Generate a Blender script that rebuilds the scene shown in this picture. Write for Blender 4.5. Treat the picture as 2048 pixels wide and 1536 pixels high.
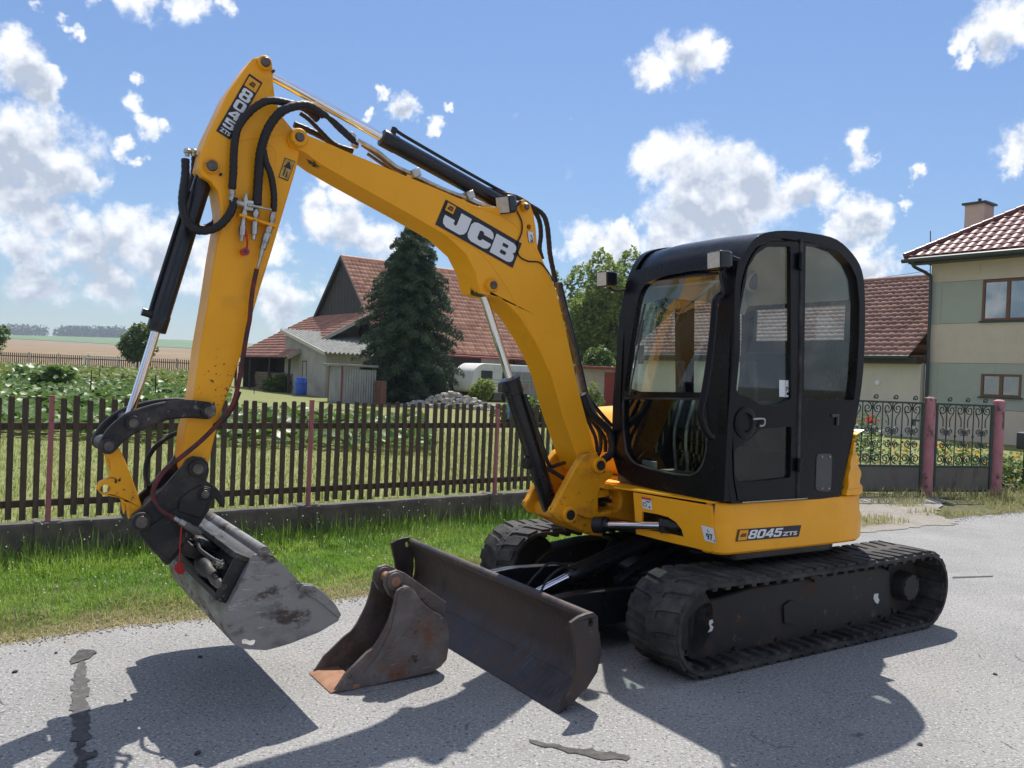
import bpy, math, random
import numpy as np
from mathutils import Vector, Matrix
from mathutils.geometry import tessellate_polygon
R = math.radians
random.seed(4)
rng = np.random.default_rng(11)
scene = bpy.context.scene
COL = scene.collection
for _o in list(bpy.data.objects):
    bpy.data.objects.remove(_o)

# ------------------------------------------------------------------ camera
cam_data = bpy.data.cameras.new('camera')
cam_data.sensor_fit = 'HORIZONTAL'
cam_data.sensor_width = 36.0
cam_data.lens = 36.0 * 1680 / 2048
cam_data.clip_start = 0.05
cam_data.clip_end = 6000
camera = bpy.data.objects.new('camera', cam_data)
COL.objects.link(camera)
_p, _r = R(-0.502), R(2.392)
_f = Vector((0, math.cos(_p), math.sin(_p)))
_u = Vector((0, -math.sin(_p), math.cos(_p)))
_x = Vector((1, 0, 0))
_X = _x * math.cos(_r) + _u * math.sin(_r)
_U = _u * math.cos(_r) - _x * math.sin(_r)
camera.matrix_world = Matrix.Translation((0, 0, 1.57)) @ Matrix((_X, _U, -_f)).transposed().to_4x4()
scene.camera = camera

# ------------------------------------------------------------------ light
SUN_DIR = Vector((0.07, 0.585, 1.0)).normalized()
SUN_EL = math.asin(SUN_DIR.z)
sun_data = bpy.data.lights.new('sun', 'SUN')
sun_data.energy = 3.4
sun_data.angle = R(0.55)
sun_data.color = (1.0, 0.95, 0.87)
sun = bpy.data.objects.new('sun', sun_data)
COL.objects.link(sun)
sun.rotation_euler = SUN_DIR.to_track_quat('Z', 'Y').to_euler()
scene.view_settings.view_transform = 'Standard'
scene.view_settings.look = 'None'
scene.view_settings.gamma = 1.0
scene.view_settings.use_curve_mapping = False
scene.view_settings.exposure = 0.86
scene.cycles.max_bounces = 6
scene.cycles.diffuse_bounces = 3
scene.cycles.glossy_bounces = 3
scene.cycles.transmission_bounces = 4
scene.cycles.transparent_max_bounces = 16
scene.cycles.use_denoising = True

world = bpy.data.worlds.new('World')
scene.world = world
world.cycles.sampling_method = 'MANUAL'
world.cycles.sample_map_resolution = 256
world.use_nodes = True


def build_world():
    nt = world.node_tree
    N = nt.nodes
    N.clear()
    Lk = nt.links.new

    def nd(t, **k):
        n = N.new(t)
        for a, b in k.items():
            setattr(n, a, b)
        return n

    def math_(op, a, b=None, c=None, clamp=False):
        n = nd('ShaderNodeMath', operation=op, use_clamp=clamp)
        for i, v in enumerate((a, b, c)):
            if v is None:
                continue
            if isinstance(v, (int, float)):
                n.inputs[i].default_value = v
            else:
                Lk(v, n.inputs[i])
        return n.outputs[0]

    out = nd('ShaderNodeOutputWorld')
    sky = nd('ShaderNodeTexSky', sky_type='NISHITA')
    sky.sun_disc = False
    sky.sun_elevation = SUN_EL
    sky.sun_rotation = math.atan2(SUN_DIR.x, SUN_DIR.y)
    sky.air_density = 1.0
    sky.dust_density = 0.2
    sky.ozone_density = 1.0
    geo = nd('ShaderNodeTexCoord')
    gen = geo.outputs['Generated']
    # warp of the direction so that cloud outlines billow
    n1 = nd('ShaderNodeTexNoise', noise_dimensions='3D')
    n1.inputs['Scale'].default_value = 11.0
    n1.inputs['Detail'].default_value = 5.0
    n1.inputs['Roughness'].default_value = 0.65
    Lk(gen, n1.inputs['Vector'])
    sub = nd('ShaderNodeVectorMath', operation='SUBTRACT')
    Lk(n1.outputs['Color'], sub.inputs[0])
    sub.inputs[1].default_value = (0.5, 0.5, 0.5)
    scl = nd('ShaderNodeVectorMath', operation='SCALE')
    Lk(sub.outputs[0], scl.inputs[0])
    scl.inputs['Scale'].default_value = 0.10
    add = nd('ShaderNodeVectorMath', operation='ADD')
    Lk(gen, add.inputs[0])
    Lk(scl.outputs[0], add.inputs[1])
    warped = add.outputs[0]
    n2 = nd('ShaderNodeTexNoise', noise_dimensions='3D')
    n2.inputs['Scale'].default_value = 26.0
    n2.inputs['Detail'].default_value = 8.0
    n2.inputs['Roughness'].default_value = 0.62
    Lk(gen, n2.inputs['Vector'])
    fb = n2.outputs['Fac']
    # the cumulus seen in the view, as groups of puffs (direction, angular radius, strength)
    puffs = []
    for dirs, rads in CLOUDS:
        for d_, r_ in zip(dirs, rads):
            puffs.append((d_, r_ / 1680.0))
    acc = None
    for d_, r_ in puffs:
        vd = nd('ShaderNodeVectorMath', operation='DISTANCE')
        Lk(warped, vd.inputs[0])
        vd.inputs[1].default_value = d_
        v = math_('MULTIPLY_ADD', vd.outputs['Value'], -1.0 / (1.35 * r_), 1.0)
        acc = v if acc is None else math_('MAXIMUM', acc, v)
    acc = math_('MAXIMUM', acc, 0.0)
    # cumulus goes on over the unseen sky, cover raised there to add fill light
    n3 = nd('ShaderNodeTexNoise', noise_dimensions='3D')
    n3.inputs['Scale'].default_value = 3.2
    n3.inputs['Detail'].default_value = 3.0
    n3.inputs['Roughness'].default_value = 0.6
    Lk(warped, n3.inputs['Vector'])
    gen_cl = nd('ShaderNodeMapRange')
    Lk(n3.outputs['Fac'], gen_cl.inputs['Value'])
    gen_cl.inputs['From Min'].default_value = 0.44
    gen_cl.inputs['From Max'].default_value = 0.62
    vw = nd('ShaderNodeVectorMath', operation='DOT_PRODUCT')
    Lk(gen, vw.inputs[0])
    vw.inputs[1].default_value = (0, 0.97, 0.22)
    away = nd('ShaderNodeMapRange')
    Lk(vw.outputs['Value'], away.inputs['Value'])
    away.inputs['From Min'].default_value = 0.80
    away.inputs['From Max'].default_value = 0.62
    acc = math_('MAXIMUM', acc, math_('MULTIPLY', gen_cl.outputs[0], away.outputs[0]))
    dens = math_('ADD', acc, math_('MULTIPLY', math_('SUBTRACT', fb, 0.5), 1.15))
    alpha = nd('ShaderNodeMapRange', interpolation_type='SMOOTHSTEP')
    Lk(dens, alpha.inputs['Value'])
    alpha.inputs['From Min'].default_value = 0.16
    alpha.inputs['From Max'].default_value = 0.64
    alpha.inputs['To Max'].default_value = 0.95
    # thick lower parts let less light through: grey bodies, bright rims (the sun stands behind them)
    tk = None
    for dirs, rads in CLOUD_BODIES:
        for d_, r_ in zip(dirs, rads):
            vd = nd('ShaderNodeVectorMath', operation='DISTANCE')
            Lk(warped, vd.inputs[0])
            vd.inputs[1].default_value = d_
            v = math_('MULTIPLY_ADD', vd.outputs['Value'], -1680.0 / r_, 1.0)
            tk = v if tk is None else math_('MAXIMUM', tk, v)
    tk = math_('MAXIMUM', tk, math_('MULTIPLY', away.outputs[0], math_('SUBTRACT', acc, 0.35)))
    thick = nd('ShaderNodeMapRange', interpolation_type='SMOOTHSTEP')
    Lk(math_('ADD', tk, math_('MULTIPLY', math_('SUBTRACT', fb, 0.5), 0.9)), thick.inputs['Value'])
    thick.inputs['From Min'].default_value = 0.0
    thick.inputs['From Max'].default_value = 0.75
    off = nd('ShaderNodeVectorMath', operation='ADD')
    Lk(gen, off.inputs[0])
    off.inputs[1].default_value = (0.002, 0.0, 0.013)
    n4 = nd('ShaderNodeTexNoise', noise_dimensions='3D')
    n4.inputs['Scale'].default_value = 26.0
    n4.inputs['Detail'].default_value = 3.0
    n4.inputs['Roughness'].default_value = 0.55
    Lk(off.outputs[0], n4.inputs['Vector'])
    relief = math_('MULTIPLY', math_('SUBTRACT', fb, n4.outputs['Fac']), 3.4)
    shade = math_('SUBTRACT', math_('ADD', 1.0, relief), math_('MULTIPLY', thick.outputs[0], 0.88), clamp=True)
    ramp = nd('ShaderNodeMix', data_type='RGBA')
    Lk(shade, ramp.inputs['Factor'])
    ramp.inputs[6].default_value = (2.9, 3.25, 3.9, 1)
    ramp.inputs[7].default_value = (5.9, 6.0, 6.2, 1)
    mix = nd('ShaderNodeMix', data_type='RGBA')
    Lk(alpha.outputs[0], mix.inputs['Factor'])
    # the phone's rendering of the clear sky: bright haze compressed, blue kept
    bw = nd('ShaderNodeRGBToBW')
    Lk(sky.outputs[0], bw.inputs[0])
    gain = math_('POWER', math_('DIVIDE', bw.outputs[0], 3.7), -0.33)
    tint = nd('ShaderNodeVectorMath', operation='MULTIPLY')
    Lk(sky.outputs[0], tint.inputs[0])
    tint.inputs[1].default_value = (0.50, 0.575, 0.685)
    comp = nd('ShaderNodeVectorMath', operation='SCALE')
    Lk(tint.outputs[0], comp.inputs[0])
    Lk(gain, comp.inputs['Scale'])
    Lk(comp.outputs[0], mix.inputs[6])
    Lk(ramp.outputs[2], mix.inputs[7])
    bg = nd('ShaderNodeBackground')
    bg.inputs['Strength'].default_value = 0.10
    Lk(mix.outputs[2], bg.inputs['Color'])
    Lk(bg.outputs[0], out.inputs['Surface'])


CLOUDS = [
    ([(0.132,0.93,0.344),(0.157,0.92,0.358),(0.189,0.914,0.36),(0.212,0.91,0.356),(0.139,0.933,0.332)], (42, 52, 56, 34, 28)),
    ([(0.157,0.955,0.252),(0.202,0.949,0.242),(0.233,0.941,0.246),(0.205,0.956,0.209),(0.257,0.941,0.22),(0.307,0.925,0.226),(0.336,0.915,0.223),(0.18,0.968,0.176),(0.239,0.954,0.182),(0.279,0.937,0.209)], (55, 75, 52, 95, 75, 50, 36, 75, 85, 60)),
    ([(0.452,0.822,0.347),(0.464,0.808,0.364),(0.435,0.835,0.337),(0.464,0.822,0.331),(0.445,0.835,0.323)], (48, 60, 24, 34, 20)),
    ([(0.492,0.833,0.252),(0.487,0.84,0.238)], (40, 25)),
    ([(0.369,0.893,0.256),(0.383,0.89,0.246)], (34, 20)),
    ([(0.366,0.91,0.193),(0.349,0.916,0.196),(0.378,0.907,0.185),(0.421,0.878,0.227),(0.403,0.893,0.199),(0.371,0.914,0.164),(0.385,0.912,0.137)], (46, 26, 26, 17, 15, 34, 42)),
    ([(-0.494,0.846,0.202),(-0.467,0.863,0.193),(-0.507,0.834,0.218),(-0.445,0.876,0.184),(-0.488,0.857,0.165),(-0.515,0.841,0.165)], (82, 70, 46, 36, 56, 60)),
    ([(-0.494,0.826,0.27),(-0.481,0.838,0.258),(-0.498,0.818,0.289),(-0.471,0.842,0.264)], (44, 34, 36, 22)),
    ([(-0.396,0.87,0.295),(-0.402,0.877,0.264),(-0.392,0.887,0.243),(-0.376,0.893,0.245),(-0.414,0.884,0.218),(-0.405,0.888,0.217)], (17, 27, 27, 19, 22, 18)),
    ([(-0.393,0.844,0.364),(-0.349,0.859,0.374),(-0.313,0.87,0.381),(-0.418,0.835,0.358),(-0.454,0.83,0.323),(-0.45,0.836,0.313),(-0.476,0.814,0.333)], (42, 40, 26, 24, 19, 14, 18)),
    ([(-0.502,0.857,0.113),(-0.458,0.88,0.124),(-0.415,0.9,0.132),(-0.379,0.917,0.122),(-0.336,0.935,0.116),(-0.499,0.863,0.078),(-0.442,0.893,0.084),(-0.227,0.959,0.172),(-0.194,0.967,0.164),(-0.154,0.976,0.152),(-0.263,0.962,0.077),(-0.237,0.967,0.093),(-0.28,0.951,0.132)], (60, 56, 60, 62, 60, 56, 56, 52, 56, 46, 56, 38, 44)),
    ([(0.072,0.984,0.163),(0.105,0.982,0.155),(0.136,0.978,0.159),(0.044,0.988,0.145),(0.118,0.978,0.17)], (44, 46, 38, 34, 26)),
    ([(-0.156,0.939,0.307),(-0.138,0.947,0.289),(-0.169,0.945,0.281),(-0.099,0.956,0.277),(-0.089,0.949,0.304),(-0.226,0.951,0.213),(-0.199,0.961,0.194)], (16, 30, 15, 18, 13, 36, 44)),
]
CLOUD_BODIES = [
    ([(0.216,0.955,0.201),(0.269,0.941,0.206),(0.181,0.97,0.165),(0.235,0.958,0.166),(0.313,0.925,0.216)], (120, 70, 70, 90, 50)),
    ([(0.173,0.925,0.339),(-0.495,0.85,0.178),(-0.462,0.869,0.176),(-0.508,0.837,0.204),(-0.487,0.835,0.257),(-0.442,0.892,0.095),(-0.499,0.863,0.078),(-0.384,0.918,0.098)], (55, 120, 70, 50, 46, 110, 90, 80)),
    ([(0.462,0.823,0.331),(0.091,0.986,0.138),(0.131,0.981,0.142),(-0.138,0.949,0.284),(-0.194,0.97,0.15),(-0.258,0.964,0.063),(0.383,0.913,0.14),(0.367,0.912,0.183)], (44, 55, 50, 24, 70, 60, 42, 36)),
]
build_world()

# ------------------------------------------------------------------ materials
MATS = {}


def mat(name, col, rough=0.6, metal=0.0, var=0.0, scale=6.0, col2=None, bump=0.0, bscale=40.0, spec=0.5,
        detail=6.0, lo=0.35, hi=0.65, coat=0.0, stretch=None, rvar=0.0):
    """procedural surface: base colour, a second colour mixed in by noise, fine relief"""
    m = bpy.data.materials.new(name)
    m.use_nodes = True
    nt = m.node_tree
    b = nt.nodes['Principled BSDF']
    b.inputs['Roughness'].default_value = rough
    b.inputs['Metallic'].default_value = metal
    b.inputs['Specular IOR Level'].default_value = spec
    b.inputs['Coat Weight'].default_value = coat
    b.inputs['Coat Roughness'].default_value = 0.15
    b.inputs['Base Color'].default_value = (*col, 1)
    tc = nt.nodes.new('ShaderNodeTexCoord')
    vec = tc.outputs['Object']
    if stretch:
        mp = nt.nodes.new('ShaderNodeMapping')
        mp.inputs['Scale'].default_value = stretch
        nt.links.new(vec, mp.inputs['Vector'])
        vec = mp.outputs[0]
    if col2 is None and var:
        col2 = tuple(c * (1 - var) for c in col)
    if col2 is not None:
        n = nt.nodes.new('ShaderNodeTexNoise')
        n.inputs['Scale'].default_value = scale
        n.inputs['Detail'].default_value = detail
        n.inputs['Roughness'].default_value = 0.65
        nt.links.new(vec, n.inputs['Vector'])
        mr = nt.nodes.new('ShaderNodeMapRange')
        mr.inputs['From Min'].default_value = lo
        mr.inputs['From Max'].default_value = hi
        nt.links.new(n.outputs['Fac'], mr.inputs['Value'])
        mx = nt.nodes.new('ShaderNodeMix')
        mx.data_type = 'RGBA'
        mx.inputs[6].default_value = (*col, 1)
        mx.inputs[7].default_value = (*col2, 1)
        nt.links.new(mr.outputs[0], mx.inputs['Factor'])
        nt.links.new(mx.outputs[2], b.inputs['Base Color'])
        if rvar:
            mr2 = nt.nodes.new('ShaderNodeMapRange')
            mr2.inputs['To Min'].default_value = max(0.02, rough - rvar)
            mr2.inputs['To Max'].default_value = min(1, rough + rvar)
            nt.links.new(mr.outputs[0], mr2.inputs['Value'])
            nt.links.new(mr2.outputs[0], b.inputs['Roughness'])
    if bump:
        nb = nt.nodes.new('ShaderNodeTexNoise')
        nb.inputs['Scale'].default_value = bscale
        nb.inputs['Detail'].default_value = 5.0
        nt.links.new(vec, nb.inputs['Vector'])
        bp = nt.nodes.new('ShaderNodeBump')
        bp.inputs['Strength'].default_value = min(1.0, bump)
        bp.inputs['Distance'].default_value = 0.01
        nt.links.new(nb.outputs['Fac'], bp.inputs['Height'])
        nt.links.new(bp.outputs[0], b.inputs['Normal'])
    MATS[name] = m
    return m


def add_layer(m, col, scale, lo, hi, detail=8.0, rough=None, metal=None, stretch=None, region=None, contrast_scale=None):
    """lay a second worn / chipped / dirty layer over a material where noise passes a threshold"""
    nt = m.node_tree
    b = nt.nodes['Principled BSDF']
    tc = nt.nodes.new('ShaderNodeTexCoord')
    vec = tc.outputs['Object']
    if stretch:
        mp = nt.nodes.new('ShaderNodeMapping')
        mp.inputs['Scale'].default_value = stretch
        nt.links.new(vec, mp.inputs['Vector'])
        vec = mp.outputs[0]
    n = nt.nodes.new('ShaderNodeTexNoise')
    n.inputs['Scale'].default_value = scale
    n.inputs['Detail'].default_value = detail
    n.inputs['Roughness'].default_value = 0.7
    nt.links.new(vec, n.inputs['Vector'])
    fac = n.outputs['Fac']
    if region:      # the worn area: within radius of a point (soft)
        p, r0 = region
        vd = nt.nodes.new('ShaderNodeVectorMath')
        vd.operation = 'DISTANCE'
        nt.links.new(tc.outputs['Object'], vd.inputs[0])
        vd.inputs[1].default_value = p
        mrr = nt.nodes.new('ShaderNodeMapRange')
        nt.links.new(vd.outputs['Value'], mrr.inputs['Value'])
        mrr.inputs['From Min'].default_value = 0
        mrr.inputs['From Max'].default_value = r0
        mrr.inputs['To Min'].default_value = 0.22
        mrr.inputs['To Max'].default_value = -0.30
        ad = nt.nodes.new('ShaderNodeMath')
        nt.links.new(fac, ad.inputs[0])
        nt.links.new(mrr.outputs[0], ad.inputs[1])
        fac = ad.outputs[0]
    mr = nt.nodes.new('ShaderNodeMapRange')
    mr.inputs['From Min'].default_value = lo
    mr.inputs['From Max'].default_value = hi
    nt.links.new(fac, mr.inputs['Value'])
    mx = nt.nodes.new('ShaderNodeMix')
    mx.data_type = 'RGBA'
    bc = b.inputs['Base Color']
    if bc.is_linked:
        src = bc.links[0].from_socket
        nt.links.new(src, mx.inputs[6])
    else:
        mx.inputs[6].default_value = bc.default_value
    mx.inputs[7].default_value = (*col, 1)
    nt.links.new(mr.outputs[0], mx.inputs['Factor'])
    nt.links.new(mx.outputs[2], bc)
    for key, val in (('Roughness', rough), ('Metallic', metal)):
        if val is None:
            continue
        s = b.inputs[key]
        f = nt.nodes.new('ShaderNodeMix')
        if s.is_linked:
            nt.links.new(s.links[0].from_socket, f.inputs[2])
        else:
            f.inputs[2].default_value = s.default_value
        f.inputs[3].default_value = val
        nt.links.new(mr.outputs[0], f.inputs['Factor'])
        nt.links.new(f.outputs[0], s)
    return m


def leaf_mat(name, col, col2, trans=0.3, rough=0.55, spec=0.25):
    """foliage: colour varies leaf by leaf (attribute rnd), some light comes through"""
    m = bpy.data.materials.new(name)
    m.use_nodes = True
    nt = m.node_tree
    b = nt.nodes['Principled BSDF']
    b.inputs['Roughness'].default_value = rough
    b.inputs['Specular IOR Level'].default_value = spec
    at = nt.nodes.new('ShaderNodeAttribute')
    at.attribute_name = 'rnd'
    mx = nt.nodes.new('ShaderNodeMix')
    mx.data_type = 'RGBA'
    mx.inputs[6].default_value = (*col, 1)
    mx.inputs[7].default_value = (*col2, 1)
    nt.links.new(at.outputs['Fac'], mx.inputs['Factor'])
    nt.links.new(mx.outputs[2], b.inputs['Base Color'])
    tr = nt.nodes.new('ShaderNodeBsdfTranslucent')
    nt.links.new(mx.outputs[2], tr.inputs['Color'])
    ms = nt.nodes.new('ShaderNodeMixShader')
    ms.inputs[0].default_value = trans
    nt.links.new(b.outputs[0], ms.inputs[1])
    nt.links.new(tr.outputs[0], ms.inputs[2])
    nt.links.new(ms.outputs[0], nt.nodes['Material Output'].inputs['Surface'])
    MATS[name] = m
    return m


def glass_mat(name, tint=(0.80, 0.90, 0.87), refl=1.0, dirt=0.06):
    m = bpy.data.materials.new(name)
    m.use_nodes = True
    nt = m.node_tree
    nt.nodes.remove(nt.nodes['Principled BSDF'])
    t = nt.nodes.new('ShaderNodeBsdfTransparent')
    t.inputs[0].default_value = (*tint, 1)
    g = nt.nodes.new('ShaderNodeBsdfGlossy')
    g.inputs['Roughness'].default_value = 0.01
    g.inputs['Color'].default_value = (0.95, 1, 1, 1)
    d = nt.nodes.new('ShaderNodeBsdfDiffuse')
    d.inputs[0].default_value = (0.45, 0.47, 0.45, 1)
    ge = nt.nodes.new('ShaderNodeNewGeometry')
    dt = nt.nodes.new('ShaderNodeVectorMath')
    dt.operation = 'DOT_PRODUCT'
    nt.links.new(ge.outputs['Normal'], dt.inputs[0])
    nt.links.new(ge.outputs['Incoming'], dt.inputs[1])
    last = dt.outputs['Value']
    for op, v in (('ABSOLUTE', 0), ('SUBTRACT', 1.0), ('POWER', 5.0), ('MULTIPLY', 0.9 * refl), ('ADD', 0.07 * refl)):
        mu = nt.nodes.new('ShaderNodeMath')
        mu.operation = op
        mu.use_clamp = op == 'ADD'
        if op == 'SUBTRACT':
            mu.inputs[0].default_value = v
            nt.links.new(last, mu.inputs[1])
        else:
            nt.links.new(last, mu.inputs[0])
            mu.inputs[1].default_value = v
        last = mu.outputs[0]
    n = nt.nodes.new('ShaderNodeTexNoise')
    n.inputs['Scale'].default_value = 3.0
    n.inputs['Detail'].default_value = 8
    tc = nt.nodes.new('ShaderNodeTexCoord')
    nt.links.new(tc.outputs['Object'], n.inputs['Vector'])
    mr = nt.nodes.new('ShaderNodeMapRange')
    mr.inputs['From Min'].default_value = 0.35
    mr.inputs['From Max'].default_value = 0.75
    mr.inputs['To Max'].default_value = dirt * 2
    nt.links.new(n.outputs['Fac'], mr.inputs['Value'])
    m1 = nt.nodes.new('ShaderNodeMixShader')
    nt.links.new(mr.outputs[0], m1.inputs[0])
    nt.links.new(t.outputs[0], m1.inputs[1])
    nt.links.new(d.outputs[0], m1.inputs[2])
    m2 = nt.nodes.new('ShaderNodeMixShader')
    nt.links.new(mu.outputs[0], m2.inputs[0])
    nt.links.new(m1.outputs[0], m2.inputs[1])
    nt.links.new(g.outputs[0], m2.inputs[2])
    nt.links.new(m2.outputs[0], nt.nodes['Material Output'].inputs['Surface'])
    MATS[name] = m
    return m


# ------------------------------------------------------------------ mesh building
def catmull(pts, n=6):
    P = [Vector(p) for p in pts]
    if len(P) < 3:
        return P
    Q = [P[0] * 2 - P[1]] + P + [P[-1] * 2 - P[-2]]
    out = []
    for i in range(1, len(Q) - 2):
        a, b, c, d = Q[i - 1:i + 3]
        for k in range(n):
            t = k / n
            out.append(0.5 * ((2 * b) + (c - a) * t + (2 * a - 5 * b + 4 * c - d) * t * t + (3 * b - a - 3 * c + d) * t ** 3))
    out.append(P[-1])
    return out


def round_poly(pts, r, n=4):
    """polygon with its corners rounded"""
    out = []
    m = len(pts)
    for i in range(m):
        p0, p1, p2 = Vector(pts[i - 1]), Vector(pts[i]), Vector(pts[(i + 1) % m])
        a, b = p0 - p1, p2 - p1
        la, lb = a.length, b.length
        if la < 1e-6 or lb < 1e-6:
            continue
        k = min(r, la * 0.45, lb * 0.45)
        s, e = p1 + a / la * k, p1 + b / lb * k
        for j in range(n + 1):
            t = j / n
            out.append(tuple((1 - t) ** 2 * s + 2 * t * (1 - t) * p1 + t * t * e))
    return out


def circle2(c, r, n=20, a0=0.0):
    return [(c[0] + r * math.cos(a0 + 2 * math.pi * i / n), c[1] + r * math.sin(a0 + 2 * math.pi * i / n)) for i in range(n)]


def hull2(circs, n=18):
    """outline of a chain of discs [(x, z, r), ...] joined by tangents (convex hull)"""
    P = []
    for x, z, r in circs:
        P += circle2((x, z), r, n)
    P = sorted(set((round(a, 5), round(b, 5)) for a, b in P))

    def half(ps):
        h = []
        for p in ps:
            while len(h) > 1 and (h[-1][0] - h[-2][0]) * (p[1] - h[-2][1]) - (h[-1][1] - h[-2][1]) * (p[0] - h[-2][0]) <= 0:
                h.pop()
            h.append(p)
        return h
    a, b = half(P), half(P[::-1])
    return a[:-1] + b[:-1]


def band2(pts, ws, n=5):
    """outline of a curved bar following a centre line with half widths, rounded ends"""
    C = catmull([(p[0], p[1], w) for p, w in zip(pts, ws)], n)
    L, Rr = [], []
    for i, c in enumerate(C):
        d = (C[min(i + 1, len(C) - 1)] - C[max(i - 1, 0)])
        d = Vector((d.x, d.y)).normalized()
        nn = Vector((-d.y, d.x))
        L.append((c.x + nn.x * c.z, c.y + nn.y * c.z))
        Rr.append((c.x - nn.x * c.z, c.y - nn.y * c.z))

    def cap(c, a, w):
        return [(c.x + w * math.cos(a + math.pi / 2 - math.pi * k / 8), c.y + w * math.sin(a + math.pi / 2 - math.pi * k / 8)) for k in range(1, 8)]
    d1 = C[-1] - C[-2]
    d0 = C[0] - C[1]
    return L + cap(C[-1], math.atan2(d1.y, d1.x), C[-1].z) + Rr[::-1] + cap(C[0], math.atan2(d0.y, d0.x), C[0].z)


class MB:
    def __init__(self):
        self.v, self.f, self.m, self.mats = [], [], [], []
        self.cur = 0

    def use(self, material):
        if isinstance(material, str):
            material = MATS[material]
        if material not in self.mats:
            self.mats.append(material)
        self.cur = self.mats.index(material)
        return self

    def add(self, verts, faces):
        o = len(self.v)
        self.v += [tuple(p) for p in verts]
        self.f += [tuple(i + o for i in fc) for fc in faces]
        self.m += [self.cur] * len(faces)
        return self

    def prism(self, outline, a, b, holes=(), axis='y', frame=None):
        """plate: 2D outline (with holes) swept from a to b along an axis. axis y: (x,z); z: (x,y); x: (y,z)"""
        loops = [list(outline)] + [list(h) for h in holes]
        flat = [p for l in loops for p in l]
        tris = tessellate_polygon([[Vector((p[0], p[1], 0)) for p in l] for l in loops])
        n = len(flat)
        if frame:
            O, U, V, W = frame
            mk = lambda p, t: tuple(O + U * p[0] + V * p[1] + W * t)
        elif axis == 'y':
            mk = lambda p, t: (p[0], t, p[1])
        elif axis == 'z':
            mk = lambda p, t: (p[0], p[1], t)
        else:
            mk = lambda p, t: (t, p[0], p[1])
        V_ = [mk(p, a) for p in flat] + [mk(p, b) for p in flat]
        F = []
        if len(loops) == 1:
            F += [tuple(range(n)), tuple(range(2 * n - 1, n - 1, -1))]
        else:
            for t in tris:
                F += [tuple(t), (t[2] + n, t[1] + n, t[0] + n)]
        k = 0
        for l in loops:
            q = len(l)
            for i in range(q):
                j = (i + 1) % q
                F.append((k + i, k + i + n, k + j + n, k + j))
            k += q
        return self.add(V_, F)

    def box(self, c, s, rot=None):
        hx, hy, hz = s[0] / 2, s[1] / 2, s[2] / 2
        P = [Vector((x, y, z)) for x in (-hx, hx) for y in (-hy, hy) for z in (-hz, hz)]
        if rot is not None:
            P = [rot @ p for p in P]
        P = [p + Vector(c) for p in P]
        return self.add(P, [(0, 1, 3, 2), (4, 6, 7, 5), (0, 4, 5, 1), (2, 3, 7, 6), (0, 2, 6, 4), (1, 5, 7, 3)])

    def loft(self, rings, closed=True, caps=True, cyclic=False):
        n = len(rings[0])
        V = [p for r in rings for p in r]
        F = []
        m = len(rings)
        for i in range(m if cyclic else m - 1):
            i2 = (i + 1) % m
            for j in range(n if closed else n - 1):
                k = (j + 1) % n
                F.append((i * n + j, i * n + k, i2 * n + k, i2 * n + j))
        if caps and closed and not cyclic:
            F += [tuple(range(n))[::-1], tuple(range((m - 1) * n, m * n))]
        return self.add(V, F)

    def cyl(self, p0, p1, r0, r1=None, n=16, caps=True):
        return self.rev(p0, p1, [(0, r0), (1, r0 if r1 is None else r1)], n, caps)

    def rev(self, p0, p1, prof, n=16, caps=True):
        """turned shape along p0->p1; prof = [(t 0..1, radius), ...]"""
        p0, p1 = Vector(p0), Vector(p1)
        d = (p1 - p0)
        a = d.normalized().orthogonal().normalized()
        b = d.normalized().cross(a)
        rings = []
        for t, r in prof:
            c = p0 + d * t
            rings.append([c + (a * math.cos(2 * math.pi * i / n) + b * math.sin(2 * math.pi * i / n)) * r for i in range(n)])
        return self.loft(rings, True, caps)

    def tube(self, pts, r, n=8, smooth=6, wob=0.0):
        C = catmull(pts, smooth) if smooth else [Vector(p) for p in pts]
        t0 = (C[1] - C[0]).normalized()
        a = t0.orthogonal().normalized()
        rings = []
        for i, c in enumerate(C):
            t = (C[min(i + 1, len(C) - 1)] - C[max(i - 1, 0)]).normalized()
            a = (a - t * a.dot(t)).normalized()
            b = t.cross(a)
            rr = (r[0] + (r[1] - r[0]) * i / (len(C) - 1)) if isinstance(r, tuple) else r
            if wob:
                rr *= 1 + wob * math.sin(i * 2.4) + wob * random.uniform(-.5, .5)
            rings.append([c + (a * math.cos(2 * math.pi * k / n) + b * math.sin(2 * math.pi * k / n)) * rr for k in range(n)])
        return self.loft(rings)

    def build(self, name, material=None, parent=None, bevel=0.0, seg=2, smooth=35, loc=None):
        me = bpy.data.meshes.new(name)
        me.from_pydata(self.v, [], self.f)
        ms = self.mats if self.mats else [MATS[material] if isinstance(material, str) else material]
        for mm in ms:
            me.materials.append(mm)
        if self.mats and len(self.mats) > 1:
            me.polygons.foreach_set('material_index', self.m)
        fix_normals(me)
        if smooth:
            me.polygons.foreach_set('use_smooth', [True] * len(me.polygons))
            me.set_sharp_from_angle(angle=R(smooth))
        me.update()
        o = bpy.data.objects.new(name, me)
        COL.objects.link(o)
        if parent is not None:
            o.parent = parent
        if loc is not None:
            o.location = loc
        if bevel:
            bv = o.modifiers.new('bevel', 'BEVEL')
            bv.width = bevel
            bv.segments = seg
            bv.limit_method = 'ANGLE'
            bv.angle_limit = R(38)
        return o


def fix_normals(me):
    import bmesh
    bm = bmesh.new()
    bm.from_mesh(me)
    bmesh.ops.recalc_face_normals(bm, faces=bm.faces)
    bm.to_mesh(me)
    bm.free()


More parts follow.
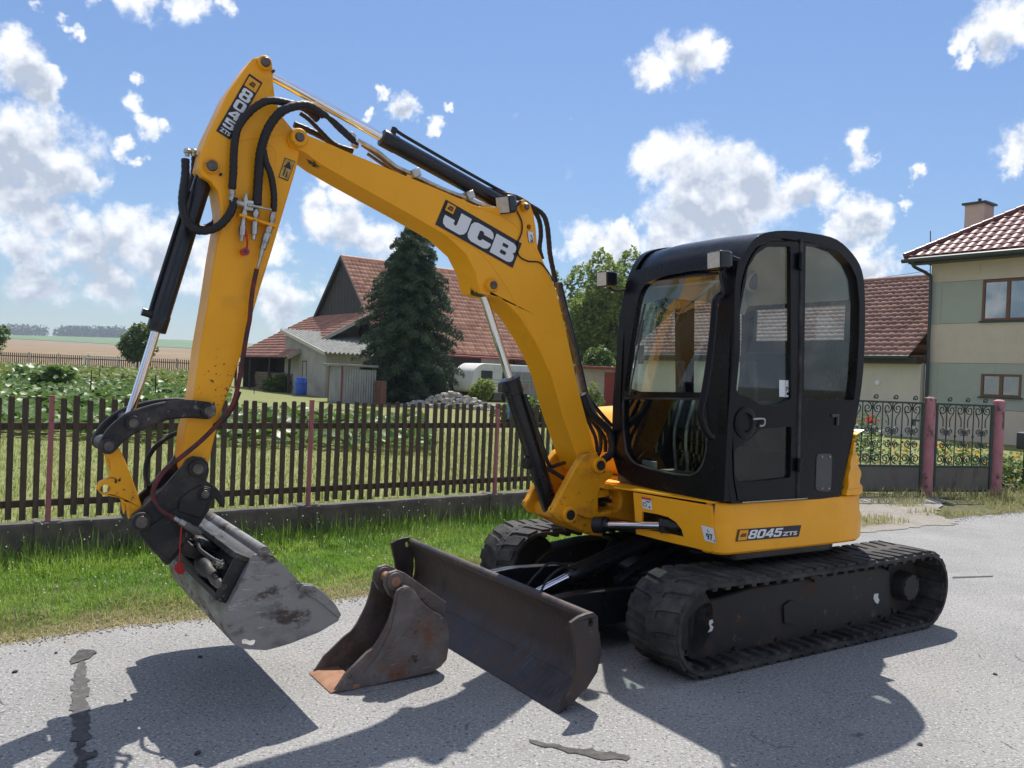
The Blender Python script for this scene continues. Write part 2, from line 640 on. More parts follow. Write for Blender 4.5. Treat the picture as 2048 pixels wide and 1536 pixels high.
def fast_mesh(name, verts, faces, material, parent=None, rnd=None, smooth=False, loc=None, rotz=0.0):
    """big meshes straight from numpy arrays; rnd = one value per vertex (leaf colour)"""
    me = bpy.data.meshes.new(name)
    verts = np.asarray(verts, np.float32)
    faces = np.asarray(faces, np.int32)
    k = faces.shape[1]
    me.vertices.add(len(verts))
    me.vertices.foreach_set('co', verts.ravel())
    me.loops.add(faces.size)
    me.loops.foreach_set('vertex_index', faces.ravel())
    me.polygons.add(len(faces))
    me.polygons.foreach_set('loop_start', np.arange(0, faces.size, k, dtype=np.int32))
    if smooth:
        me.polygons.foreach_set('use_smooth', np.ones(len(faces), bool))
    if rnd is not None:
        at = me.attributes.new('rnd', 'FLOAT', 'POINT')
        at.data.foreach_set('value', np.asarray(rnd, np.float32))
    me.update(calc_edges=True)
    me.materials.append(MATS[material] if isinstance(material, str) else material)
    o = bpy.data.objects.new(name, me)
    COL.objects.link(o)
    if parent is not None:
        o.parent = parent
    if loc is not None:
        o.location = loc
    o.rotation_euler.z = rotz
    return o


def tag(o, label=None, cat=None, group=None, kind=None):
    for k, v in (('label', label), ('category', cat), ('group', group), ('kind', kind)):
        if v:
            o[k] = v
    return o


def empty(name, loc=(0, 0, 0), rz=0.0, label=None, cat=None, group=None):
    o = bpy.data.objects.new(name, None)
    o.empty_display_size = 0.2
    COL.objects.link(o)
    o.location = loc
    o.rotation_euler.z = rz
    return tag(o, label, cat, group)


def copy_of(o, parent=None, loc=None, rot=None, scale=None):
    c = o.copy()
    COL.objects.link(c)
    c.parent = parent
    if loc is not None:
        c.location = loc
    if rot is not None:
        c.rotation_euler = rot
    if scale is not None:
        c.scale = scale
    return c


def text_polys(s, bold=0.0, size=1.0):
    """outline font text as triangles in 2D, width and height normalised to 0..1 (with the true aspect)"""
    cu = bpy.data.curves.new('t', 'FONT')
    cu.body = s
    cu.size = size
    cu.offset = bold
    cu.resolution_u = 4
    ob = bpy.data.objects.new('t', cu)
    COL.objects.link(ob)
    dg = bpy.context.evaluated_depsgraph_get()
    me = ob.evaluated_get(dg).to_mesh()
    V = [(v.co.x, v.co.y) for v in me.vertices]
    F = [tuple(p.vertices) for p in me.polygons]
    ob.evaluated_get(dg).to_mesh_clear()
    bpy.data.objects.remove(ob)
    bpy.data.curves.remove(cu)
    x0, x1 = min(p[0] for p in V), max(p[0] for p in V)
    y0, y1 = min(p[1] for p in V), max(p[1] for p in V)
    return [((p[0] - x0) / (x1 - x0), (p[1] - y0) / (y1 - y0)) for p in V], F


class Decal:
    """flat print on a surface: a quad bl, br, tr, tl and flat shapes in its 0..1 coordinates"""

    def __init__(self, bl, br, tr, tl, lift=0.0025):
        self.c = [Vector(p) for p in (bl, br, tr, tl)]
        n = (self.c[1] - self.c[0]).cross(self.c[3] - self.c[0]).normalized()
        self.n = n
        self.lift = lift
        self.mb = MB()

    def pt(self, u, v, h):
        a, b, c, d = self.c
        return a * (1 - u) * (1 - v) + b * u * (1 - v) + c * u * v + d * (1 - u) * v + self.n * (self.lift * h)

    def poly(self, pts, material, h=1, holes=()):
        loops = [list(pts)] + [list(x) for x in holes]
        flat = [p for l in loops for p in l]
        self.mb.use(material)
        t = tessellate_polygon([[Vector((p[0], p[1], 0)) for p in l] for l in loops])
        self.mb.add([self.pt(p[0], p[1], h) for p in flat], [tuple(x) for x in t])
        return self

    def rect(self, u0, v0, u1, v1, material, h=1):
        return self.poly([(u0, v0), (u1, v0), (u1, v1), (u0, v1)], material, h)

    def text(self, s, u0, v0, u1, v1, material, h=2, bold=0.0, shear=0.0):
        V, F = text_polys(s, bold)
        self.mb.use(material)
        self.mb.add([self.pt(u0 + (u1 - u0) * p[0] + shear * (p[1] - .5) * (v1 - v0), v0 + (v1 - v0) * p[1], h) for p in V], F)
        return self

    def build(self, name, parent):
        return self.mb.build(name, None, parent, smooth=0)


GLYPH = {
    'J': ([(.55, 1), (1, 1), (1, .32), (.93, .12), (.78, 0), (.2, 0), (.05, .1), (0, .28), (0, .52), (.42, .52), (.42, .36), (.46, .3), (.52, .3), (.55, .36)], []),
    'C': ([(1, .62), (1, .75), (.93, .92), (.78, 1), (.22, 1), (.07, .92), (0, .75), (0, .25), (.07, .08), (.22, 0), (.78, 0), (.93, .08), (1, .25), (1, .38),
           (.6, .38), (.6, .32), (.54, .26), (.46, .26), (.4, .32), (.4, .68), (.46, .74), (.54, .74), (.6, .68), (.6, .62)], []),
    'B': ([(0, 0), (.8, 0), (.94, .07), (1, .2), (1, .38), (.95, .48), (.88, .52), (.95, .57), (.98, .66), (.98, .82), (.92, .94), (.8, 1), (0, 1)],
          [[(.38, .6), (.6, .6), (.63, .63), (.63, .74), (.6, .77), (.38, .77)], [(.38, .22), (.6, .22), (.64, .26), (.64, .38), (.6, .41), (.38, .41)]]),
    '8': ([(.2, 0), (.8, 0), (.95, .06), (1, .18), (1, .38), (.95, .47), (.86, .51), (.94, .55), (.98, .64), (.98, .84), (.93, .95), (.8, 1), (.2, 1), (.07, .95), (.02, .84), (.02, .64), (.06, .55), (.14, .51), (.05, .47), (0, .38), (0, .18), (.05, .06)],
          [[(.35, .62), (.65, .62), (.69, .67), (.69, .77), (.65, .82), (.35, .82), (.31, .77), (.31, .67)], [(.35, .18), (.65, .18), (.7, .24), (.7, .35), (.65, .41), (.35, .41), (.3, .35), (.3, .24)]]),
    '0': ([(.2, 0), (.8, 0), (.95, .07), (1, .2), (1, .8), (.95, .93), (.8, 1), (.2, 1), (.05, .93), (0, .8), (0, .2), (.05, .07)],
          [[(.36, .2), (.64, .2), (.69, .27), (.69, .73), (.64, .8), (.36, .8), (.31, .73), (.31, .27)]]),
    '4': ([(.55, 0), (.85, 0), (.85, .2), (1, .2), (1, .42), (.85, .42), (.85, 1), (.5, 1), (0, .42), (0, .2), (.55, .2)], [[(.3, .42), (.55, .42), (.55, .72)]]),
    '5': ([(.15, 0), (.8, 0), (.95, .07), (1, .2), (1, .47), (.95, .59), (.8, .66), (.33, .66), (.33, .8), (.98, .8), (.98, 1), (.03, 1), (.03, .46), (.64, .46), (.69, .42), (.69, .25), (.64, .2), (.3, .2), (.3, .28), (0, .28), (0, .18), (.04, .06)], []),
}


def glyphs(dec, s, u0, v0, u1, v1, material, gap=0.12, shear=0.0, h=2):
    n = len(s)
    w = (u1 - u0) / (n + gap * (n - 1))
    for i, ch in enumerate(s):
        o, hs = GLYPH[ch]
        a = u0 + i * w * (1 + gap)
        f = lambda p: (a + w * p[0] + shear * (p[1] - .5), v0 + (v1 - v0) * p[1])
        dec.poly([f(p) for p in o], material, h, [[f(p) for p in hh] for hh in hs])

# ------------------------------------------------------------------ the materials of the place
Y_ = mat('yellow_paint', (0.96, 0.415, 0.005), 0.42, var=0.10, scale=2.5, spec=0.4, bump=0.02, bscale=60, rvar=0.08)
add_layer(Y_, (0.55, 0.24, 0.02), 1.6, 0.60, 0.80)
mat('yellow_worn', (0.88, 0.38, 0.006), 0.5, var=0.15, scale=4, spec=0.35, bump=0.05, bscale=50)
add_layer(MATS['yellow_worn'], (0.30, 0.13, 0.03), 5.0, 0.55, 0.75)
add_layer(MATS['yellow_worn'], (0.02, 0.017, 0.015), 24.0, 0.615, 0.645, rough=0.8)
YD = mat('yellow_dipper', (0.96, 0.415, 0.005), 0.42, var=0.10, scale=2.5, spec=0.4, rvar=0.08)
add_layer(YD, (0.55, 0.24, 0.02), 1.8, 0.58, 0.8)
add_layer(YD, (0.025, 0.018, 0.015), 55.0, 0.80, 0.82, rough=0.8, region=((3.30, -0.1, 1.45), 0.75), detail=2)
add_layer(YD, (0.025, 0.018, 0.015), 34.0, 0.79, 0.82, rough=0.8, region=((3.36, -0.1, 1.12), 0.35), detail=4)
YBM = mat('yellow_boom', (0.96, 0.415, 0.005), 0.42, var=0.10, scale=2.0, spec=0.4, rvar=0.08)
add_layer(YBM, (0.55, 0.25, 0.02), 1.5, 0.6, 0.82)
add_layer(YBM, (0.015, 0.012, 0.012), 14.0, 0.62, 0.65, rough=0.5, region=((2.93, -0.15, 2.62), 0.17), detail=5)
add_layer(YBM, (0.015, 0.012, 0.012), 11.0, 0.50, 0.54, rough=0.45, region=((1.855, -0.18, 2.05), 0.13), detail=5)
mat('black_paint', (0.012, 0.013, 0.016), 0.32, var=0.3, scale=6, spec=0.45, rvar=0.1)
add_layer(MATS['black_paint'], (0.06, 0.055, 0.05), 3.0, 0.58, 0.95, rough=0.7)
mat('cab_black', (0.005, 0.0055, 0.009), 0.28, spec=0.2, var=0.2, scale=3, rvar=0.06)
mat('black_steel', (0.016, 0.016, 0.018), 0.5, var=0.4, scale=7, spec=0.4, bump=0.1, bscale=30)
add_layer(MATS['black_steel'], (0.085, 0.072, 0.06), 6.0, 0.48, 0.70, rough=0.8)
add_layer(MATS['black_steel'], (0.20, 0.19, 0.185), 9.0, 0.60, 0.65, rough=0.6)
mat('frame_black', (0.02, 0.02, 0.022), 0.55, spec=0.35, bump=0.1, bscale=25)
add_layer(MATS['frame_black'], (0.07, 0.04, 0.025), 4.0, 0.52, 0.7, rough=0.85)
add_layer(MATS['frame_black'], (0.16, 0.13, 0.10), 14.0, 0.60, 0.72, rough=0.9)
mat('rubber', (0.024, 0.024, 0.025), 0.72, var=0.3, scale=9, spec=0.3, bump=0.15, bscale=60)
add_layer(MATS['rubber'], (0.13, 0.12, 0.11), 5.0, 0.42, 0.78, rough=0.95)
mat('hose', (0.014, 0.014, 0.016), 0.5, var=0.3, scale=20, spec=0.4, bump=0.2, bscale=120)
mat('hose_red', (0.16, 0.02, 0.02), 0.5, col2=(0.02, 0.016, 0.016), scale=14, spec=0.4)
mat('chrome', (0.86, 0.86, 0.87), 0.10, 1.0, var=0.1, scale=5)
mat('zinc', (0.55, 0.54, 0.50), 0.34, 1.0, var=0.4, scale=25)
mat('pin_steel', (0.15, 0.13, 0.12), 0.42, 0.8, var=0.5, scale=30, bump=0.1, bscale=80)
mat('worn_steel', (0.25, 0.245, 0.24), 0.5, 0.35, col2=(0.14, 0.13, 0.12), scale=4, lo=0.45, hi=0.62, bump=0.08, bscale=40, stretch=(1, 1, 1.6))
add_layer(MATS['worn_steel'], (0.075, 0.055, 0.045), 4.5, 0.51, 0.60, rough=0.8, metal=0.1, stretch=(1, 1, 1.8))
add_layer(MATS['worn_steel'], (0.48, 0.46, 0.43), 9.0, 0.63, 0.75, rough=0.35, stretch=(1, 1, 3))
mat('rust_steel', (0.115, 0.09, 0.08), 0.55, 0.3, col2=(0.20, 0.18, 0.17), scale=4, lo=0.4, hi=0.7, bump=0.12, bscale=50)
add_layer(MATS['rust_steel'], (0.17, 0.075, 0.04), 5.0, 0.54, 0.70, rough=0.85, metal=0.0)
add_layer(MATS['rust_steel'], (0.24, 0.22, 0.20), 3.2, 0.55, 0.72, rough=0.6, metal=0.3)
add_layer(MATS['rust_steel'], (0.03, 0.022, 0.02), 9.0, 0.58, 0.68, rough=0.7, metal=0.2)
mat('rust_lip', (0.38, 0.20, 0.115), 0.75, 0.1, col2=(0.25, 0.125, 0.07), scale=14, bump=0.1, bscale=60)
mat('blade_steel', (0.030, 0.022, 0.021), 0.50, 0.15, col2=(0.055, 0.042, 0.04), scale=5, bump=0.3, bscale=18, rvar=0.14, stretch=(1, 1, 0.4))
add_layer(MATS['blade_steel'], (0.10, 0.055, 0.038), 5.0, 0.50, 0.72, rough=0.8, metal=0.1, stretch=(1, 2.2, 0.45))
add_layer(MATS['blade_steel'], (0.012, 0.010, 0.010), 3.0, 0.52, 0.66, rough=0.5)
add_layer(MATS['blade_steel'], (0.26, 0.21, 0.18), 24.0, 0.66, 0.74, rough=0.55, stretch=(1, 1.2, 0.18))
add_layer(MATS['worn_steel'], (0.45, 0.43, 0.41), 6.0, 0.615, 0.66, rough=0.4, stretch=(2, 1, 16))
add_layer(MATS['blade_steel'], (0.12, 0.10, 0.09), 5.0, 0.60, 0.66, rough=0.45, stretch=(1, 14, 2))
add_layer(MATS['rust_steel'], (0.30, 0.28, 0.26), 6.0, 0.62, 0.67, rough=0.5, stretch=(2, 1, 15))
mat('red_plastic', (0.45, 0.012, 0.015), 0.4)
mat('decal_black', (0.012, 0.013, 0.02), 0.35, spec=0.4)
mat('decal_white', (0.72, 0.73, 0.74), 0.4, spec=0.4)
mat('decal_yellow', (0.80, 0.34, 0.01), 0.4, spec=0.4)
mat('decal_red', (0.55, 0.03, 0.03), 0.4)
mat('sticker_worn', (0.62, 0.40, 0.08), 0.5, col2=(0.30, 0.16, 0.03), scale=30)
mat('headliner', (0.34, 0.35, 0.32), 0.8, var=0.1, scale=4)
mat('grille_dark', (0.05, 0.055, 0.06), 0.7)
mat('seat_cloth', (0.03, 0.03, 0.034), 0.85, var=0.3, scale=30)
mat('interior_plastic', (0.06, 0.062, 0.065), 0.55, var=0.2, scale=8)
mat('lamp_lens', (0.62, 0.60, 0.55), 0.25, var=0.2, scale=30, bump=0.25, bscale=150, spec=0.6)
mat('white_chip', (0.7, 0.7, 0.68), 0.6)
glass_mat('cab_glass', (0.86, 0.95, 0.93), 1.0, 0.02)
glass_mat('lower_glass', (0.45, 0.52, 0.50), 0.6, 0.006)
glass_mat('house_glass', (0.35, 0.40, 0.45), 4.0, 0.03)

# ------------------------------------------------------------------ the mini excavator
EX = empty('mini_excavator', (1.434, 5.847, 0), R(213.21),
           'yellow tracked mini excavator with black cab and raised boom on the road', 'excavator')
BC = -0.20                       # centre plane of boom and dipper


def P3(p, y):
    return Vector((p[0], y, p[1]))


# --- tracks -----------------------------------------------------------------
TR_C0, TR_C1, TR_R, TR_Z = 1.025, -1.015, 0.236, 0.264


def track_path(s):
    """point, tangent and outward normal along the belt centre line (x, z), s in 0..1"""
    straight = TR_C0 - TR_C1
    arc = math.pi * TR_R
    tot = 2 * straight + 2 * arc
    d = (s % 1.0) * tot
    if d < straight:                                 # top run, towards the front
        x = TR_C1 + d
        sag = -0.012 * math.sin(math.pi * d / straight)
        return (x, TR_Z + TR_R + sag), (1, 0), (0, 1)
    d -= straight
    if d < arc:
        a = math.pi / 2 - d / TR_R
        return (TR_C0 + TR_R * math.cos(a), TR_Z + TR_R * math.sin(a)), (math.sin(a), -math.cos(a)), (math.cos(a), math.sin(a))
    d -= arc
    if d < straight:
        return (TR_C0 - d, TR_Z - TR_R), (-1, 0), (0, -1)
    d -= straight
    a = -math.pi / 2 - d / TR_R
    return (TR_C1 + TR_R * math.cos(a), TR_Z + TR_R * math.sin(a)), (math.sin(a), -math.cos(a)), (math.cos(a), math.sin(a))


TR_LEN = 2 * (TR_C0 - TR_C1) + 2 * math.pi * TR_R


def track_pt(d, y, h):
    p, t, n = track_path(d / TR_LEN)
    return (p[0] + n[0] * h, y, p[1] + n[1] * h)


def make_track(sign):
    yi, yo = 0.585, 0.985
    b = MB()
    N = 160
    prof = [(yi, -0.012), (yi, 0.008), (yi + 0.02, 0.014), (yo - 0.02, 0.014), (yo, 0.008), (yo, -0.012), (yo - 0.05, -0.018), (yi + 0.05, -0.018)]
    b.loft([[track_pt(TR_LEN * i / N, sign * y, h) for y, h in prof] for i in range(N)], cyclic=True)
    n = 54
    pitch = TR_LEN / n
    for i in range(n):
        for half in (0, 1):
            d0 = pitch * (i + 0.5 * half)
            ya, yb = (yo - 0.010, (yi + yo) / 2 - 0.03) if half == 0 else (yi + 0.010, (yi + yo) / 2 + 0.03)
            sk = 0.045
            top, bot = [], []
            for (y, k) in ((ya, 0.0), (ya * .45 + yb * .55, sk * 0.35), (yb, sk)):
                for e in (-1, 1):
                    w0, w1 = 0.041, 0.033
                    bot.append(track_pt(d0 + k + e * w0, sign * y, 0.008))
                    top.append(track_pt(d0 + k + e * w1, sign * y, 0.027))
            v = bot + top
            f = []
            for j in (0, 1):
                a0, a1, a2, a3 = 2 * j, 2 * j + 1, 2 * j + 3, 2 * j + 2
                f += [(a0 + 6, a1 + 6, a2 + 6, a3 + 6), (a0, a3, a3 + 6, a0 + 6), (a1, a1 + 6, a2 + 6, a2)]
            f += [(0, 6, 7, 1), (4, 5, 11, 10)]
            b.add(v, f)
        # inner steel-core pads and guide horns
        for (y0, y1) in ((yi + 0.02, yi + 0.15), (yo - 0.19, yo - 0.015)):
            v = [track_pt(pitch * (i + o), sign * y, h) for o, h in ((0.28, -0.016), (0.72, -0.016), (0.66, -0.034), (0.34, -0.034)) for y in (y0, y1)]
            b.add(v, [(0, 2, 3, 1), (2, 4, 5, 3), (4, 6, 7, 5), (6, 0, 1, 7), (0, 6, 4, 2), (1, 3, 5, 7)])
    tr = b.build('rubber_track', 'rubber', EX, smooth=28)
    return tr


for sg in (1, -1):
    make_track(sg)
    # track frame: long box beam with bent top, bolted plates
    b = MB()
    fr = round_poly([(1.013,0.327),(0.949,0.364),(0.554,0.406),(-0.082,0.415),(-0.717,0.414),(-0.821,0.378),(-0.868,0.071),(-0.824,0.049),(-0.109,0.038),(0.53,0.034),(0.975,0.029),(1.039,0.072),(1.059,0.283)], 0.02, 3)
    if sg < 0:
        fr = fr
    b.prism(fr, sg * 0.62, sg * 0.83)
    o = b.build('track_frame', 'frame_black', EX, bevel=0.012)
    c = MB()
    c.prism(round_poly([(0.265,0.274),(0.203,0.297),(0.137,0.278),(0.129,0.167),(0.175,0.152),(0.249,0.164)], 0.01, 2), sg * 0.83, sg * 0.843)
    c.build('access_cover', 'frame_black', o, bevel=0.003)
    for q in [(1.053,0.097),(0.672,0.064),(0.311,0.066),(-0.061,0.068),(-0.402,0.071),(-0.724,0.076),(-0.776,0.056)]:
        c = MB()
        c.cyl((q[0], sg * 0.83, q[1] + .01), (q[0], sg * 0.85, q[1] + .01), 0.011, n=8)
        c.build('roller_bolt', 'frame_black', o)
    # sprocket, travel motor, idler, rollers
    c = MB()
    teeth = []
    for k in range(26):
        a = 2 * math.pi * k / 26
        r = 0.213 if k % 2 else 0.185
        teeth.append((TR_C1 + r * math.cos(a), TR_Z + r * math.sin(a)))
    c.prism(teeth, sg * 0.74, sg * 0.80)
    c.build('drive_sprocket', 'frame_black', EX, bevel=0.004)
    c = MB()
    c.rev((TR_C1 + .03, sg * 0.66, TR_Z), (TR_C1 + .03, sg * 0.89, TR_Z), [(0, .12), (.5, .125), (.52, .105), (.93, .094), (.95, .092), (1, .085)], 26)
    m = c.build('travel_motor', 'frame_black', EX)
    for k in range(6):
        a = 2 * math.pi * k / 6 + .3
        c = MB()
        px_, pz_ = TR_C1 + .03 + .082 * math.cos(a), TR_Z + .082 * math.sin(a)
        c.cyl((px_, sg * 0.88, pz_), (px_, sg * 0.897, pz_), 0.008, n=6)
        c.build('hub_bolt', 'frame_black', m)
    c = MB()
    c.rev((TR_C0, sg * 0.68, TR_Z), (TR_C0, sg * 0.83, TR_Z), [(0, .18), (.3, .18), (.32, .213), (.68, .213), (.7, .18), (1, .18)], 28)
    c.build('front_idler', 'frame_black', EX)
    for k, x in enumerate((-0.62, -0.24, 0.14, 0.52)):
        c = MB()
        c.rev((x, sg * 0.64, 0.12), (x, sg * 0.82, 0.12), [(0, .062), (.3, .062), (.32, .075), (.68, .075), (.7, .062), (1, .062)], 14)
        c.build('track_roller', 'frame_black', EX)
    c = MB()
    c.rev((-0.02, sg * 0.70, 0.425), (-0.02, sg * 0.86, 0.425), [(0, .04), (1, .04)], 14)
    c.build('carrier_roller', 'frame_black', EX)
# peeled white sticker remnants on the near frame
for poly in ([(0.88,0.259),(0.857,0.261),(0.848,0.244),(0.867,0.235),(0.846,0.218),(0.857,0.197),(0.888,0.193),(0.87,0.216),(0.883,0.24)],
             [(-0.653,0.243),(-0.698,0.241),(-0.694,0.215),(-0.712,0.197),(-0.697,0.172),(-0.669,0.185),(-0.645,0.214)]):
    b = MB()
    b.prism(poly, 0.831, 0.8335)
    b.build('sticker_remnant', 'white_chip', EX, smooth=0)

# --- centre frame -------------------------------------------------------------
b = MB()
b.prism(round_poly([(.62, .30), (.50, .46), (-.50, .48), (-.62, .40), (-.58, .24), (.55, .22)], .04), -0.48, 0.48)
for sg in (1, -1):
    for x in (-.42, .30):
        b.prism([(x - .14, .26), (x + .14, .26), (x + .11, .44), (x - .11, .44)], sg * 0.45, sg * 0.70)
b.build('centre_frame', 'black_paint', EX, bevel=0.012)
b = MB()
b.rev((0, 0, .46), (0, 0, .625), [(0, .40), (.35, .40), (.36, .36), (.8, .36), (.81, .42), (1, .42)], 40)
b.build('slew_ring', 'black_paint', EX)
# --- dozer blade ----------------------------------------------------------------
mold = catmull([(1.855, .415), (1.815, .34), (1.80, .25), (1.815, .17), (1.875, .10)], 5)
mold = [(p.x, p.y) for p in [Vector((q[0], q[1], 0)) for q in mold]]
b = MB()
b.prism(mold + [(1.855, .085), (1.79, .16), (1.77, .25), (1.785, .345), (1.825, .425)], -0.975, 0.975)
bl = b.build('blade_mouldboard', 'blade_steel', EX)
b = MB()
b.cyl((1.838, -.975, .428), (1.838, .975, .428), 0.026, n=16)
b.build('top_tube', 'blade_steel', bl)
b = MB()
b.prism([(1.868, .118), (2.025, .004), (2.005, 0.0), (1.848, .10)], -0.98, 0.98)
b.build('cutting_edge', 'blade_steel', bl, bevel=0.002)
endp = [(1.982,0.427),(1.938,0.448),(1.895,0.458),(1.846,0.461),(1.818,0.437),(1.81,0.343),(1.806,0.249),(1.811,0.172),(1.862,0.114),(1.936,0.054),(2.015,0.026),(1.994,0.072),(1.95,0.133),(1.935,0.222),(1.949,0.308)]
hole = [(1.864,0.434),(1.849,0.424),(1.845,0.408),(1.853,0.394),(1.867,0.394),(1.876,0.404),(1.876,0.423)]
for sg in (1, -1):
    b = MB()
    b.prism(endp, sg * 0.975, sg * 0.998, [hole])
    b.build('end_plate', 'blade_steel', EX, bevel=0.003)
    if sg < 0:
        b = MB()
        b.prism([(1.84, .42), (1.795, .34), (1.782, .25), (1.797, .165), (1.855, .09), (1.79, .10), (1.755, .2), (1.755, .40)], sg * 0.955, sg * 0.974)
        b.build('end_gusset', 'blade_steel', EX)
# push arms and lift cylinder
for sg in (1, -1):
    b = MB()
    b.prism(round_poly([(1.80, .14), (1.80, .33), (1.45, .36), (.62, .33), (.45, .26), (.62, .17), (1.4, .14)], .05), sg * 0.30, sg * 0.37)
    b.build('push_arm', 'black_paint', EX, bevel=0.006)
b = MB()
b.prism([(1.80, .12), (1.80, .15), (.9, .19), (.9, .16)], -0.30, 0.30)
b.build('arm_web', 'black_paint', EX, bevel=0.004)
b = MB()
b.cyl((1.52, -.22, .245), (1.52, .22, .245), 0.055, n=18)
b.build('cross_tube', 'pin_steel', EX)
b = MB()
b.cyl((1.50, 0, .27), (1.22, 0, .36), 0.026, n=14)
b.build('blade_cylinder_rod', 'chrome', EX)
b = MB()
b.rev((1.24, 0, .355), (.62, 0, .53), [(0, .05), (.05, .062), (.1, .055), (1, .055)], 18)
b.build('blade_cylinder', 'black_paint', EX)
for sg in (.05, -.05):
    b = MB()
    b.tube([(1.22, sg, .41), (1.34, sg * 1.3, .43), (1.44, sg * 1.2, .37), (1.50, sg * 1.5, .30)], 0.008, 6)
    b.build('hydraulic_hose', 'hose', EX)
b = MB()
b.prism([(.95, .30), (.95, .34), (.55, .52), (.5, .48)], -.16, -.08)
b.prism([(.95, .30), (.95, .34), (.55, .52), (.5, .48)], .08, .16)
b.build('cylinder_bracket', 'black_paint', EX, bevel=0.004)

# --- slewing upper body -------------------------------------------------------------
def offset_loop(pts, d):
    out = []
    n = len(pts)
    for i in range(n):
        a, c = Vector(pts[i - 1]), Vector(pts[(i + 1) % n])
        t = (c - a).normalized()
        out.append((pts[i][0] - t.y * d, pts[i][1] + t.x * d))
    return out


def arc2(c, r, a0, a1, n):
    return [(c[0] + r * math.cos(R(a0 + (a1 - a0) * i / n)), c[1] + r * math.sin(R(a0 + (a1 - a0) * i / n))) for i in range(n + 1)]


side_plan = [(.60, .872), (.2, .884), (-.16, .892)] + arc2((0, 0), .955, 112, 248, 30) + [(-.16, -.89), (.60, -.88), (.80, -.80), (.86, -.50), (.86, -.1), (.70, .0), (.70, .60),
                                                                                     (.866, .735), (.8545, .79), (.840, .828), (.814, .853), (.775, .865)]
st = [(.617, .035), (.622, .012), (.635, .0), (.765, .002), (.785, .010), (.80, .013), (.895, .016), (.908, .024), (.913, .05)]
b = MB()
b.loft([[(x, y, z) for x, y in offset_loop(side_plan, d)] for z, d in st])
body = b.build('lower_body', 'yellow_paint', EX, smooth=30)
b = MB()
b.prism(round_poly([(.66, -.80), (.66, .80), (-.2, .82), (-.6, .55), (-.6, -.55), (-.2, -.82)], .05), .56, .635, axis='z')
b.build('turntable_plate', 'black_paint', EX, bevel=.01)
# front skirt with the opening for the swing cylinder
A_, B_ = Vector((1.01, .10, 0)), Vector((.853, .815, 0))
d_ = (B_ - A_).normalized()
sk_frame = (A_, d_, Vector((0, 0, 1)), Vector((0, 0, 1)).cross(d_) * -1)
sk_out = [(0.165,0.898),(0.396,0.895),(0.633,0.892),(0.71,0.891),(0.729,0.638),(0.71,0.632),(0.58,0.637),(0.444,0.64),(0.303,0.646),(0.2,0.651),(0.188,0.734)]
sk_hole = [(0.237,0.792),(0.338,0.792),(0.419,0.786),(0.479,0.763),(0.515,0.731),(0.534,0.687),(0.407,0.69),(0.242,0.688)]
b = MB()
b.prism(sk_out, -0.02, 0.0, [sk_hole], frame=sk_frame)
b.build('front_skirt', 'yellow_paint', EX, bevel=0.004)
b = MB()
b.prism([(.70, -.1), (.70, .60), (.85, .79), (.82, .80), (.45, .80), (.45, -.1)], .62, .91, axis='z')
b.build('swing_bay', 'black_paint', EX)
b = MB()
b.prism([(1.0, .11), (.855, .80), (.70, .80), (.70, .02), (.86, .02)], .905, .915, axis='z')
b.build('skirt_top', 'yellow_paint', EX)
# step strip along the door sill
b = MB()
b.prism([(.70, .845), (.70, .875), (.15, .888), (.10, .855)], .9125, .918, axis='z')
b.build('step_strip', 'zinc', EX)
# counterweight with the moulded ribs
cw_plan = [(-.235, .885)] + arc2((0, 0), .955, 113, 247, 34) + [(-.20, -.875)]
b = MB()
rings = []
for i in range(64):
    t = i / 63
    z = .916 + t * .41
    d = .010 + .04 * t + .05 * t * t
    k = (z - .99) / .28
    if 0 < k < 1:
        d -= 0.014 * abs(math.sin(math.pi * 3 * k))
    if z < .955:
        d -= .012
    if t > .93:
        d += (t - .93) * 1.1
    rings.append([(x, y, z) for x, y in offset_loop(cw_plan, d)])
b.loft(rings)
b.build('counterweight', 'yellow_paint', EX, smooth=40)
# engine hood right of and behind the cab
b = MB()
b.prism(round_poly([(.62, .92), (.66, 1.25), (.52, 1.36), (-.3, 1.42), (-.55, 1.40), (-.55, .92)], .06), -.86, -.12)
b.build('side_hood', 'yellow_paint', EX, bevel=0.03, seg=3)

# --- decals on the lower body
def dec(parent, name, quad):
    d = Decal(*quad)
    return d, name, parent


def side_pt(p):
    """put (x, z) on the flat left flank of the body"""
    x, z = p
    y = .884 + (.2 - x) * .03 - (.0 if z < .766 else .013)
    return Vector((x, y + .001, z))


q = [(0.738,0.696),(0.211,0.691),(0.193,0.758),(0.722,0.763)]
D = Decal(*[side_pt(p) for p in q], lift=.0015)
D.rect(0, 0, 1, 1, 'decal_black', 1)
D.rect(.025, .08, .16, .92, 'decal_yellow', 2)
glyphs(D, 'JCB', .05, .36, .135, .64, 'decal_black', h=3)
glyphs(D, '8045', .18, .14, .70, .88, 'decal_white', gap=.08, shear=.02)
D.text('ZTS', .715, .16, .955, .52, 'decal_white', bold=.03)
D.build('model_decal', body)
q = [(0.675,0.691),(0.749,0.686),(0.726,0.769),(0.648,0.774)]
q3 = [A_ + d_ * p[0] + Vector((0, 0, p[1])) + sk_frame[3] * .001 for p in q]
D = Decal(*q3, lift=.0015)
D.rect(0, 0, 1, 1, 'decal_white', 1)
D.text('97', .25, .12, .80, .55, 'decal_black', bold=.03)
D.text('L', .45, .66, .60, .82, 'decal_black', bold=.03)
D.text('dB', .82, .10, .97, .22, 'decal_black', bold=.02)
D.build('noise_sticker', EX)
q = [(0.243,0.814),(0.312,0.812),(0.301,0.879),(0.232,0.882)]
q3 = [A_ + d_ * p[0] + Vector((0, 0, p[1])) + sk_frame[3] * .001 for p in q]
D = Decal(*q3, lift=.0015)
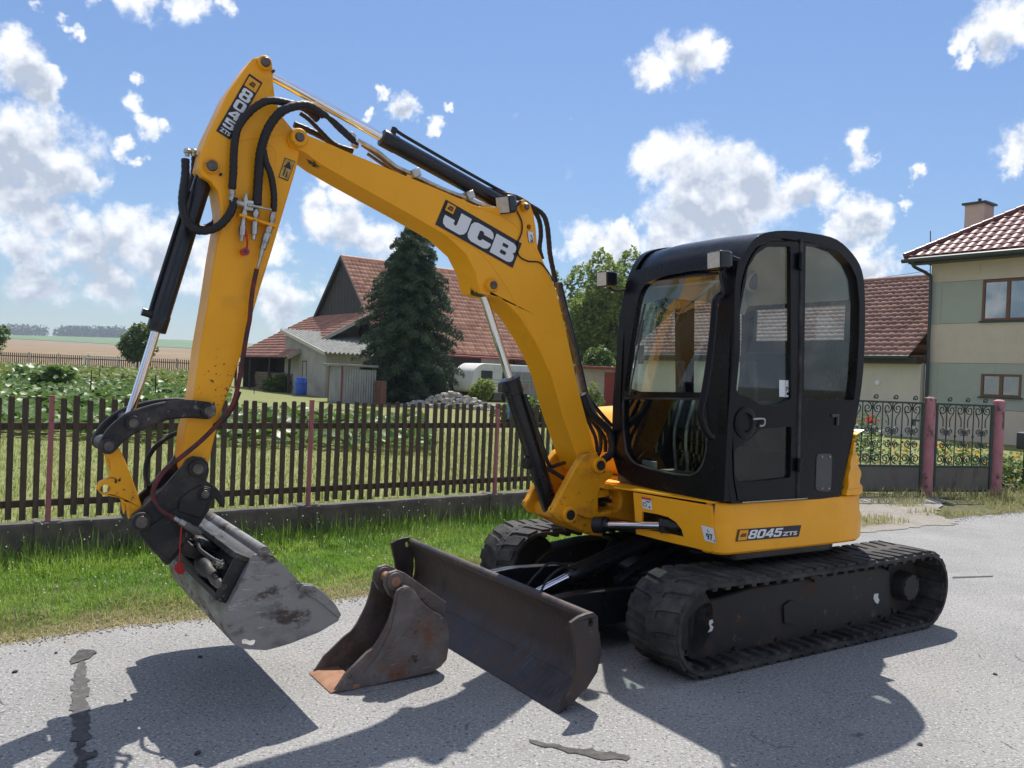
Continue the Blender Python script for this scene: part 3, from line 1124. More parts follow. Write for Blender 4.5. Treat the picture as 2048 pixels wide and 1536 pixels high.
D.rect(0, 0, 1, 1, 'decal_white', 1)
D.rect(0, .8, 1, 1, 'decal_red', 2)
D.rect(.42, .60, .85, .70, 'decal_black', 2)
D.poly(circle2((.27, .36), .2, 16), 'decal_black', 2, [circle2((.27, .36), .14, 16)])
D.poly(circle2((.75, .2), .09, 10), 'decal_black', 2)
D.build('warning_sticker', EX)

# --- king post, swing bracket, swing cylinder ------------------------------------------
kp = [(1.364,0.748),(1.357,0.773),(1.339,0.791),(1.313,0.84),(1.268,0.912),(1.223,0.984),(1.176,1.051),(1.136,1.098),(1.078,1.113),(1.027,1.105),(0.988,1.07),(0.973,1.011),(0.938,0.992),(0.901,0.993),(0.88,0.974),(0.902,0.95),(0.957,0.918),(0.992,0.873),(1.003,0.844),(0.998,0.74),(0.945,0.702),(0.941,0.626),(0.957,0.574),(1.065,0.593),(1.154,0.634),(1.242,0.673),(1.327,0.707)]
for y0, y1 in ((-.085, -.03), (-.37, -.315)):
    b = MB()
    b.prism(kp, y0, y1)
    b.build('king_post_cheek', 'yellow_worn', EX, bevel=0.01)
foot = [(1.026,1.035)][0]
low = [(1.247,0.735)][0]
b = MB()
b.prism([(1.162,0.788),(1.001,0.804),(0.998,0.74),(0.945,0.702),(0.941,0.626),(0.957,0.574),(1.065,0.593),(1.154,0.634),(1.215,0.711)], -.315, -.085)
b.build('king_post_web', 'yellow_worn', EX, bevel=.01)
for c_, r_ in ((foot, .052), (low, .052)):
    b = MB()
    b.rev((c_[0], -.40, c_[1]), (c_[0], .005, c_[1]), [(0, r_), (.985, r_), (1, r_ - .006)], 26)
    o = b.build('pivot_boss', 'yellow_worn', EX)
    b = MB()
    b.cyl((c_[0], -.41, c_[1]), (c_[0], .012, c_[1]), .031, n=22)
    b.build('pivot_pin', 'black_steel', o)
    b = MB()
    b.cyl((c_[0] - .05, -.05, c_[1] - .045), (c_[0] - .05, -.018, c_[1] - .045), .008, n=8)
    b.build('lock_bolt', 'zinc', o)
# embossed mark on the cheek
q = [(1.134,0.938),(1.074,0.959),(1.079,0.982),(1.162,0.976)]
D = Decal(*[P3(p, -.028) for p in (q[0], q[1], q[2], q[3])], lift=.003)
D.poly([(0, 0), (1, 0), (1, 1), (0, 1)], 'yellow_worn', 1, [[(.08, .1), (.92, .1), (.92, .9), (.08, .9)]])
glyphs(D, 'JCB', .18, .28, .82, .72, 'yellow_worn', h=1)
D.build('embossed_mark', EX)
# clevis on the main frame that carries the king post
br = [(0.999,0.894),(0.978,0.914),(0.883,0.903),(0.79,0.876),(0.725,0.856),(0.713,0.652),(0.778,0.671),(0.917,0.699),(0.978,0.709),(0.99,0.727),(0.949,0.737),(0.882,0.741),(0.843,0.761),(0.834,0.812),(0.858,0.854),(0.912,0.874),(0.972,0.878)]
b = MB()
b.prism(br, -.40, .0)
b.build('swing_bracket', 'yellow_worn', EX, bevel=0.014, seg=3)
b = MB()
b.prism(round_poly([(1.024,0.872),(0.919,0.874),(0.903,0.844),(0.917,0.827),(1.006,0.823),(1.028,0.844)], .012, 3), -.36, -.04)
b.prism(round_poly([(1.165,0.73),(1.14,0.741),(0.993,0.727),(0.959,0.71),(0.962,0.693),(0.991,0.689),(1.124,0.711)], .01, 3), -.36, -.01)
b.build('king_post_lug', 'yellow_worn', EX, bevel=.008)
b = MB()
kx = (kp[17][0] + kp[12][0]) / 2 - .03
b.cyl((kx, -.2, .63), (kx, -.2, 1.02), .045, n=20)
b.build('swing_pin', 'black_steel', EX)
b = MB()
b.prism([(.66, -.36), (1.0, -.34), (1.0, .02), (.66, .04)], .63, .665, axis='z')
b.build('swing_floor', 'yellow_worn', EX, bevel=.008)
s0 = [(1.076,0.16,0.689)][0]
s1 = [(0.367,0.729)][0]
s1 = A_ + d_ * s1[0] + Vector((0, 0, s1[1])) + sk_frame[3] * .012
s0 = Vector(s0)
sd = (s1 - s0).normalized()
b = MB()
b.cyl(s0 - sd * .01, s1 + sd * .02, .0235, n=18)
b.build('swing_cylinder_rod', 'chrome', EX)
b = MB()
b.rev(s0 - sd * .10, s0 + sd * .002, [(0, .03), (.1, .052), (.75, .052), (.8, .04), (1, .04)], 18)
b.build('swing_cylinder_eye', 'black_paint', EX)
b = MB()
b.rev(s1, s1 + (sd * .9 - sk_frame[3] * .5).normalized() * .22, [(0, .036), (.05, .046), (.1, .046), (.11, .042), (1, .042)], 18)
b.cyl(s1 + sd * .06 + Vector((0, 0, -.02)), s1 + sd * .06 + sk_frame[3] * .06 + Vector((0, 0, -.02)), .018, n=10)
b.build('swing_cylinder', 'black_paint', EX)

# --- boom --------------------------------------------------------------------------
boom_out = [(3.013,2.782),(2.973,2.76),(2.827,2.731),(2.733,2.709),(2.477,2.658),(2.038,2.566),(1.941,2.543),(1.812,2.559),(1.695,2.603),(1.628,2.631),(1.58,2.611),(1.551,2.555),(1.529,2.468),(1.511,2.349),(1.459,2.27),(1.365,2.123),(1.271,1.871),(1.148,1.494),(1.051,1.241),(0.97,1.042),(0.992,0.981),(1.093,0.984),(1.124,1.036),(1.196,1.191),(1.265,1.329),(1.371,1.59),(1.437,1.704),(1.525,1.821),(1.618,1.929),(1.7,1.994),(1.765,2.036),(1.834,2.036),(1.896,2.048),(1.915,2.087),(1.939,2.162),(2.007,2.264),(2.142,2.353),(2.396,2.447),(2.726,2.563),(2.893,2.626),(2.969,2.666),(3.011,2.679),(3.053,2.686),(3.07,2.721),(3.051,2.76)]
eye = circle2([(1.58,2.473)][0], .016, 14)
b = MB()
b.prism(boom_out, -.31, -.09, [eye])
boom = b.build('boom', 'yellow_boom', EX, bevel=0.010)
# seam of the doubler plate round the knee
b = MB()
b.tube([P3(p, -.0905) for p in [(2.129,2.355),(1.983,2.316),(1.862,2.243),(1.734,2.11),(1.62,1.965),(1.482,1.769),(1.387,1.614)]], .004, 6)
b.tube([P3(p, -.0905) for p in [(1.994,2.538),(1.841,2.526),(1.681,2.471),(1.549,2.368),(1.442,2.229)]], .004, 6)
b.build('weld_seam', 'yellow_boom', boom)
b = MB()
b.prism(round_poly([(2.896,2.705),(2.821,2.703),(2.776,2.685),(2.779,2.638),(2.795,2.609),(2.904,2.637)], .015, 3), -.091, -.0885)
b.build('stiffener_plate', 'yellow_boom', boom, bevel=.002)
tip = [(3.016,2.731)][0]
kneep = [(1.834,2.097)][0]
dtop = [(1.626,2.583)][0]
for nm, c_, r_, rp in (('tip_boss', tip, .047, .024), ('knee_boss', kneep, .040, .024), ('ear_boss', dtop, .027, .019)):
    b = MB()
    b.rev((c_[0], -.35, c_[1]), (c_[0], -.055, c_[1]), [(0, r_ - .006), (.03, r_), (.97, r_), (1, r_ - .006)], 24)
    o = b.build(nm, 'yellow_worn', EX)
    b = MB()
    b.rev((c_[0], -.36, c_[1]), (c_[0], -.045, c_[1]), [(0, rp - .004), (.02, rp), (.98, rp), (1, rp - .004)], 20)
    b.build('pivot_pin', 'pin_steel', o)
q = [(2.214,2.403),(1.686,2.215),(1.629,2.368),(2.154,2.552)]
D = Decal(*[P3(p, -.089) for p in q], lift=.0022)
D.rect(0, 0, 1, 1, 'decal_black', 1)
glyphs(D, 'JCB', .055, .10, .965, .84, 'decal_white', gap=.06)
D.rect(.02, .60, .135, .95, 'decal_black', 3)
D.rect(.03, .63, .13, .93, 'decal_yellow', 4)
glyphs(D, 'JCB', .05, .70, .11, .86, 'decal_black', h=5)
D.build('maker_decal', boom)
q = [(1.581,2.38),(1.538,2.387),(1.551,2.452),(1.596,2.448)]
D = Decal(*[P3(p, -.089) for p in q], lift=.002)
D.rect(0, 0, 1, 1, 'decal_black', 1)
D.rect(.06, .04, .94, .96, 'decal_white', 2)
D.poly([(.40, .55), (.56, .55), (.56, .36), (.68, .28), (.66, .18), (.54, .13), (.42, .17), (.40, .26), (.30, .26), (.33, .11), (.5, .03), (.72, .08), (.80, .24), (.74, .36), (.66, .42), (.66, .62), (.40, .62)], 'decal_black', 3)
D.build('lifting_sticker', boom)

# --- dipper --------------------------------------------------------------------------
dip_out = [(3.214,3.105),(3.171,3.1),(3.147,3.061),(3.145,3.002),(3.131,2.913),(3.085,2.825),(3.036,2.779),(2.998,2.73),(2.995,2.657),(3.017,2.554),(3.066,2.359),(3.117,2.156),(3.167,1.968),(3.21,1.792),(3.284,1.496),(3.34,1.326),(3.382,1.111),(3.398,1.036),(3.443,1.013),(3.49,1.038),(3.509,1.123),(3.498,1.254),(3.469,1.404),(3.446,1.657),(3.419,1.864),(3.397,2.074),(3.377,2.234),(3.373,2.315),(3.39,2.409),(3.427,2.452),(3.467,2.469),(3.487,2.504),(3.478,2.575),(3.447,2.674),(3.404,2.784),(3.363,2.892),(3.296,3.009),(3.253,3.083)]
b = MB()
b.prism(dip_out, -.295, -.105)
dip = b.build('dipper', 'yellow_dipper', EX, bevel=0.010)
apex = [(3.195,3.072)][0]
btop = [(3.43,2.519)][0]
for nm, c_, r_, rp in (('apex_boss', apex, .036, .024), ('ram_boss', btop, .036, .026)):
    b = MB()
    b.rev((c_[0], -.325, c_[1]), (c_[0], -.08, c_[1]), [(0, r_ - .005), (.03, r_), (.97, r_), (1, r_ - .005)], 24)
    o = b.build(nm, 'yellow_worn', EX)
    b = MB()
    b.rev((c_[0], -.335, c_[1]), (c_[0], -.068, c_[1]), [(0, rp - .004), (.02, rp), (.98, rp), (1, rp - .004)], 20)
    b.build('pivot_pin', 'pin_steel', o)
    b = MB()
    b.cyl((c_[0] - .045, -.11, c_[1] - .03), (c_[0] - .045, -.088, c_[1] - .03), .007, n=8)
    b.build('lock_bolt', 'black_steel', o)
b = MB()
b.tube([P3(p, -.106) for p in [(3.319,2.657),(3.261,2.686),(3.165,2.716),(3.083,2.744)]], .004, 6)
b.tube([P3(p, -.106) for p in [(3.17,2.679),(3.133,2.668),(3.116,2.634),(3.117,2.591)]], .0035, 6)
b.build('weld_seam', 'yellow_dipper', dip)
q = [(3.413,2.695),(3.346,2.665),(3.199,2.975),(3.266,3.006)]
D = Decal(*[P3(p, -.104) for p in q], lift=.002)
D.rect(0, 0, 1, 1, 'decal_black', 1)
D.rect(.09, .805, .91, .965, 'decal_yellow', 2)
glyphs(D, 'JCB', .32, .85, .68, .92, 'decal_black', h=3)
for ch, v0, v1 in (('8', .60, .78), ('0', .43, .58), ('4', .28, .41), ('5', .12, .26)):
    glyphs(D, ch, .12, v0, .88, v1, 'decal_white')
D.text('ZTS', .14, .03, .86, .09, 'decal_white', bold=.03)
DIP_DECAL = D.build('model_decal', dip)
q = [(3.102,2.523),(3.052,2.511),(3.019,2.617),(3.073,2.628)]
D = Decal(*[P3(p, -.104) for p in q], lift=.0018)
D.rect(0, 0, 1, 1, 'decal_black', 1)
D.rect(.05, .04, .95, .96, 'sticker_worn', 2)
D.poly([(.12, .55), (.88, .55), (.5, .9)], 'decal_black', 3)
D.poly([(.3, .15), (.42, .15), (.42, .5), (.3, .5)], 'decal_black', 3)
D.poly([(.58, .12), (.72, .12), (.66, .42), (.58, .42)], 'decal_black', 3)
D.build('danger_sticker', dip)

# --- rams -----------------------------------------------------------------------------
def ram(name, pa, pb, t, rr, rb, lug=0.04, port=None):
    """rod from pin a, barrel from fraction t to pin b"""
    a, c = P3(pa, BC), P3(pb, BC)
    d = c - a
    o1 = MB()
    o1.cyl(a, a + d * (t + .02), rr, n=20)
    o1.build(name + '_rod', 'chrome', EX)
    o2 = MB()
    o2.rev(a + Vector((0, -.045, 0)), a + Vector((0, .045, 0)), [(0, lug), (1, lug)], 18)
    o2.build(name + '_rod_eye', 'black_paint', EX)
    o3 = MB()
    L_ = d.length * (1 - t)
    o3.rev(a + d * t, c, [(0, rr * 1.1), (.004, rb * .98), (.01, rb * 1.06), (.10, rb * 1.06), (.105, rb), (.97, rb), (1, rb * .9)], 24)
    o3.rev(c + Vector((0, -.05, 0)), c + Vector((0, .05, 0)), [(0, lug), (1, lug)], 18)
    o = o3.build(name + '_barrel', 'black_paint', EX)
    return o, a, d


bar, a_, d_r = ram('dipper_ram', apex, dtop, .435, .023, .046, .036)
up = d_r.normalized().cross(Vector((0, 1, 0)))
up = up if up.z > 0 else -up
b = MB()
b.tube([a_ + d_r * .47 + up * .045, a_ + d_r * .475 + up * .075, a_ + d_r * .52 + up * .072, a_ + d_r * .75 + up * .068, a_ + d_r * .93 + up * .07, a_ + d_r * 1.0 + up * .085], .010, 8, 5)
b.cyl(a_ + d_r * .47 + up * .03, a_ + d_r * .47 + up * .085, .017, n=12)
b.build('feed_pipe', 'black_paint', bar)
link_p = [(3.741,1.286)][0]
bar, a2, d2 = ram('bucket_ram', link_p, btop, .345, .0205, .044, .034)
b = MB()
side = Vector((0, 0, 0))
lf = d2.normalized().cross(Vector((0, 1, 0)))
lf = lf if lf.x > 0 else -lf
b.tube([a2 + d2 * .40 + lf * .05 + Vector((0, .01, 0)), a2 + d2 * .46 + lf * .052, a2 + d2 * .7 + lf * .052, a2 + d2 * .9 + lf * .05], .009, 8, 4)
b.cyl(a2 + d2 * .405 + lf * .03, a2 + d2 * .405 + lf * .085, .020, n=14)
b.build('feed_pipe', 'black_paint', bar)
bar, a3, d3 = ram('boom_ram', kneep, low, .40, .025, .056, .04)
lf3 = d3.normalized().cross(Vector((0, 1, 0)))
lf3 = lf3 if lf3.x > 0 else -lf3
b = MB()
b.tube([a3 + d3 * .47 - lf3 * .03 + Vector((0, .06, 0)), a3 + d3 * .52 - lf3 * .03 + Vector((0, .065, 0)), a3 + d3 * .70 - lf3 * .04 + Vector((0, .065, 0)), a3 + d3 * .80 - lf3 * .05 + Vector((0, .06, 0)), a3 + d3 * .82 - lf3 * .12 + Vector((0, .05, 0)), a3 + d3 * .84 - lf3 * .2 + Vector((0, .0, 0))], .013, 8, 5)
b.build('feed_pipe', 'black_paint', bar)
b = MB()
b.rev(a3 + d3 * .395, a3 + d3 * .405, [(0, .064), (1, .064)], 22)
b.build('gland_collar', 'black_paint', bar, bevel=.002)
b = MB()
b.box(a3 + d3 * .42 + lf3 * .06, (.05, .06, .06))
b.build('port_block', 'black_paint', bar, bevel=.005)
b = MB()
b.box(a3 + d3 * .76 + lf3 * .065, (.04, .05, .07))
b.build('port_block', 'black_paint', bar, bevel=.005)

# --- bucket linkage, quick hitch ------------------------------------------------------------
lk = [(3.412,1.346),(3.502,1.352),(3.6,1.341),(3.678,1.316),(3.741,1.286),(3.803,1.236),(3.84,1.182)]
lk_o = band2(lk, [.042, .043, .044, .047, .050, .046, .040], 5)
for y0, y1 in ((-.095, -.06), (-.34, -.305)):
    b = MB()
    b.prism(lk_o, y0, y1)
    o = b.build('tipping_link', 'black_steel', EX, bevel=.008)
for p in (lk[0], lk[4], lk[6]):
    b = MB()
    b.cyl((p[0], -.345, p[1]), (p[0], -.045, p[1]), .034, n=22)
    o = b.build('link_boss', 'black_steel', EX, bevel=.003)
    b = MB()
    b.cyl((p[0], -.355, p[1]), (p[0], -.038, p[1]), .021, n=18)
    b.build('link_pin', 'pin_steel', o)
yl = [(3.849,1.15),(3.834,1.204),(3.803,1.191),(3.776,1.144),(3.741,1.059),(3.678,0.887),(3.654,0.835),(3.684,0.794),(3.717,0.813),(3.735,0.835),(3.747,0.899),(3.771,0.934),(3.81,0.944),(3.852,0.953),(3.874,0.98),(3.865,1.011),(3.828,1.028),(3.814,1.07),(3.823,1.112)]
yh = circle2([(3.839,0.979)][0], .021, 14)
for y0, y1 in ((-.15, -.10), (-.30, -.25)):
    b = MB()
    b.prism(yl if y0 > -.2 else yl[:12] + yl[17:], y0, y1, [yh] if y0 > -.2 else ())
    b.build('bucket_link', 'yellow_worn', EX, bevel=.010)
b = MB()
b.prism([(3.801,1.128),(3.778,1.128),(3.74,1.043),(3.705,0.94),(3.728,0.924),(3.762,1.01)], -.25, -.15)
b.build('link_web', 'yellow_worn', EX)
hp0 = [(3.452,1.07)][0]
hp1 = [(3.691,0.831)][0]
hitch = [(3.517,1.08),(3.5,1.11),(3.469,1.126),(3.427,1.121),(3.399,1.095),(3.393,1.055),(3.404,1.007),(3.371,0.988),(3.336,0.952),(3.317,0.911),(3.315,0.871),(3.333,0.885),(3.359,0.922),(3.379,0.909),(3.386,0.866),(3.424,0.802),(3.464,0.743),(3.491,0.706),(3.526,0.653),(3.558,0.619),(3.573,0.614),(3.624,0.678),(3.706,0.785),(3.734,0.812),(3.738,0.842),(3.721,0.866),(3.685,0.894),(3.61,0.967),(3.556,1.033)]
for y0, y1 in ((-.095, -.06), (-.34, -.305)):
    b = MB()
    b.prism(hitch, y0, y1)
    o = b.build('hitch_plate', 'black_steel', EX, bevel=.006)
b = MB()
b.prism([(3.64,0.9),(3.538,0.981),(3.422,0.968),(3.401,0.88),(3.464,0.761),(3.559,0.647),(3.641,0.722),(3.676,0.809)], -.305, -.095)
b.build('hitch_body', 'black_steel', EX, bevel=.01)
b = MB()
b.prism([(3.472,0.97),(3.431,0.991),(3.384,0.976),(3.39,0.914),(3.425,0.829),(3.534,0.869),(3.524,0.929)], -.062, -.045)
b.prism([(3.687,0.785),(3.535,0.887),(3.468,0.848),(3.481,0.745),(3.559,0.638),(3.633,0.713)], -.062, -.05)
b.build('hitch_cheek', 'black_steel', EX, bevel=.005)
for p, r_ in ((hp0, .040), (hp1, .044), ([(3.416,0.947)][0], .030)):
    b = MB()
    b.cyl((p[0], -.36, p[1]), (p[0], -.035, p[1]), r_, n=24)
    o = b.build('hitch_boss', 'black_steel', EX, bevel=.004)
    b = MB()
    b.cyl((p[0], -.37, p[1]), (p[0], -.024, p[1]), r_ * .66, n=20)
    b.build('hitch_pin', 'pin_steel', o, bevel=.003)

# --- tilting ditching bucket --------------------------------------------------------------
YB0, YB1 = .42, -.82
bp = [(3.322,0.701),(3.303,0.738),(3.26,0.748),(3.222,0.731),(3.167,0.678),(3.123,0.63),(3.083,0.59),(3.027,0.579),(2.973,0.536),(2.918,0.477),(2.889,0.428),(2.901,0.398),(2.992,0.357),(3.127,0.323),(3.234,0.308),(3.339,0.33),(3.378,0.356),(3.403,0.411),(3.415,0.484),(3.402,0.534),(3.358,0.624)]
bh = round_poly([(3.345,0.371),(3.329,0.373),(3.309,0.361),(3.289,0.364),(3.28,0.353),(3.284,0.339),(3.304,0.339),(3.324,0.348),(3.342,0.352)], .004, 2)
tb = None
for y0, y1 in ((YB0 - .018, YB0), (YB1, YB1 + .018)):
    b = MB()
    b.prism(bp, y0, y1, [bh])
    o = b.build('bucket_end_plate', 'worn_steel', EX, bevel=.004)
    c = MB()
    dy = (.004 if y0 > 0 else -.004)
    c.prism([(3.102,0.567),(3.079,0.587),(3.025,0.576),(2.973,0.534),(2.918,0.474),(2.891,0.426),(2.906,0.418),(3.007,0.506)], (y1 if y0 > 0 else y0) + dy * .1, (y1 if y0 > 0 else y0) + dy * 3)
    c.build('side_cutter', 'worn_steel', o, bevel=.003)
# shell: from the top of the mouth, down the back, round the heel, along the floor
sh = bp[2:0:-1] + bp[0:1] + bp[:-6:-1] + [bp[15], bp[14], bp[13], bp[12], bp[11]]
cx_, cz_ = sum(p[0] for p in bp) / len(bp), sum(p[1] for p in bp) / len(bp)
inn = []
for p in sh:
    d = Vector((cx_ - p[0], cz_ - p[1]))
    d.normalize()
    inn.append((p[0] + d.x * .016, p[1] + d.y * .016))
b = MB()
b.prism(sh + inn[::-1], YB1 + .018, YB0 - .018)
b.build('bucket_shell', 'worn_steel', EX, smooth=50)
b = MB()
t0 = Vector((bp[2][0], bp[2][1]))
b.rev((t0.x, YB1, t0.y + .0), (t0.x, YB0 + .004, t0.y), [(0, .026), (1, .026)], 14)
b.build('mouth_tube', 'worn_steel', EX)
# tilt mechanism: dark box behind the shell with cylinder, brackets and fittings
def bkp(u, y, h=0.0):
    """point on the flat back of the bucket: u along the back 0 top .. 1 low, h outwards"""
    a, c = Vector((bp[0][0], 0, bp[0][1])), Vector((bp[19][0], 0, bp[19][1]))
    n_ = Vector((c.z - a.z, 0, -(c.x - a.x))).normalized()
    if n_.x < 0:
        n_ = -n_
    p = a + (c - a) * u + n_ * h
    p.y = y
    return p


def slab(mb, u0, u1, y0, y1, h0, h1):
    vs = [bkp(u, y, h) for u in (u0, u1) for y in (y0, y1) for h in (h0, h1)]
    mb.add(vs, [(0, 1, 3, 2), (4, 6, 7, 5), (0, 4, 5, 1), (2, 3, 7, 6), (0, 2, 6, 4), (1, 5, 7, 3)])


b = MB()
slab(b, -.12, .02, YB1 + .05, YB0 - .03, .0, .07)
slab(b, .92, 1.06, YB1 + .05, YB0 - .05, .0, .05)
slab(b, -.05, 1.0, YB0 - .06, YB0 - .045, .0, .06)
slab(b, -.05, 1.0, YB1 + .10, YB1 + .115, .0, .06)
slab(b, -.02, .98, YB1 + .1, YB0 - .06, -.02, .012)
b.build('tilt_frame', 'black_steel', EX, bevel=.004)
b = MB()
slab(b, .30, .62, -.36, -.06, .02, .20)
slab(b, .05, .22, -.30, .0, .02, .12)
slab(b, .70, .86, -.42, .10, .02, .09)
b.build('tilt_bracket', 'black_steel', EX, bevel=.01)
b = MB()
b.rev(bkp(.60, .0, .075), bkp(.66, .27, .055), [(0, .026), (.2, .036), (.55, .036), (.6, .028), (1, .026)], 18)
b.build('tilt_cylinder', 'black_steel', EX)
b = MB()
b.rev(bkp(.68, .24, .07), bkp(.72, .38, .045), [(0, .016), (.3, .024), (.7, .024), (1, .014)], 14)
b.build('tilt_cylinder_eye', 'pin_steel', EX)
for k, (u, y) in enumerate(((.30, .27), (.38, .25), (.34, .30))):
    b = MB()
    b.rev(bkp(u, y, .03), bkp(u - .02, y, .10), [(0, .010), (.3, .010), (.31, .016), (.6, .016), (.61, .009), (1, .009)], 8)
    b.build('hose_fitting', 'zinc', EX)
b = MB()
b.tube([bkp(.30, .27, .09), bkp(.25, .15, .14), bkp(.2, .0, .12), bkp(.3, -.1, .10)], .009, 7)
b.build('hydraulic_hose', 'hose', EX)

# --- hoses and couplings on the dipper ------------------------------------------------------
def hose(pts_y, r, m='hose', wob=0.06, n=9, name='hydraulic_hose', sm=7):
    bb = MB()
    bb.tube(pts_y, r, n, sm, wob)
    return bb.build(name, m, EX, smooth=60)


hy = -.07
hose([(p[0], hy + o, p[1]) for p, o in zip([(2.912,2.851),(2.99,2.884),(3.097,2.883),(3.182,2.874),(3.241,2.835),(3.286,2.781),(3.319,2.721),(3.331,2.653),(3.334,2.582),(3.333,2.505),(3.336,2.422)], (-.03, -.0, .03, .03, .02, 0, 0, 0, 0, 0, 0))], .019)
hose([(p[0], hy + o, p[1]) for p, o in zip([(2.89,2.872),(2.975,2.894),(3.05,2.875),(3.123,2.83),(3.166,2.773),(3.191,2.714),(3.204,2.657),(3.211,2.596),(3.211,2.512),(3.213,2.422),(3.213,2.362)], (.0, .02, .04, .05, .04, .03, .02, .01, 0, 0, 0))], .023)
hose([(p[0], hy + o, p[1]) for p, o in zip([(3.194,2.635),(3.18,2.578),(3.156,2.527),(3.139,2.476),(3.13,2.417),(3.129,2.344)], (.01, .01, .01, .0, 0, 0))], .0165)
hose([(p[0], -.25, p[1]) for p in [(2.985,2.846),(2.905,2.83),(2.823,2.807),(2.739,2.776),(2.654,2.765)]], .017)
hose([(p[0], -.20, p[1]) for p in [(2.971,2.895),(2.924,2.872),(2.856,2.822),(2.8,2.781),(2.744,2.759)]], .012)
hose([(p[0], -.12, p[1]) for p in [(2.888,2.893),(2.821,2.868),(2.751,2.824),(2.695,2.784)]], .014)
hose([(p[0], -.12, p[1]) for p in [(2.869,2.897),(2.793,2.836),(2.723,2.791),(2.68,2.767)]], .013)
# loop from the bucket ram ports round to the dipper
hose([(p[0], y, p[1]) for p, y in zip([(3.53,2.555),(3.53,2.473),(3.546,2.383),(3.548,2.307),(3.524,2.24),(3.472,2.206),(3.399,2.228),(3.349,2.288),(3.328,2.339),(3.326,2.381)], (-.19, -.18, -.14, -.12, -.11, -.10, -.08, -.07, -.07, -.07))], .020)
hose([(p[0], y, p[1]) for p, y in zip([(3.475,2.584),(3.475,2.5),(3.492,2.408),(3.486,2.319),(3.445,2.246),(3.376,2.267),(3.342,2.321)], (-.24, -.25, -.26, -.26, -.26, -.27, -.27))], .018)
b = MB()
for c_ in [(3.521,2.593),(3.492,2.598),(3.469,2.59)]:
    b.rev((c_[0], -.20, c_[1] - .02), (c_[0], -.20, c_[1] + .016), [(0, .012), (.4, .012), (.42, .018), (.8, .018), (1, .012)], 8)
b.build('port_fitting', 'zinc', EX)
# coupling block
def fit(a, c, prof, m='zinc', nm='quick_coupling'):
    bb = MB()
    bb.rev(a, c, prof, 10)
    return bb.build(nm, m, EX)


F2 = [(3.337,2.417),(3.335,2.381),(3.34,2.364),(3.293,2.358),(3.257,2.351),(3.269,2.406),(3.272,2.333),(3.277,2.279),(3.284,2.174),(3.217,2.346),(3.22,2.298),(3.224,2.189),(3.134,2.336),(3.138,2.288),(3.157,2.232),(3.18,2.144),(3.198,2.057)]
FP = [Vector((p[0], -.066, p[1])) for p in F2]
hexp = [(0, .011), (.25, .011), (.26, .016), (.6, .016), (.61, .012), (1, .012)]
fit(FP[0], FP[1], hexp)
fit(FP[1], FP[2], [(0, .014), (1, .014)])
fit(FP[2], FP[4], [(0, .012), (.5, .015), (1, .015)])
fit(FP[5], FP[6], hexp)
fit(FP[6], FP[7], [(0, .013), (.3, .013), (.31, .018), (.7, .018), (.71, .012), (1, .012)])
fit(FP[7], FP[8], [(0, .013), (.3, .013), (.31, .019), (.72, .019), (.73, .013), (1, .010)])
fit(FP[9], FP[10], [(0, .012), (.4, .018), (.8, .018), (1, .013)])
fit(FP[10], FP[11], [(0, .013), (.2, .017), (.75, .017), (.76, .010), (1, .010)])
fit(FP[12], FP[13], [(0, .012), (.4, .016), (.8, .016), (1, .012)])
fit(FP[13], FP[14], [(0, .012), (.4, .019), (.9, .019), (1, .015)])
fit(FP[14], FP[15], [(0, .016), (.1, .020), (.55, .020), (.56, .016), (.9, .018), (1, .012)])
fit(FP[15], FP[16], [(0, .011), (.4, .011), (.41, .008), (1, .008)])
b = MB()
b.box(FP[4], (.045, .035, .05))
l0 = FP[4] + Vector((0, .022, 0))
lp = [(3.266,2.351),(3.217,2.35),(3.147,2.344)]
b.tube([(p[0], -.045, p[1]) for p in lp], (.009, .006), 8, 3)
b.build('valve_lever', 'zinc', EX, bevel=.003)
q = [(3.3,2.307),(3.116,2.274),(3.118,2.26),(3.302,2.294)]
b = MB()
b.prism(q, -.11, -.045)
b.build('coupling_bracket', 'yellow_worn', EX, bevel=.002)
# red cap on its strap
rc = [(3.271,2.242),(3.261,2.202),(3.257,2.155),(3.266,2.125)]
b = MB()
b.tube([(p[0], -.055, p[1]) for p in rc], .005, 6, 4)
b.rev((rc[3][0], -.085, rc[3][1]), (rc[3][0], -.045, rc[3][1]), [(0, .018), (1, .02)], 14, caps=True)
o = b.build('dust_cap', 'red_plastic', EX)
b = MB()
b.cyl((rc[3][0], -.05, rc[3][1]), (rc[3][0], -.044, rc[3][1]), .011, n=12)
b.build('cap_socket', 'grille_dark', o)
# red-black hose down to the tilt bucket and its dark twin
hp = [(3.203,2.048),(3.218,1.959),(3.225,1.879),(3.228,1.8),(3.24,1.72),(3.262,1.621)]
hp2 = [(3.275,1.481),(3.302,1.375),(3.359,1.295),(3.44,1.208),(3.52,1.14),(3.598,1.074),(3.643,1.007),(3.65,0.949),(3.615,0.888),(3.553,0.842)]
hose([(p[0], -.062, p[1]) for p in hp[:5]] + [(p[0], y, p[1]) for p, y in zip(hp2, (-.045, -.04, -.035, -.03, -.02, -.015, -.01, -.01, -.01, -.015))], .0115, 'hose_red', wob=0)
hp3 = [(3.258,1.441),(3.291,1.358),(3.358,1.276),(3.493,1.214),(3.574,1.162),(3.621,1.093),(3.636,1.015),(3.628,0.963)]
hose([(p[0], y, p[1]) for p, y in zip(hp3, (-.09, -.09, -.10, -.34, -.34, -.34, -.3, -.25))], .0125, wob=0)
e0, e1, e2 = [Vector((p[0], -.015, p[1])) for p in [(3.557,0.847),(3.508,0.814),(3.431,0.761)]]
fit(e0, e1, [(0, .012), (.5, .012), (.51, .017), (1, .017)])
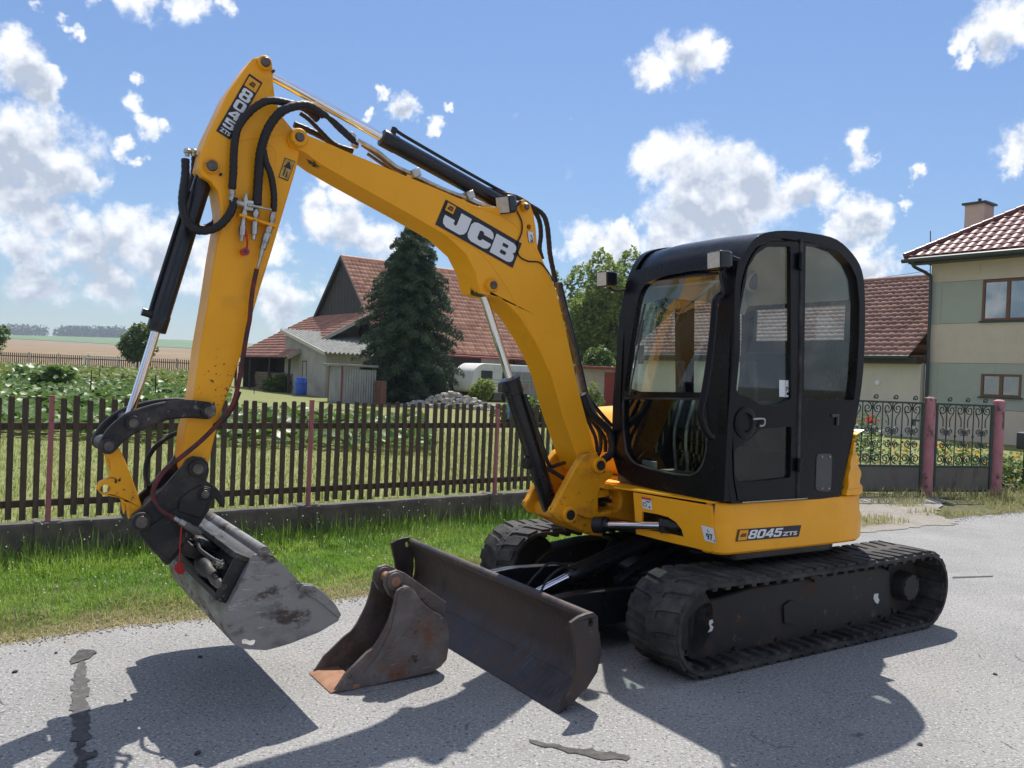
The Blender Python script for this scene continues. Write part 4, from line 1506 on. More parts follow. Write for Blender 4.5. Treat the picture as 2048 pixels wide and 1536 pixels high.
fit(e1, e2, [(0, .015), (.1, .018), (.7, .018), (.71, .013), (.9, .013), (.91, .010), (1, .008)], 'rust_steel')
b = MB()
cp = [(3.522,0.808),(3.524,0.748),(3.525,0.68),(3.522,0.637)]
b.tube([(p[0], -.008, p[1]) for p in cp], .004, 6, 4)
b.prism(round_poly([(3.528,0.641),(3.516,0.64),(3.498,0.596),(3.509,0.58),(3.534,0.585),(3.551,0.609)], .006, 2), -.02, .0)
b.build('dust_cap', 'red_plastic', EX, bevel=.002)

# --- pipes and hoses along the boom ---------------------------------------------------------------
up_off = .0
for k, (pxs, y, r_) in enumerate((([(2.67,2.798),(2.561,2.761),(2.455,2.703),(2.381,2.682),(2.332,2.669),(2.144,2.62),(1.993,2.594),(1.893,2.57),(1.791,2.561)], -.14, .012),
                                  ([(2.622,2.798),(2.509,2.745),(2.427,2.701),(2.31,2.668),(2.155,2.64),(1.976,2.59),(1.884,2.564)], -.20, .012),
                                  ([(2.563,2.769),(2.399,2.701),(2.167,2.644),(1.989,2.613),(1.84,2.587)], -.26, .010))):
    bb = MB()
    bb.tube([(p[0], y, p[1]) for p in pxs], r_, 8, 5)
    bb.build('boom_pipe', 'pin_steel' if k else 'zinc', EX)
for c_ in [(2.329,2.678),(1.977,2.609)]:
    b = MB()
    b.box((c_[0], -.19, c_[1]), (.05, .16, .045), Matrix.Rotation(R(28), 3, 'Y'))
    b.build('pipe_clamp', 'zinc', EX, bevel=.004)
for c_, e_ in zip([(2.694,2.8),(2.673,2.761)], [(2.725,2.825),(2.708,2.772)]):
    fit(Vector((c_[0], -.13, c_[1])), Vector((e_[0], -.13, e_[1])), [(0, .013), (.3, .019), (.7, .019), (1, .015)])
hose([(p[0], y, p[1]) for p, y in zip([(1.815,2.678),(1.73,2.671),(1.614,2.664),(1.504,2.628),(1.411,2.591),(1.372,2.53),(1.351,2.424),(1.337,2.342),(1.299,2.22),(1.275,2.147)], [-.2] * 10)], .016)
hose([(p[0], y, p[1]) for p, y in zip([(1.521,2.657),(1.438,2.611),(1.394,2.55),(1.38,2.468),(1.386,2.384),(1.362,2.319)], [-.25] * 6)], .015)
hose([(p[0], y, p[1]) for p, y in zip([(1.675,2.554),(1.639,2.496),(1.636,2.432),(1.661,2.365),(1.651,2.295),(1.584,2.267),(1.496,2.268),(1.434,2.222),(1.38,2.154)], [-.082] * 9)], .0045, wob=0, n=6, name='lamp_cable')
for k, (pl, y, r_) in enumerate((([(1.297,2.173),(1.242,2.026),(1.168,1.839),(1.092,1.623),(1.053,1.508),(0.998,1.418),(0.926,1.326),(0.82,1.247),(0.799,1.194)], -.17, .016),
                                 ([(1.23,2.184),(1.173,2.021),(1.097,1.818),(1.019,1.599),(0.97,1.468),(0.88,1.376),(0.753,1.27)], -.23, .014))):
    hose([(p[0], y, p[1]) for p in pl], r_, 'pin_steel' if k == 0 else 'hose', wob=0)
for k, (pl, y, r_) in enumerate((([(1.114,1.477),(1.051,1.369),(0.965,1.305),(0.877,1.233),(0.853,1.108),(0.918,1.056)], -.1, .026),
                                 ([(1.065,1.443),(0.992,1.314),(0.921,1.236),(0.906,1.13),(0.944,1.052)], -.15, .014),
                                 ([(1.008,1.416),(0.917,1.285),(0.835,1.192),(0.821,1.098)], -.2, .014),
                                 ([(1.103,1.418),(1.031,1.29),(0.976,1.199),(0.955,1.107)], -.12, .012),
                                 ([(1.365,1.015),(1.286,0.975),(1.221,0.936),(1.187,0.884)], -.1, .014),
                                 ([(1.011,0.811),(0.958,0.797),(0.898,0.8),(0.844,0.786)], -.1, .014),
                                 ([(1.009,0.771),(0.942,0.773),(0.866,0.758),(0.82,0.761)], -.14, .014))):
    hose([(p[0], y, p[1]) for p in pl], r_, 'hose')

# --- cab -------------------------------------------------------------------------------------------
CY0, CY1 = -.085, .868
cab_o = [(0.787,0.91),(0.82,1.045),(0.838,1.213),(0.851,1.41),(0.852,1.743),(0.839,1.99),(0.805,2.202),(0.741,2.346),(0.642,2.434),(0.439,2.483),(0.168,2.5),(-0.048,2.491),(-0.213,2.421),(-0.312,2.329),(-0.354,2.179),(-0.375,1.895),(-0.365,1.613),(-0.301,1.299),(-0.208,0.974),(-0.183,0.9)]
door_o = [(0.739,0.924),(0.779,1.044),(0.798,1.212),(0.811,1.41),(0.816,1.745),(0.803,1.993),(0.771,2.186),(0.713,2.309),(0.643,2.374),(0.56,2.407),(0.325,2.439),(0.296,2.416),(0.259,1.621),(0.231,0.937),(0.247,0.914),(0.46,0.909)]
dgl = round_poly([(0.385,2.397),(0.583,2.373),(0.673,2.32),(0.734,2.24),(0.774,2.104),(0.808,1.94),(0.832,1.71),(0.823,1.58),(0.782,1.525),(0.67,1.505),(0.583,1.467),(0.454,1.463),(0.32,1.51)], .012, 2)
dgl = [(p[0] - .012 if p[0] > .74 else p[0], p[1]) for p in dgl]
dlow = round_poly([(0.782,1.212),(0.63,1.287),(0.574,1.33),(0.304,1.345),(0.292,1.043),(0.554,1.031),(0.73,1.031),(0.773,1.072)], .02, 3)
qgl = round_poly([(0.242,2.428),(0.083,2.436),(-0.063,2.42),(-0.187,2.359),(-0.264,2.274),(-0.301,2.13),(-0.312,1.91),(-0.306,1.639),(-0.29,1.513),(0.197,1.512),(0.22,1.979)], .02, 3)
def soften(poly, a, c, n=3):
    """curve through points a..c of an outline, the rest straight"""
    mid = catmull([(p[0], p[1], 0) for p in poly[a:c + 1]], n)
    return list(poly[:a]) + [(p.x, p.y) for p in mid] + list(poly[c + 1:])


cab_raw = cab_o
cab_o = soften(cab_o, 1, 18)
door_o = soften(door_o, 1, 9)
b = MB()
b.prism(cab_o, .80, .868, [door_o, qgl])
b.build('cab_side_frame', 'cab_black', EX, bevel=.022, seg=3)
b = MB()
b.prism(cab_o, CY0, CY0 + .05, [qgl[::1], dgl])
b.build('cab_far_frame', 'cab_black', EX, bevel=.012)
b = MB()
dd = round_poly([(p[0] * .988 + .003, p[1] * .994 + .008) for p in door_o], .012, 2)
b.prism(dd, .845, .872, [dgl, dlow])
door = b.build('cab_door', 'cab_black', EX, bevel=.006)


def pane(name, outline, y, m, parent, grow=1.03):
    cx = sum(p[0] for p in outline) / len(outline)
    cz = sum(p[1] for p in outline) / len(outline)
    bb = MB()
    bb.add([(cx + (p[0] - cx) * grow, y, cz + (p[1] - cz) * grow) for p in outline], [tuple(range(len(outline)))])
    return bb.build(name, m, parent, smooth=0)


pane('door_glass', dgl, .852, 'cab_glass', door)
pane('lower_door_glass', dlow, .852, 'lower_glass', door)
pane('quarter_glass', qgl, .835, 'cab_glass', EX)
pane('far_glass', qgl, CY0 + .025, 'cab_glass', EX)
pane('far_glass', dgl, CY0 + .025, 'cab_glass', EX)
# door handle: round recessed dish with lever
hc = [(0.708,1.366)][0]
b = MB()
b.rev((hc[0], .868, hc[1]), (hc[0], .884, hc[1]), [(0, .088), (.7, .088), (1, .078), (1.0, .055), (.3, .048), (.3, .0)], 28, caps=False)
b.build('handle_dish', 'cab_black', door)
hl = [(0.667,1.388),(0.574,1.389),(0.572,1.354),(0.61,1.348)]
b = MB()
b.tube([(p[0], .892, p[1]) for p in hl], .006, 8, 4)
b.build('handle_lever', 'zinc', door)
for c_, hh in (([(0.292,2.319)][0], .10), ([(0.223,1.116)][0], .08)):
    b = MB()
    b.box((c_[0], .882, c_[1]), (.045, .022, hh))
    b.cyl((c_[0] + .02, .890, c_[1] - hh * .5), (c_[0] + .02, .890, c_[1] + hh * .5), .012, n=10)
    b.build('hinge', 'cab_black', EX, bevel=.005)
# vent plate, lock on the rear side panel
vp = round_poly([(0.058,1.181),(-0.092,1.179),(-0.095,0.942),(0.056,0.957)], .03, 4)
b = MB()
b.prism(vp, .866, .873)
o = b.build('vent_plate', 'interior_plastic', EX, bevel=.002)
for c_ in [(0.01,1.161),(-0.066,1.16),(-0.004,0.968),(-0.069,0.965)]:
    b = MB()
    b.cyl((c_[0], .87, c_[1]), (c_[0], .877, c_[1]), .006, n=8)
    b.build('screw', 'zinc', o)
b = MB()
for c_ in [(-0.103,1.414)]:
    b.box((c_[0], .872, c_[1]), (.07, .012, .02))
    b.box((c_[0] - .02, .876, c_[1] - .03), (.014, .014, .06))
b.build('panel_latch', 'interior_plastic', EX, bevel=.003)
# licence sticker on the door glass
q = [(0.403,1.518),(0.304,1.517),(0.31,1.616),(0.41,1.616)]
D = Decal(*[P3(p, .853) for p in q], lift=.001)
D.rect(0, 0, 1, 1, 'decal_white', 1)
D.poly([(.52, 0), (.55, 0), (.55, 1), (.52, 1)], 'interior_plastic', 2)
D.poly([(.62, .35), (.70, .35), (.70, .55), (.88, .42), (.90, .48), (.72, .62), (.62, .62)], 'decal_black', 2)
D.rect(.64, .12, .86, .28, 'decal_black', 2)
D.build('glass_sticker', door)

# roof and rear: loft across the width, rounded towards the far side
top_i = list(range(6, 15))
tp = [cab_raw[i] for i in top_i]
tpc = catmull([(p[0], p[1], 0) for p in tp], 4)
cc = Vector((.2, 1.9, 0))


def ins(p, d):
    v = (cc - p)
    return p + v.normalized() * d


rings = []
for y, d in ((.81, 0.0), (.5, -.008), (.2, -.005), (.0, .01), (-.05, .03), (-.075, .055), (-.088, .09)):
    outer = [ins(p, d) for p in tpc]
    inner = [ins(p, d + .045) for p in tpc]
    rings.append([(p.x, y, p.y) for p in outer] + [(p.x, y, p.y) for p in reversed(inner)])
b = MB()
b.loft(rings)
b.build('cab_roof', 'cab_black', EX, smooth=50)
b = MB()
lin = [ins(p, .055) for p in tpc]
b.loft([[(p.x, y, p.y) for p in lin] + [(p.x, y, p.y) for p in reversed([ins(q_, .075) for q_ in tpc])] for y in (.79, CY0 + .03)])
b.prism([(p.x, p.y) for p in [ins(q_, .06) for q_ in tpc] if True] + [(tpc[-1].x + .09, 2.08), (.0, 2.14), (.5, 2.14), (tpc[0].x - .06, 2.06)], CY0 + .05, CY0 + .06)
b.build('headliner', 'headliner', EX, smooth=50)
for (c_) in ([(-0.238,2.324)][0], [(-0.988,2.471)][0]):
    b = MB()
    nn = Vector((0, .8, -.6))
    cpos = Vector((c_[0], .10, c_[1]))
    b.rev(cpos - nn * .01, cpos + nn * .012, [(0, .10), (.8, .10), (1, .092), (1, .078)], 26)
    o = b.build('speaker_ring', 'headliner', EX)
    b = MB()
    b.cyl(cpos + nn * .010, cpos + nn * .016, .08, n=26)
    b.build('speaker_grille', 'grille_dark', o)
# front: frame plate with two openings, bent to follow the front pillar
FX = .845
fz = lambda z: FX - .02 * max(0, (1.15 - z)) - .0 - .55 * max(0, z - 2.02) ** 2


fr_o = [(-0.042,0.977),(-0.11,1.102),(-0.118,1.445),(-0.087,1.967),(-0.043,2.204),(0,2.284),(0.177,2.301),(0.437,2.322),(0.754,2.32),(0.866,2.281),(0.896,1.768),(0.873,1.408),(0.865,0.923),(0.684,0.908),(0.353,0.914),(0.078,0.934)]
up_g = round_poly([(-0.013,1.505),(0.031,1.803),(0.086,2.119),(0.128,2.192),(0.315,2.228),(0.524,2.238),(0.702,2.231),(0.767,2.215),(0.769,2.051),(0.729,1.712),(0.694,1.526)], .03, 3)
lo_g = round_poly([(-0.015,1.46),(0.692,1.488),(0.72,1.341),(0.722,1.184),(0.688,1.095),(0.628,1.042),(0.474,1.032),(0.256,1.037),(0.108,1.058),(0.037,1.117),(0.003,1.258)], .03, 3)


def dense(poly, step=.06):
    out = []
    for i in range(len(poly)):
        a, c = Vector(poly[i]), Vector(poly[(i + 1) % len(poly)])
        k = max(1, int((c - a).length / step))
        out += [tuple(a + (c - a) * j / k) for j in range(k)]
    return out


def bent_plate(outline, holes, th, m, name, parent=None, xo=0.0):
    bb = MB()
    bb.prism(outline, 0, th, holes, axis='x')
    bb.v = [(fz(z) + xo - th + x, y, z) for x, y, z in bb.v]
    return bb


b = bent_plate(dense(fr_o), [dense(up_g), dense(lo_g)], .045, None, None)
b.build('cab_front_frame', 'cab_black', EX, bevel=.008)
for nm, g_, m_ in (('windscreen', up_g, 'cab_glass'), ('lower_windscreen', lo_g, 'lower_glass')):
    cy = sum(p[0] for p in g_) / len(g_)
    cz = sum(p[1] for p in g_) / len(g_)
    bb = MB()
    gg = dense(g_)
    bb.add([(fz(cz + (p[1] - cz) * 1.02) - .02, cy + (p[0] - cy) * 1.02, cz + (p[1] - cz) * 1.02) for p in gg] + [(fz(cz) - .02, cy, cz)],
           [(i, (i + 1) % len(gg), len(gg)) for i in range(len(gg))])
    bb.build(nm, m_, EX, smooth=0)
# gasket strip round the lower glass
b = MB()
gk = [(fz(p[1]) + .002, p[0], p[1]) for p in dense(lo_g, .03)]
b.tube(gk + gk[:1], .006, 6, 0)
b.build('glass_seal', 'rubber', EX)
# rear wall and window
b = MB()
rr_ = [cab_raw[i] for i in range(14, 20)]
b.prism([(p[0] + .004, p[1]) for p in rr_[1:]] + [(p[0] + .045, p[1]) for p in reversed(rr_[1:])], CY0, .82)
for y0, y1, z0, z1 in ((.74, .82, 1.42, 2.2), (CY0, .0, 1.42, 2.2), (0, .74, 2.12, 2.3)):
    b.box((-.355, (y0 + y1) / 2, (z0 + z1) / 2), (.03, y1 - y0, z1 - z0))
b.build('cab_rear_wall', 'cab_black', EX)
b = MB()
b.add([(-.36, .0, 1.42), (-.36, .74, 1.42), (-.36, .74, 2.12), (-.36, .0, 2.12)], [(0, 1, 2, 3)])
b.build('rear_glass', 'cab_glass', EX, smooth=0)
# floor
b = MB()
b.box((.24, .39, .945), (1.15, .92, .05))
b.build('cab_floor', 'interior_plastic', EX)
# grab rail on the front corner
gr = [(0.874,0.84,2.069),(0.913,0.84,2.036),(0.921,0.84,1.97),(0.929,0.84,1.82),(0.948,0.84,1.654),(0.969,0.84,1.53),(0.992,0.84,1.423),(0.964,0.84,1.341),(0.914,0.84,1.291),(0.89,0.84,1.287)]
b = MB()
b.tube([Vector(p) + Vector((.035, 0, 0)) for p in gr], .020, 10, 4)
b.build('grab_rail', 'cab_black', EX)
# mullion strip between door and quarter window
b = MB()
ms = [(0.292,2.452),(0.268,1.976),(0.245,1.503),(0.223,0.919)]
b.tube([(p[0], .872, p[1]) for p in ms], .011, 8, 3)
b.build('door_seal', 'rubber', EX)
# wiper
wp = [(0.066,2.041),(0.128,1.932),(0.175,2.052)]
b = MB()
b.tube([(.868, p[0], p[1]) for p in [(0.172,1.956),(0.143,1.832),(0.067,1.485)]], .006, 6, 3)
b.tube([(.872, p[0], p[1]) for p in [(0.184,2.055),(0.146,1.926),(0.112,1.801)]], .008, 6, 3)
b.build('wiper', 'grille_dark', EX)
# mirror-like convex plate and bolt on the far pillar
b = MB()
c_ = [(0.086,1.745)][0]
b.box((.80, c_[0], c_[1]), (.012, .045, .12))
b.build('monitor', 'interior_plastic', EX, bevel=.006)

# work lamps
def lamp(name, p, face, w=.10, h=.10, d_=.085, arm=None):
    """box lamp with a ribbed lens, on its bracket; face = direction it looks"""
    f = Vector(face).normalized()
    rt = f.cross(Vector((0, 0, 1))).normalized()
    upv = rt.cross(f)
    bb = MB()
    rings_ = []
    for t, k in ((0, .62), (.15, .86), (.45, 1.0), (1, 1.0)):
        c = Vector(p) + f * (t - 1) * d_
        rings_.append([c + rt * w * .5 * k * sx + upv * h * .5 * k * sz for sx, sz in ((-1, -.8), (-.8, -1), (.8, -1), (1, -.8), (1, .8), (.8, 1), (-.8, 1), (-1, .8))])
    bb.loft(rings_)
    o_ = bb.build(name, 'black_paint', EX, bevel=.004)
    l_ = MB()
    c = Vector(p) + f * .001
    l_.add([c + rt * w * .43 * sx + upv * h * .43 * sz + f * (0.003 if 0 else .002) for sx, sz in ((-1, -1), (1, -1), (1, 1), (-1, 1))], [(0, 1, 2, 3)])
    l_.build('lamp_lens', 'lamp_lens', o_, smooth=0)
    if arm:
        a_m = MB()
        a_m.tube(arm, .010, 8, 3)
        a_m.build('lamp_bracket', 'black_paint', o_)
    return o_


c_ = [(0.934,0.8,2.263)][0]
lamp('work_lamp', c_, (1, -.15, -.06), .125, .10, .10, [Vector(c_) + Vector((-.06, 0, -.05)), Vector(c_) + Vector((-.07, -.01, -.09)), Vector(c_) + Vector((-.06, .02, -.16)), (.85, .80, 2.06)])
c_ = [(0.945,-0.16,2.228)][0]
lamp('work_lamp', c_, (1, -.05, -.06), .115, .10, .10, [Vector(c_) + Vector((-.06, 0, -.05)), Vector(c_) + Vector((-.09, .03, -.07)), (.80, -.05, 2.17)])
c_ = [(1.79,-0.06,2.57)][0]
lamp('boom_lamp', c_, (.86, .30, -.25), .105, .105, .09, [Vector(c_) + Vector((-.06, 0, -.02)), Vector((dtop[0] + .03, -.08, dtop[1] + .03))])

# seat, consoles, levers
b = MB()
b.prism(round_poly([(.42, 1.20), (.42, 1.30), (.0, 1.34), (-.06, 1.22)], .05, 4), .16, .62)
seat = b.build('seat_cushion', 'seat_cloth', EX, bevel=.03, seg=3)
b = MB()
b.prism(round_poly([(.03, 1.28), (-.02, 1.62), (-.05, 1.80), (-.15, 1.81), (-.16, 1.60), (-.12, 1.28)], .05, 4), .17, .61)
b.build('seat_back', 'seat_cloth', EX, bevel=.04, seg=3)
b = MB()
b.box((.15, .39, 1.08), (.36, .36, .24))
b.build('seat_base', 'interior_plastic', EX, bevel=.02)
for y in (.09, .69):
    b = MB()
    b.prism(round_poly([(.48, 1.30), (.45, 1.46), (.30, 1.49), (-.1, 1.46), (-.12, 1.30), (.2, 1.16), (.40, 1.20)], .04, 3), y - .055, y + .055)
    o = b.build('arm_console', 'interior_plastic', EX, bevel=.015)
    b = MB()
    b.tube([(.40, y, 1.46), (.42, y, 1.54), (.43, y, 1.60)], .012, 8, 3)
    b.rev((.43, y, 1.58), (.45, y - .01, 1.72), [(0, .018), (.3, .026), (.7, .022), (.9, .03), (1, .018)], 12)
    b.build('joystick', 'grille_dark', o)
for y in (.25, .35):
    b = MB()
    b.tube([(.60, y, .97), (.64, y, 1.25), (.58, y, 1.48)], .011, 8, 4)
    b.box((.66, y, 1.02), (.12, .07, .015))
    b.build('travel_lever', 'zinc', EX)
b = MB()
b.box((.72, .12, 1.02), (.02, .12, .10))
b.build('manual_card', 'decal_white', EX)

# ------------------------------------------------------------------ the place: frame along the fence
PHI = R(37.017)
FDIR = Vector((math.cos(PHI), math.sin(PHI), 0))
FN = Vector((-math.sin(PHI), math.cos(PHI), 0))
FD = 7.436


def FW(s, off, z=0.0):
    """point s metres along the fence line, off metres beyond it"""
    p = FDIR * s + FN * (FD + off)
    return Vector((p.x, p.y, z))


def smooth01(t):
    t = max(0.0, min(1.0, t))
    return t * t * (3 - 2 * t)


def ground_z(x, y):
    off = -x * math.sin(PHI) + y * math.cos(PHI) - FD
    z = 0.10 * smooth01((off + 0.1) / 0.3)
    z += 0.0055 * max(0.0, y - 12) * smooth01((4 - x) / 26) * smooth01((85 - y) / 10) if y < 85 else 0.0
    if y > 76:
        z = 0.45 + 0.0222 * (min(y, 700) - 76) * smooth01((y - 76) / 60)
        if y > 700:
            z += 0.031 * (min(y, 1450) - 700)
        z += (1.2 * math.sin(x * 0.011 + 1) + 0.8 * math.sin(x * 0.004 + y * 0.003)) * smooth01((y - 200) / 600) * 2.0
    return z


def surface_mat(name, cols, scales, bump=0.3, bscale=30, rough=0.9):
    """ground: three colours mixed by two noises, plus fine relief"""
    m = mat(name, cols[0], rough, col2=cols[1], scale=scales[0], lo=0.35, hi=0.65, bump=bump, bscale=bscale, spec=0.2)
    add_layer(m, cols[2], scales[1], 0.48, 0.66)
    return m


surface_mat('lawn_soil', ((0.17, 0.19, 0.065), (0.23, 0.22, 0.09), (0.13, 0.17, 0.045)), (1.5, 7.0))
surface_mat('verge_soil', ((0.10, 0.09, 0.05), (0.075, 0.095, 0.03), (0.16, 0.14, 0.09)), (2.0, 9.0))
surface_mat('garden_soil', ((0.06, 0.07, 0.025), (0.10, 0.08, 0.05), (0.05, 0.07, 0.02)), (0.8, 4.0))
surface_mat('stubble', ((0.25, 0.175, 0.10), (0.20, 0.14, 0.08), (0.29, 0.22, 0.135)), (0.02, 0.09), bump=0)
surface_mat('far_green', ((0.11, 0.19, 0.08), (0.15, 0.22, 0.10), (0.09, 0.16, 0.07)), (0.01, 0.03), bump=0)
surface_mat('gravel', ((0.27, 0.25, 0.22), (0.20, 0.18, 0.15), (0.34, 0.32, 0.29)), (3.0, 30.0), bump=0.6, bscale=60)

# asphalt: grey binder with pale and dark stones, worn lanes, hairline cracks
AS = mat('asphalt', (0.285, 0.28, 0.272), 0.82, col2=(0.225, 0.222, 0.218), scale=0.9, spec=0.3, bump=0.8, bscale=70)
add_layer(AS, (0.52, 0.51, 0.49), 70.0, 0.55, 0.66, detail=3)
add_layer(AS, (0.045, 0.045, 0.047), 55.0, 0.565, 0.64, detail=4)
add_layer(AS, (0.30, 0.275, 0.235), 0.55, 0.58, 0.80)


def add_cracks(m, col, scale, width, lo=0.5):
    nt = m.node_tree
    b = nt.nodes['Principled BSDF']
    tc = nt.nodes.new('ShaderNodeTexCoord')
    nz = nt.nodes.new('ShaderNodeTexNoise')
    nz.inputs['Scale'].default_value = 2.5
    nz.inputs['Detail'].default_value = 4
    nt.links.new(tc.outputs['Object'], nz.inputs['Vector'])
    mx = nt.nodes.new('ShaderNodeMix')
    mx.data_type = 'RGBA'
    mx.inputs['Factor'].default_value = 0.16
    nt.links.new(tc.outputs['Object'], mx.inputs[6])
    nt.links.new(nz.outputs['Color'], mx.inputs[7])
    vo = nt.nodes.new('ShaderNodeTexVoronoi')
    vo.feature = 'DISTANCE_TO_EDGE'
    vo.inputs['Scale'].default_value = scale
    nt.links.new(mx.outputs[2], vo.inputs['Vector'])
    mr = nt.nodes.new('ShaderNodeMapRange')
    mr.inputs['From Min'].default_value = width
    mr.inputs['From Max'].default_value = width * 0.3
    nt.links.new(vo.outputs['Distance'], mr.inputs['Value'])
    gate = nt.nodes.new('ShaderNodeMapRange')
    gate.inputs['From Min'].default_value = lo
    gate.inputs['From Max'].default_value = lo + 0.06
    nt.links.new(nz.outputs['Fac'], gate.inputs['Value'])
    mu = nt.nodes.new('ShaderNodeMath')
    mu.operation = 'MULTIPLY'
    nt.links.new(mr.outputs[0], mu.inputs[0])
    nt.links.new(gate.outputs[0], mu.inputs[1])
    mc = nt.nodes.new('ShaderNodeMix')
    mc.data_type = 'RGBA'
    bc = b.inputs['Base Color']
    nt.links.new(bc.links[0].from_socket, mc.inputs[6])
    mc.inputs[7].default_value = (*col, 1)
    nt.links.new(mu.outputs[0], mc.inputs['Factor'])
    nt.links.new(mc.outputs[2], bc)


add_layer(AS, (0.19, 0.187, 0.184), 0.32, 0.54, 0.76, detail=6)
add_layer(AS, (0.19, 0.175, 0.155), 2.2, 0.63, 0.76, detail=6)
add_cracks(AS, (0.07, 0.068, 0.066), 0.8, 0.004, 0.56)
mat('tar', (0.040, 0.037, 0.036), 0.62, col2=(0.10, 0.095, 0.09), scale=14, lo=0.45, hi=0.72, bump=0.5, bscale=60, spec=0.3)
mat('tar_old', (0.065, 0.062, 0.06), 0.8, col2=(0.17, 0.165, 0.16), scale=22, lo=0.5, hi=0.8, bump=0.4, bscale=90)


def terrain(name, xs, ys, m, inside=None, dz=0.0):
    xs, ys = np.asarray(xs, float), np.asarray(ys, float)
    V = [(x, y, ground_z(x, y) + dz) for y in ys for x in xs]
    n = len(xs)
    F = []
    for j in range(len(ys) - 1):
        for i in range(n - 1):
            cx, cy = (xs[i] + xs[i + 1]) / 2, (ys[j] + ys[j + 1]) / 2
            if inside is None or inside(cx, cy):
                F.append((j * n + i, j * n + i + 1, (j + 1) * n + i + 1, (j + 1) * n + i))
    return tag(fast_mesh(name, V, F, m, smooth=True), kind='structure')


# ground sheet: everything under the lawn, fields and hills
gx = np.concatenate([np.linspace(-2600, -120, 20), np.linspace(-100, 100, 60), np.linspace(120, 2600, 20)])
terrain('ground', gx, np.concatenate([np.linspace(-400, -10, 8), np.linspace(-5, 78, 40)]), 'garden_soil', dz=-0.12)
terrain('stubble_field', gx, np.concatenate([np.linspace(74, 120, 8), np.linspace(140, 705, 22)]), 'stubble')
terrain('hills', gx, np.concatenate([np.linspace(700, 1450, 16), np.linspace(1550, 3200, 6)]), 'far_green', dz=0.3)


def sheet(name, poly, m, z=None, kind='structure', parent=None):
    """flat patch of ground given in fence coordinates (s, off)"""
    V = []
    for s, o in poly:
        p = FW(s, o)
        V.append((p.x, p.y, z))
    mb = MB()
    t = tessellate_polygon([[Vector(v) for v in V]])
    mb.add(V, [tuple(q) for q in t])
    ob = mb.build(name, m, parent, smooth=0)
    if kind:
        ob['kind'] = kind
    return ob


# road: edge wanders along the verge
edge = []
for i in range(260):
    s = -9 + i * 0.14
    o = -2.15 + 0.03 * math.sin(s * 2.3) + 0.025 * math.sin(s * 6.1 + 1) + random.uniform(-.018, .018)
    if s > 8.6:
        o -= 0.055 * (s - 8.6) ** 1.35
    edge.append((s, o))
road = sheet('road', edge + [(27, -40), (-40, -40), (-40, -2.2), (-9, -2.2)], 'asphalt', 0.0)
verge_poly = [(-9, .2)] + [(s, o - .06) for s, o in edge] + [(28, .2)]
vg = sheet('verge', verge_poly, 'verge_soil', -0.012)
# gravel drive in front of the gates
def RAG(pts):
    out = []
    for i in range(len(pts)):
        a, c = Vector(pts[i]), Vector(pts[(i + 1) % len(pts)])
        for j in range(9):
            p = a + (c - a) * j / 9
            out.append((p.x + random.uniform(-.07, .07), p.y + random.uniform(-.06, .06)))
    return out


drive = sheet('gravel_drive', RAG([(8.3, -2.35), (9.3, -1.7), (10.2, -.9), (12.3, -.7), (13.1, -1.05), (12.4, -1.5), (11.2, -2.0), (10.6, -2.6), (9.5, -2.45)]), 'gravel', 0.006)
gar = [(x, y) for x, y in ((-70, .16), (45, .16), (45, 60), (-70, 60))]


def lawn_inside(cx, cy):
    off = -cx * math.sin(PHI) + cy * math.cos(PHI) - FD
    return off > -0.3


lx = np.arange(-70, 60, 1.0)
lawn = terrain('lawn', lx, np.arange(-14, 79, 1.0), 'lawn_soil', lawn_inside, dz=-0.004)


# tar repairs and loose crumbs on the road
def world_patch(name, pts, m, z, parent):
    mb = MB()
    V = [(p[0], p[1], z) for p in pts]
    t = tessellate_polygon([[Vector(v) for v in V]])
    mb.add(V, [tuple(q) for q in t])
    return mb.build(name, m, parent, smooth=0)


def ragged(pts, amp=.013, step=.028):
    out = []
    for i in range(len(pts)):
        a, c = Vector(pts[i][:2]), Vector(pts[(i + 1) % len(pts)][:2])
        k = max(1, int((c - a).length / step))
        for j in range(k):
            p = a + (c - a) * j / k
            out.append((p.x + random.uniform(-amp, amp), p.y + random.uniform(-amp, amp)))
    return out


world_patch('tar_patch', ragged([(-2.142,4.222,0),(-2.178,4.367,0),(-2.089,4.229,0),(-1.891,3.856,0),(-1.827,3.747,0),(-1.678,3.451,0),(-1.684,3.422,0),(-1.74,3.436,0),(-1.903,3.739,0),(-2.026,3.965,0)]), 'tar_old', .004, road)
world_patch('tar_patch', ragged([(-2.242,4.375,0),(-2.261,4.492,0),(-2.208,4.515,0),(-2.158,4.481,0),(-2.146,4.371,0),(-2.175,4.337,0),(-2.187,4.29,0)]), 'tar', .006, road)
world_patch('tar_patch', ragged([(-1.695,3.357,0),(-1.712,3.438,0),(-1.678,3.404,0),(-1.669,3.346,0),(-1.597,3.33,0),(-1.576,3.297,0),(-1.605,3.26,0),(-1.566,3.221,0),(-1.581,3.175,0),(-1.626,3.233,0),(-1.639,3.295,0),(-1.676,3.314,0)], .012, .02), 'tar', .006, road)
world_patch('tar_patch', ragged([(0.138,3.636,0),(0.185,3.611,0),(0.29,3.562,0),(0.396,3.553,0),(0.52,3.527,0),(0.566,3.494,0),(0.549,3.465,0),(0.429,3.463,0),(0.328,3.499,0),(0.226,3.556,0),(0.154,3.578,0)]), 'tar', .004, road)
world_patch('tar_patch', ragged([(3.87,7.241,0),(4.278,7.349,0),(4.255,7.308,0),(3.839,7.181,0)], .003, .1), 'tar', .004, road)
crumb = MB()
crumb.rev((0, 0, -.006), (0, 0, .010), [(0, .010), (.5, .016), (1, .006)], 6)
c0 = crumb.build('asphalt_crumb', 'tar', road, smooth=0)
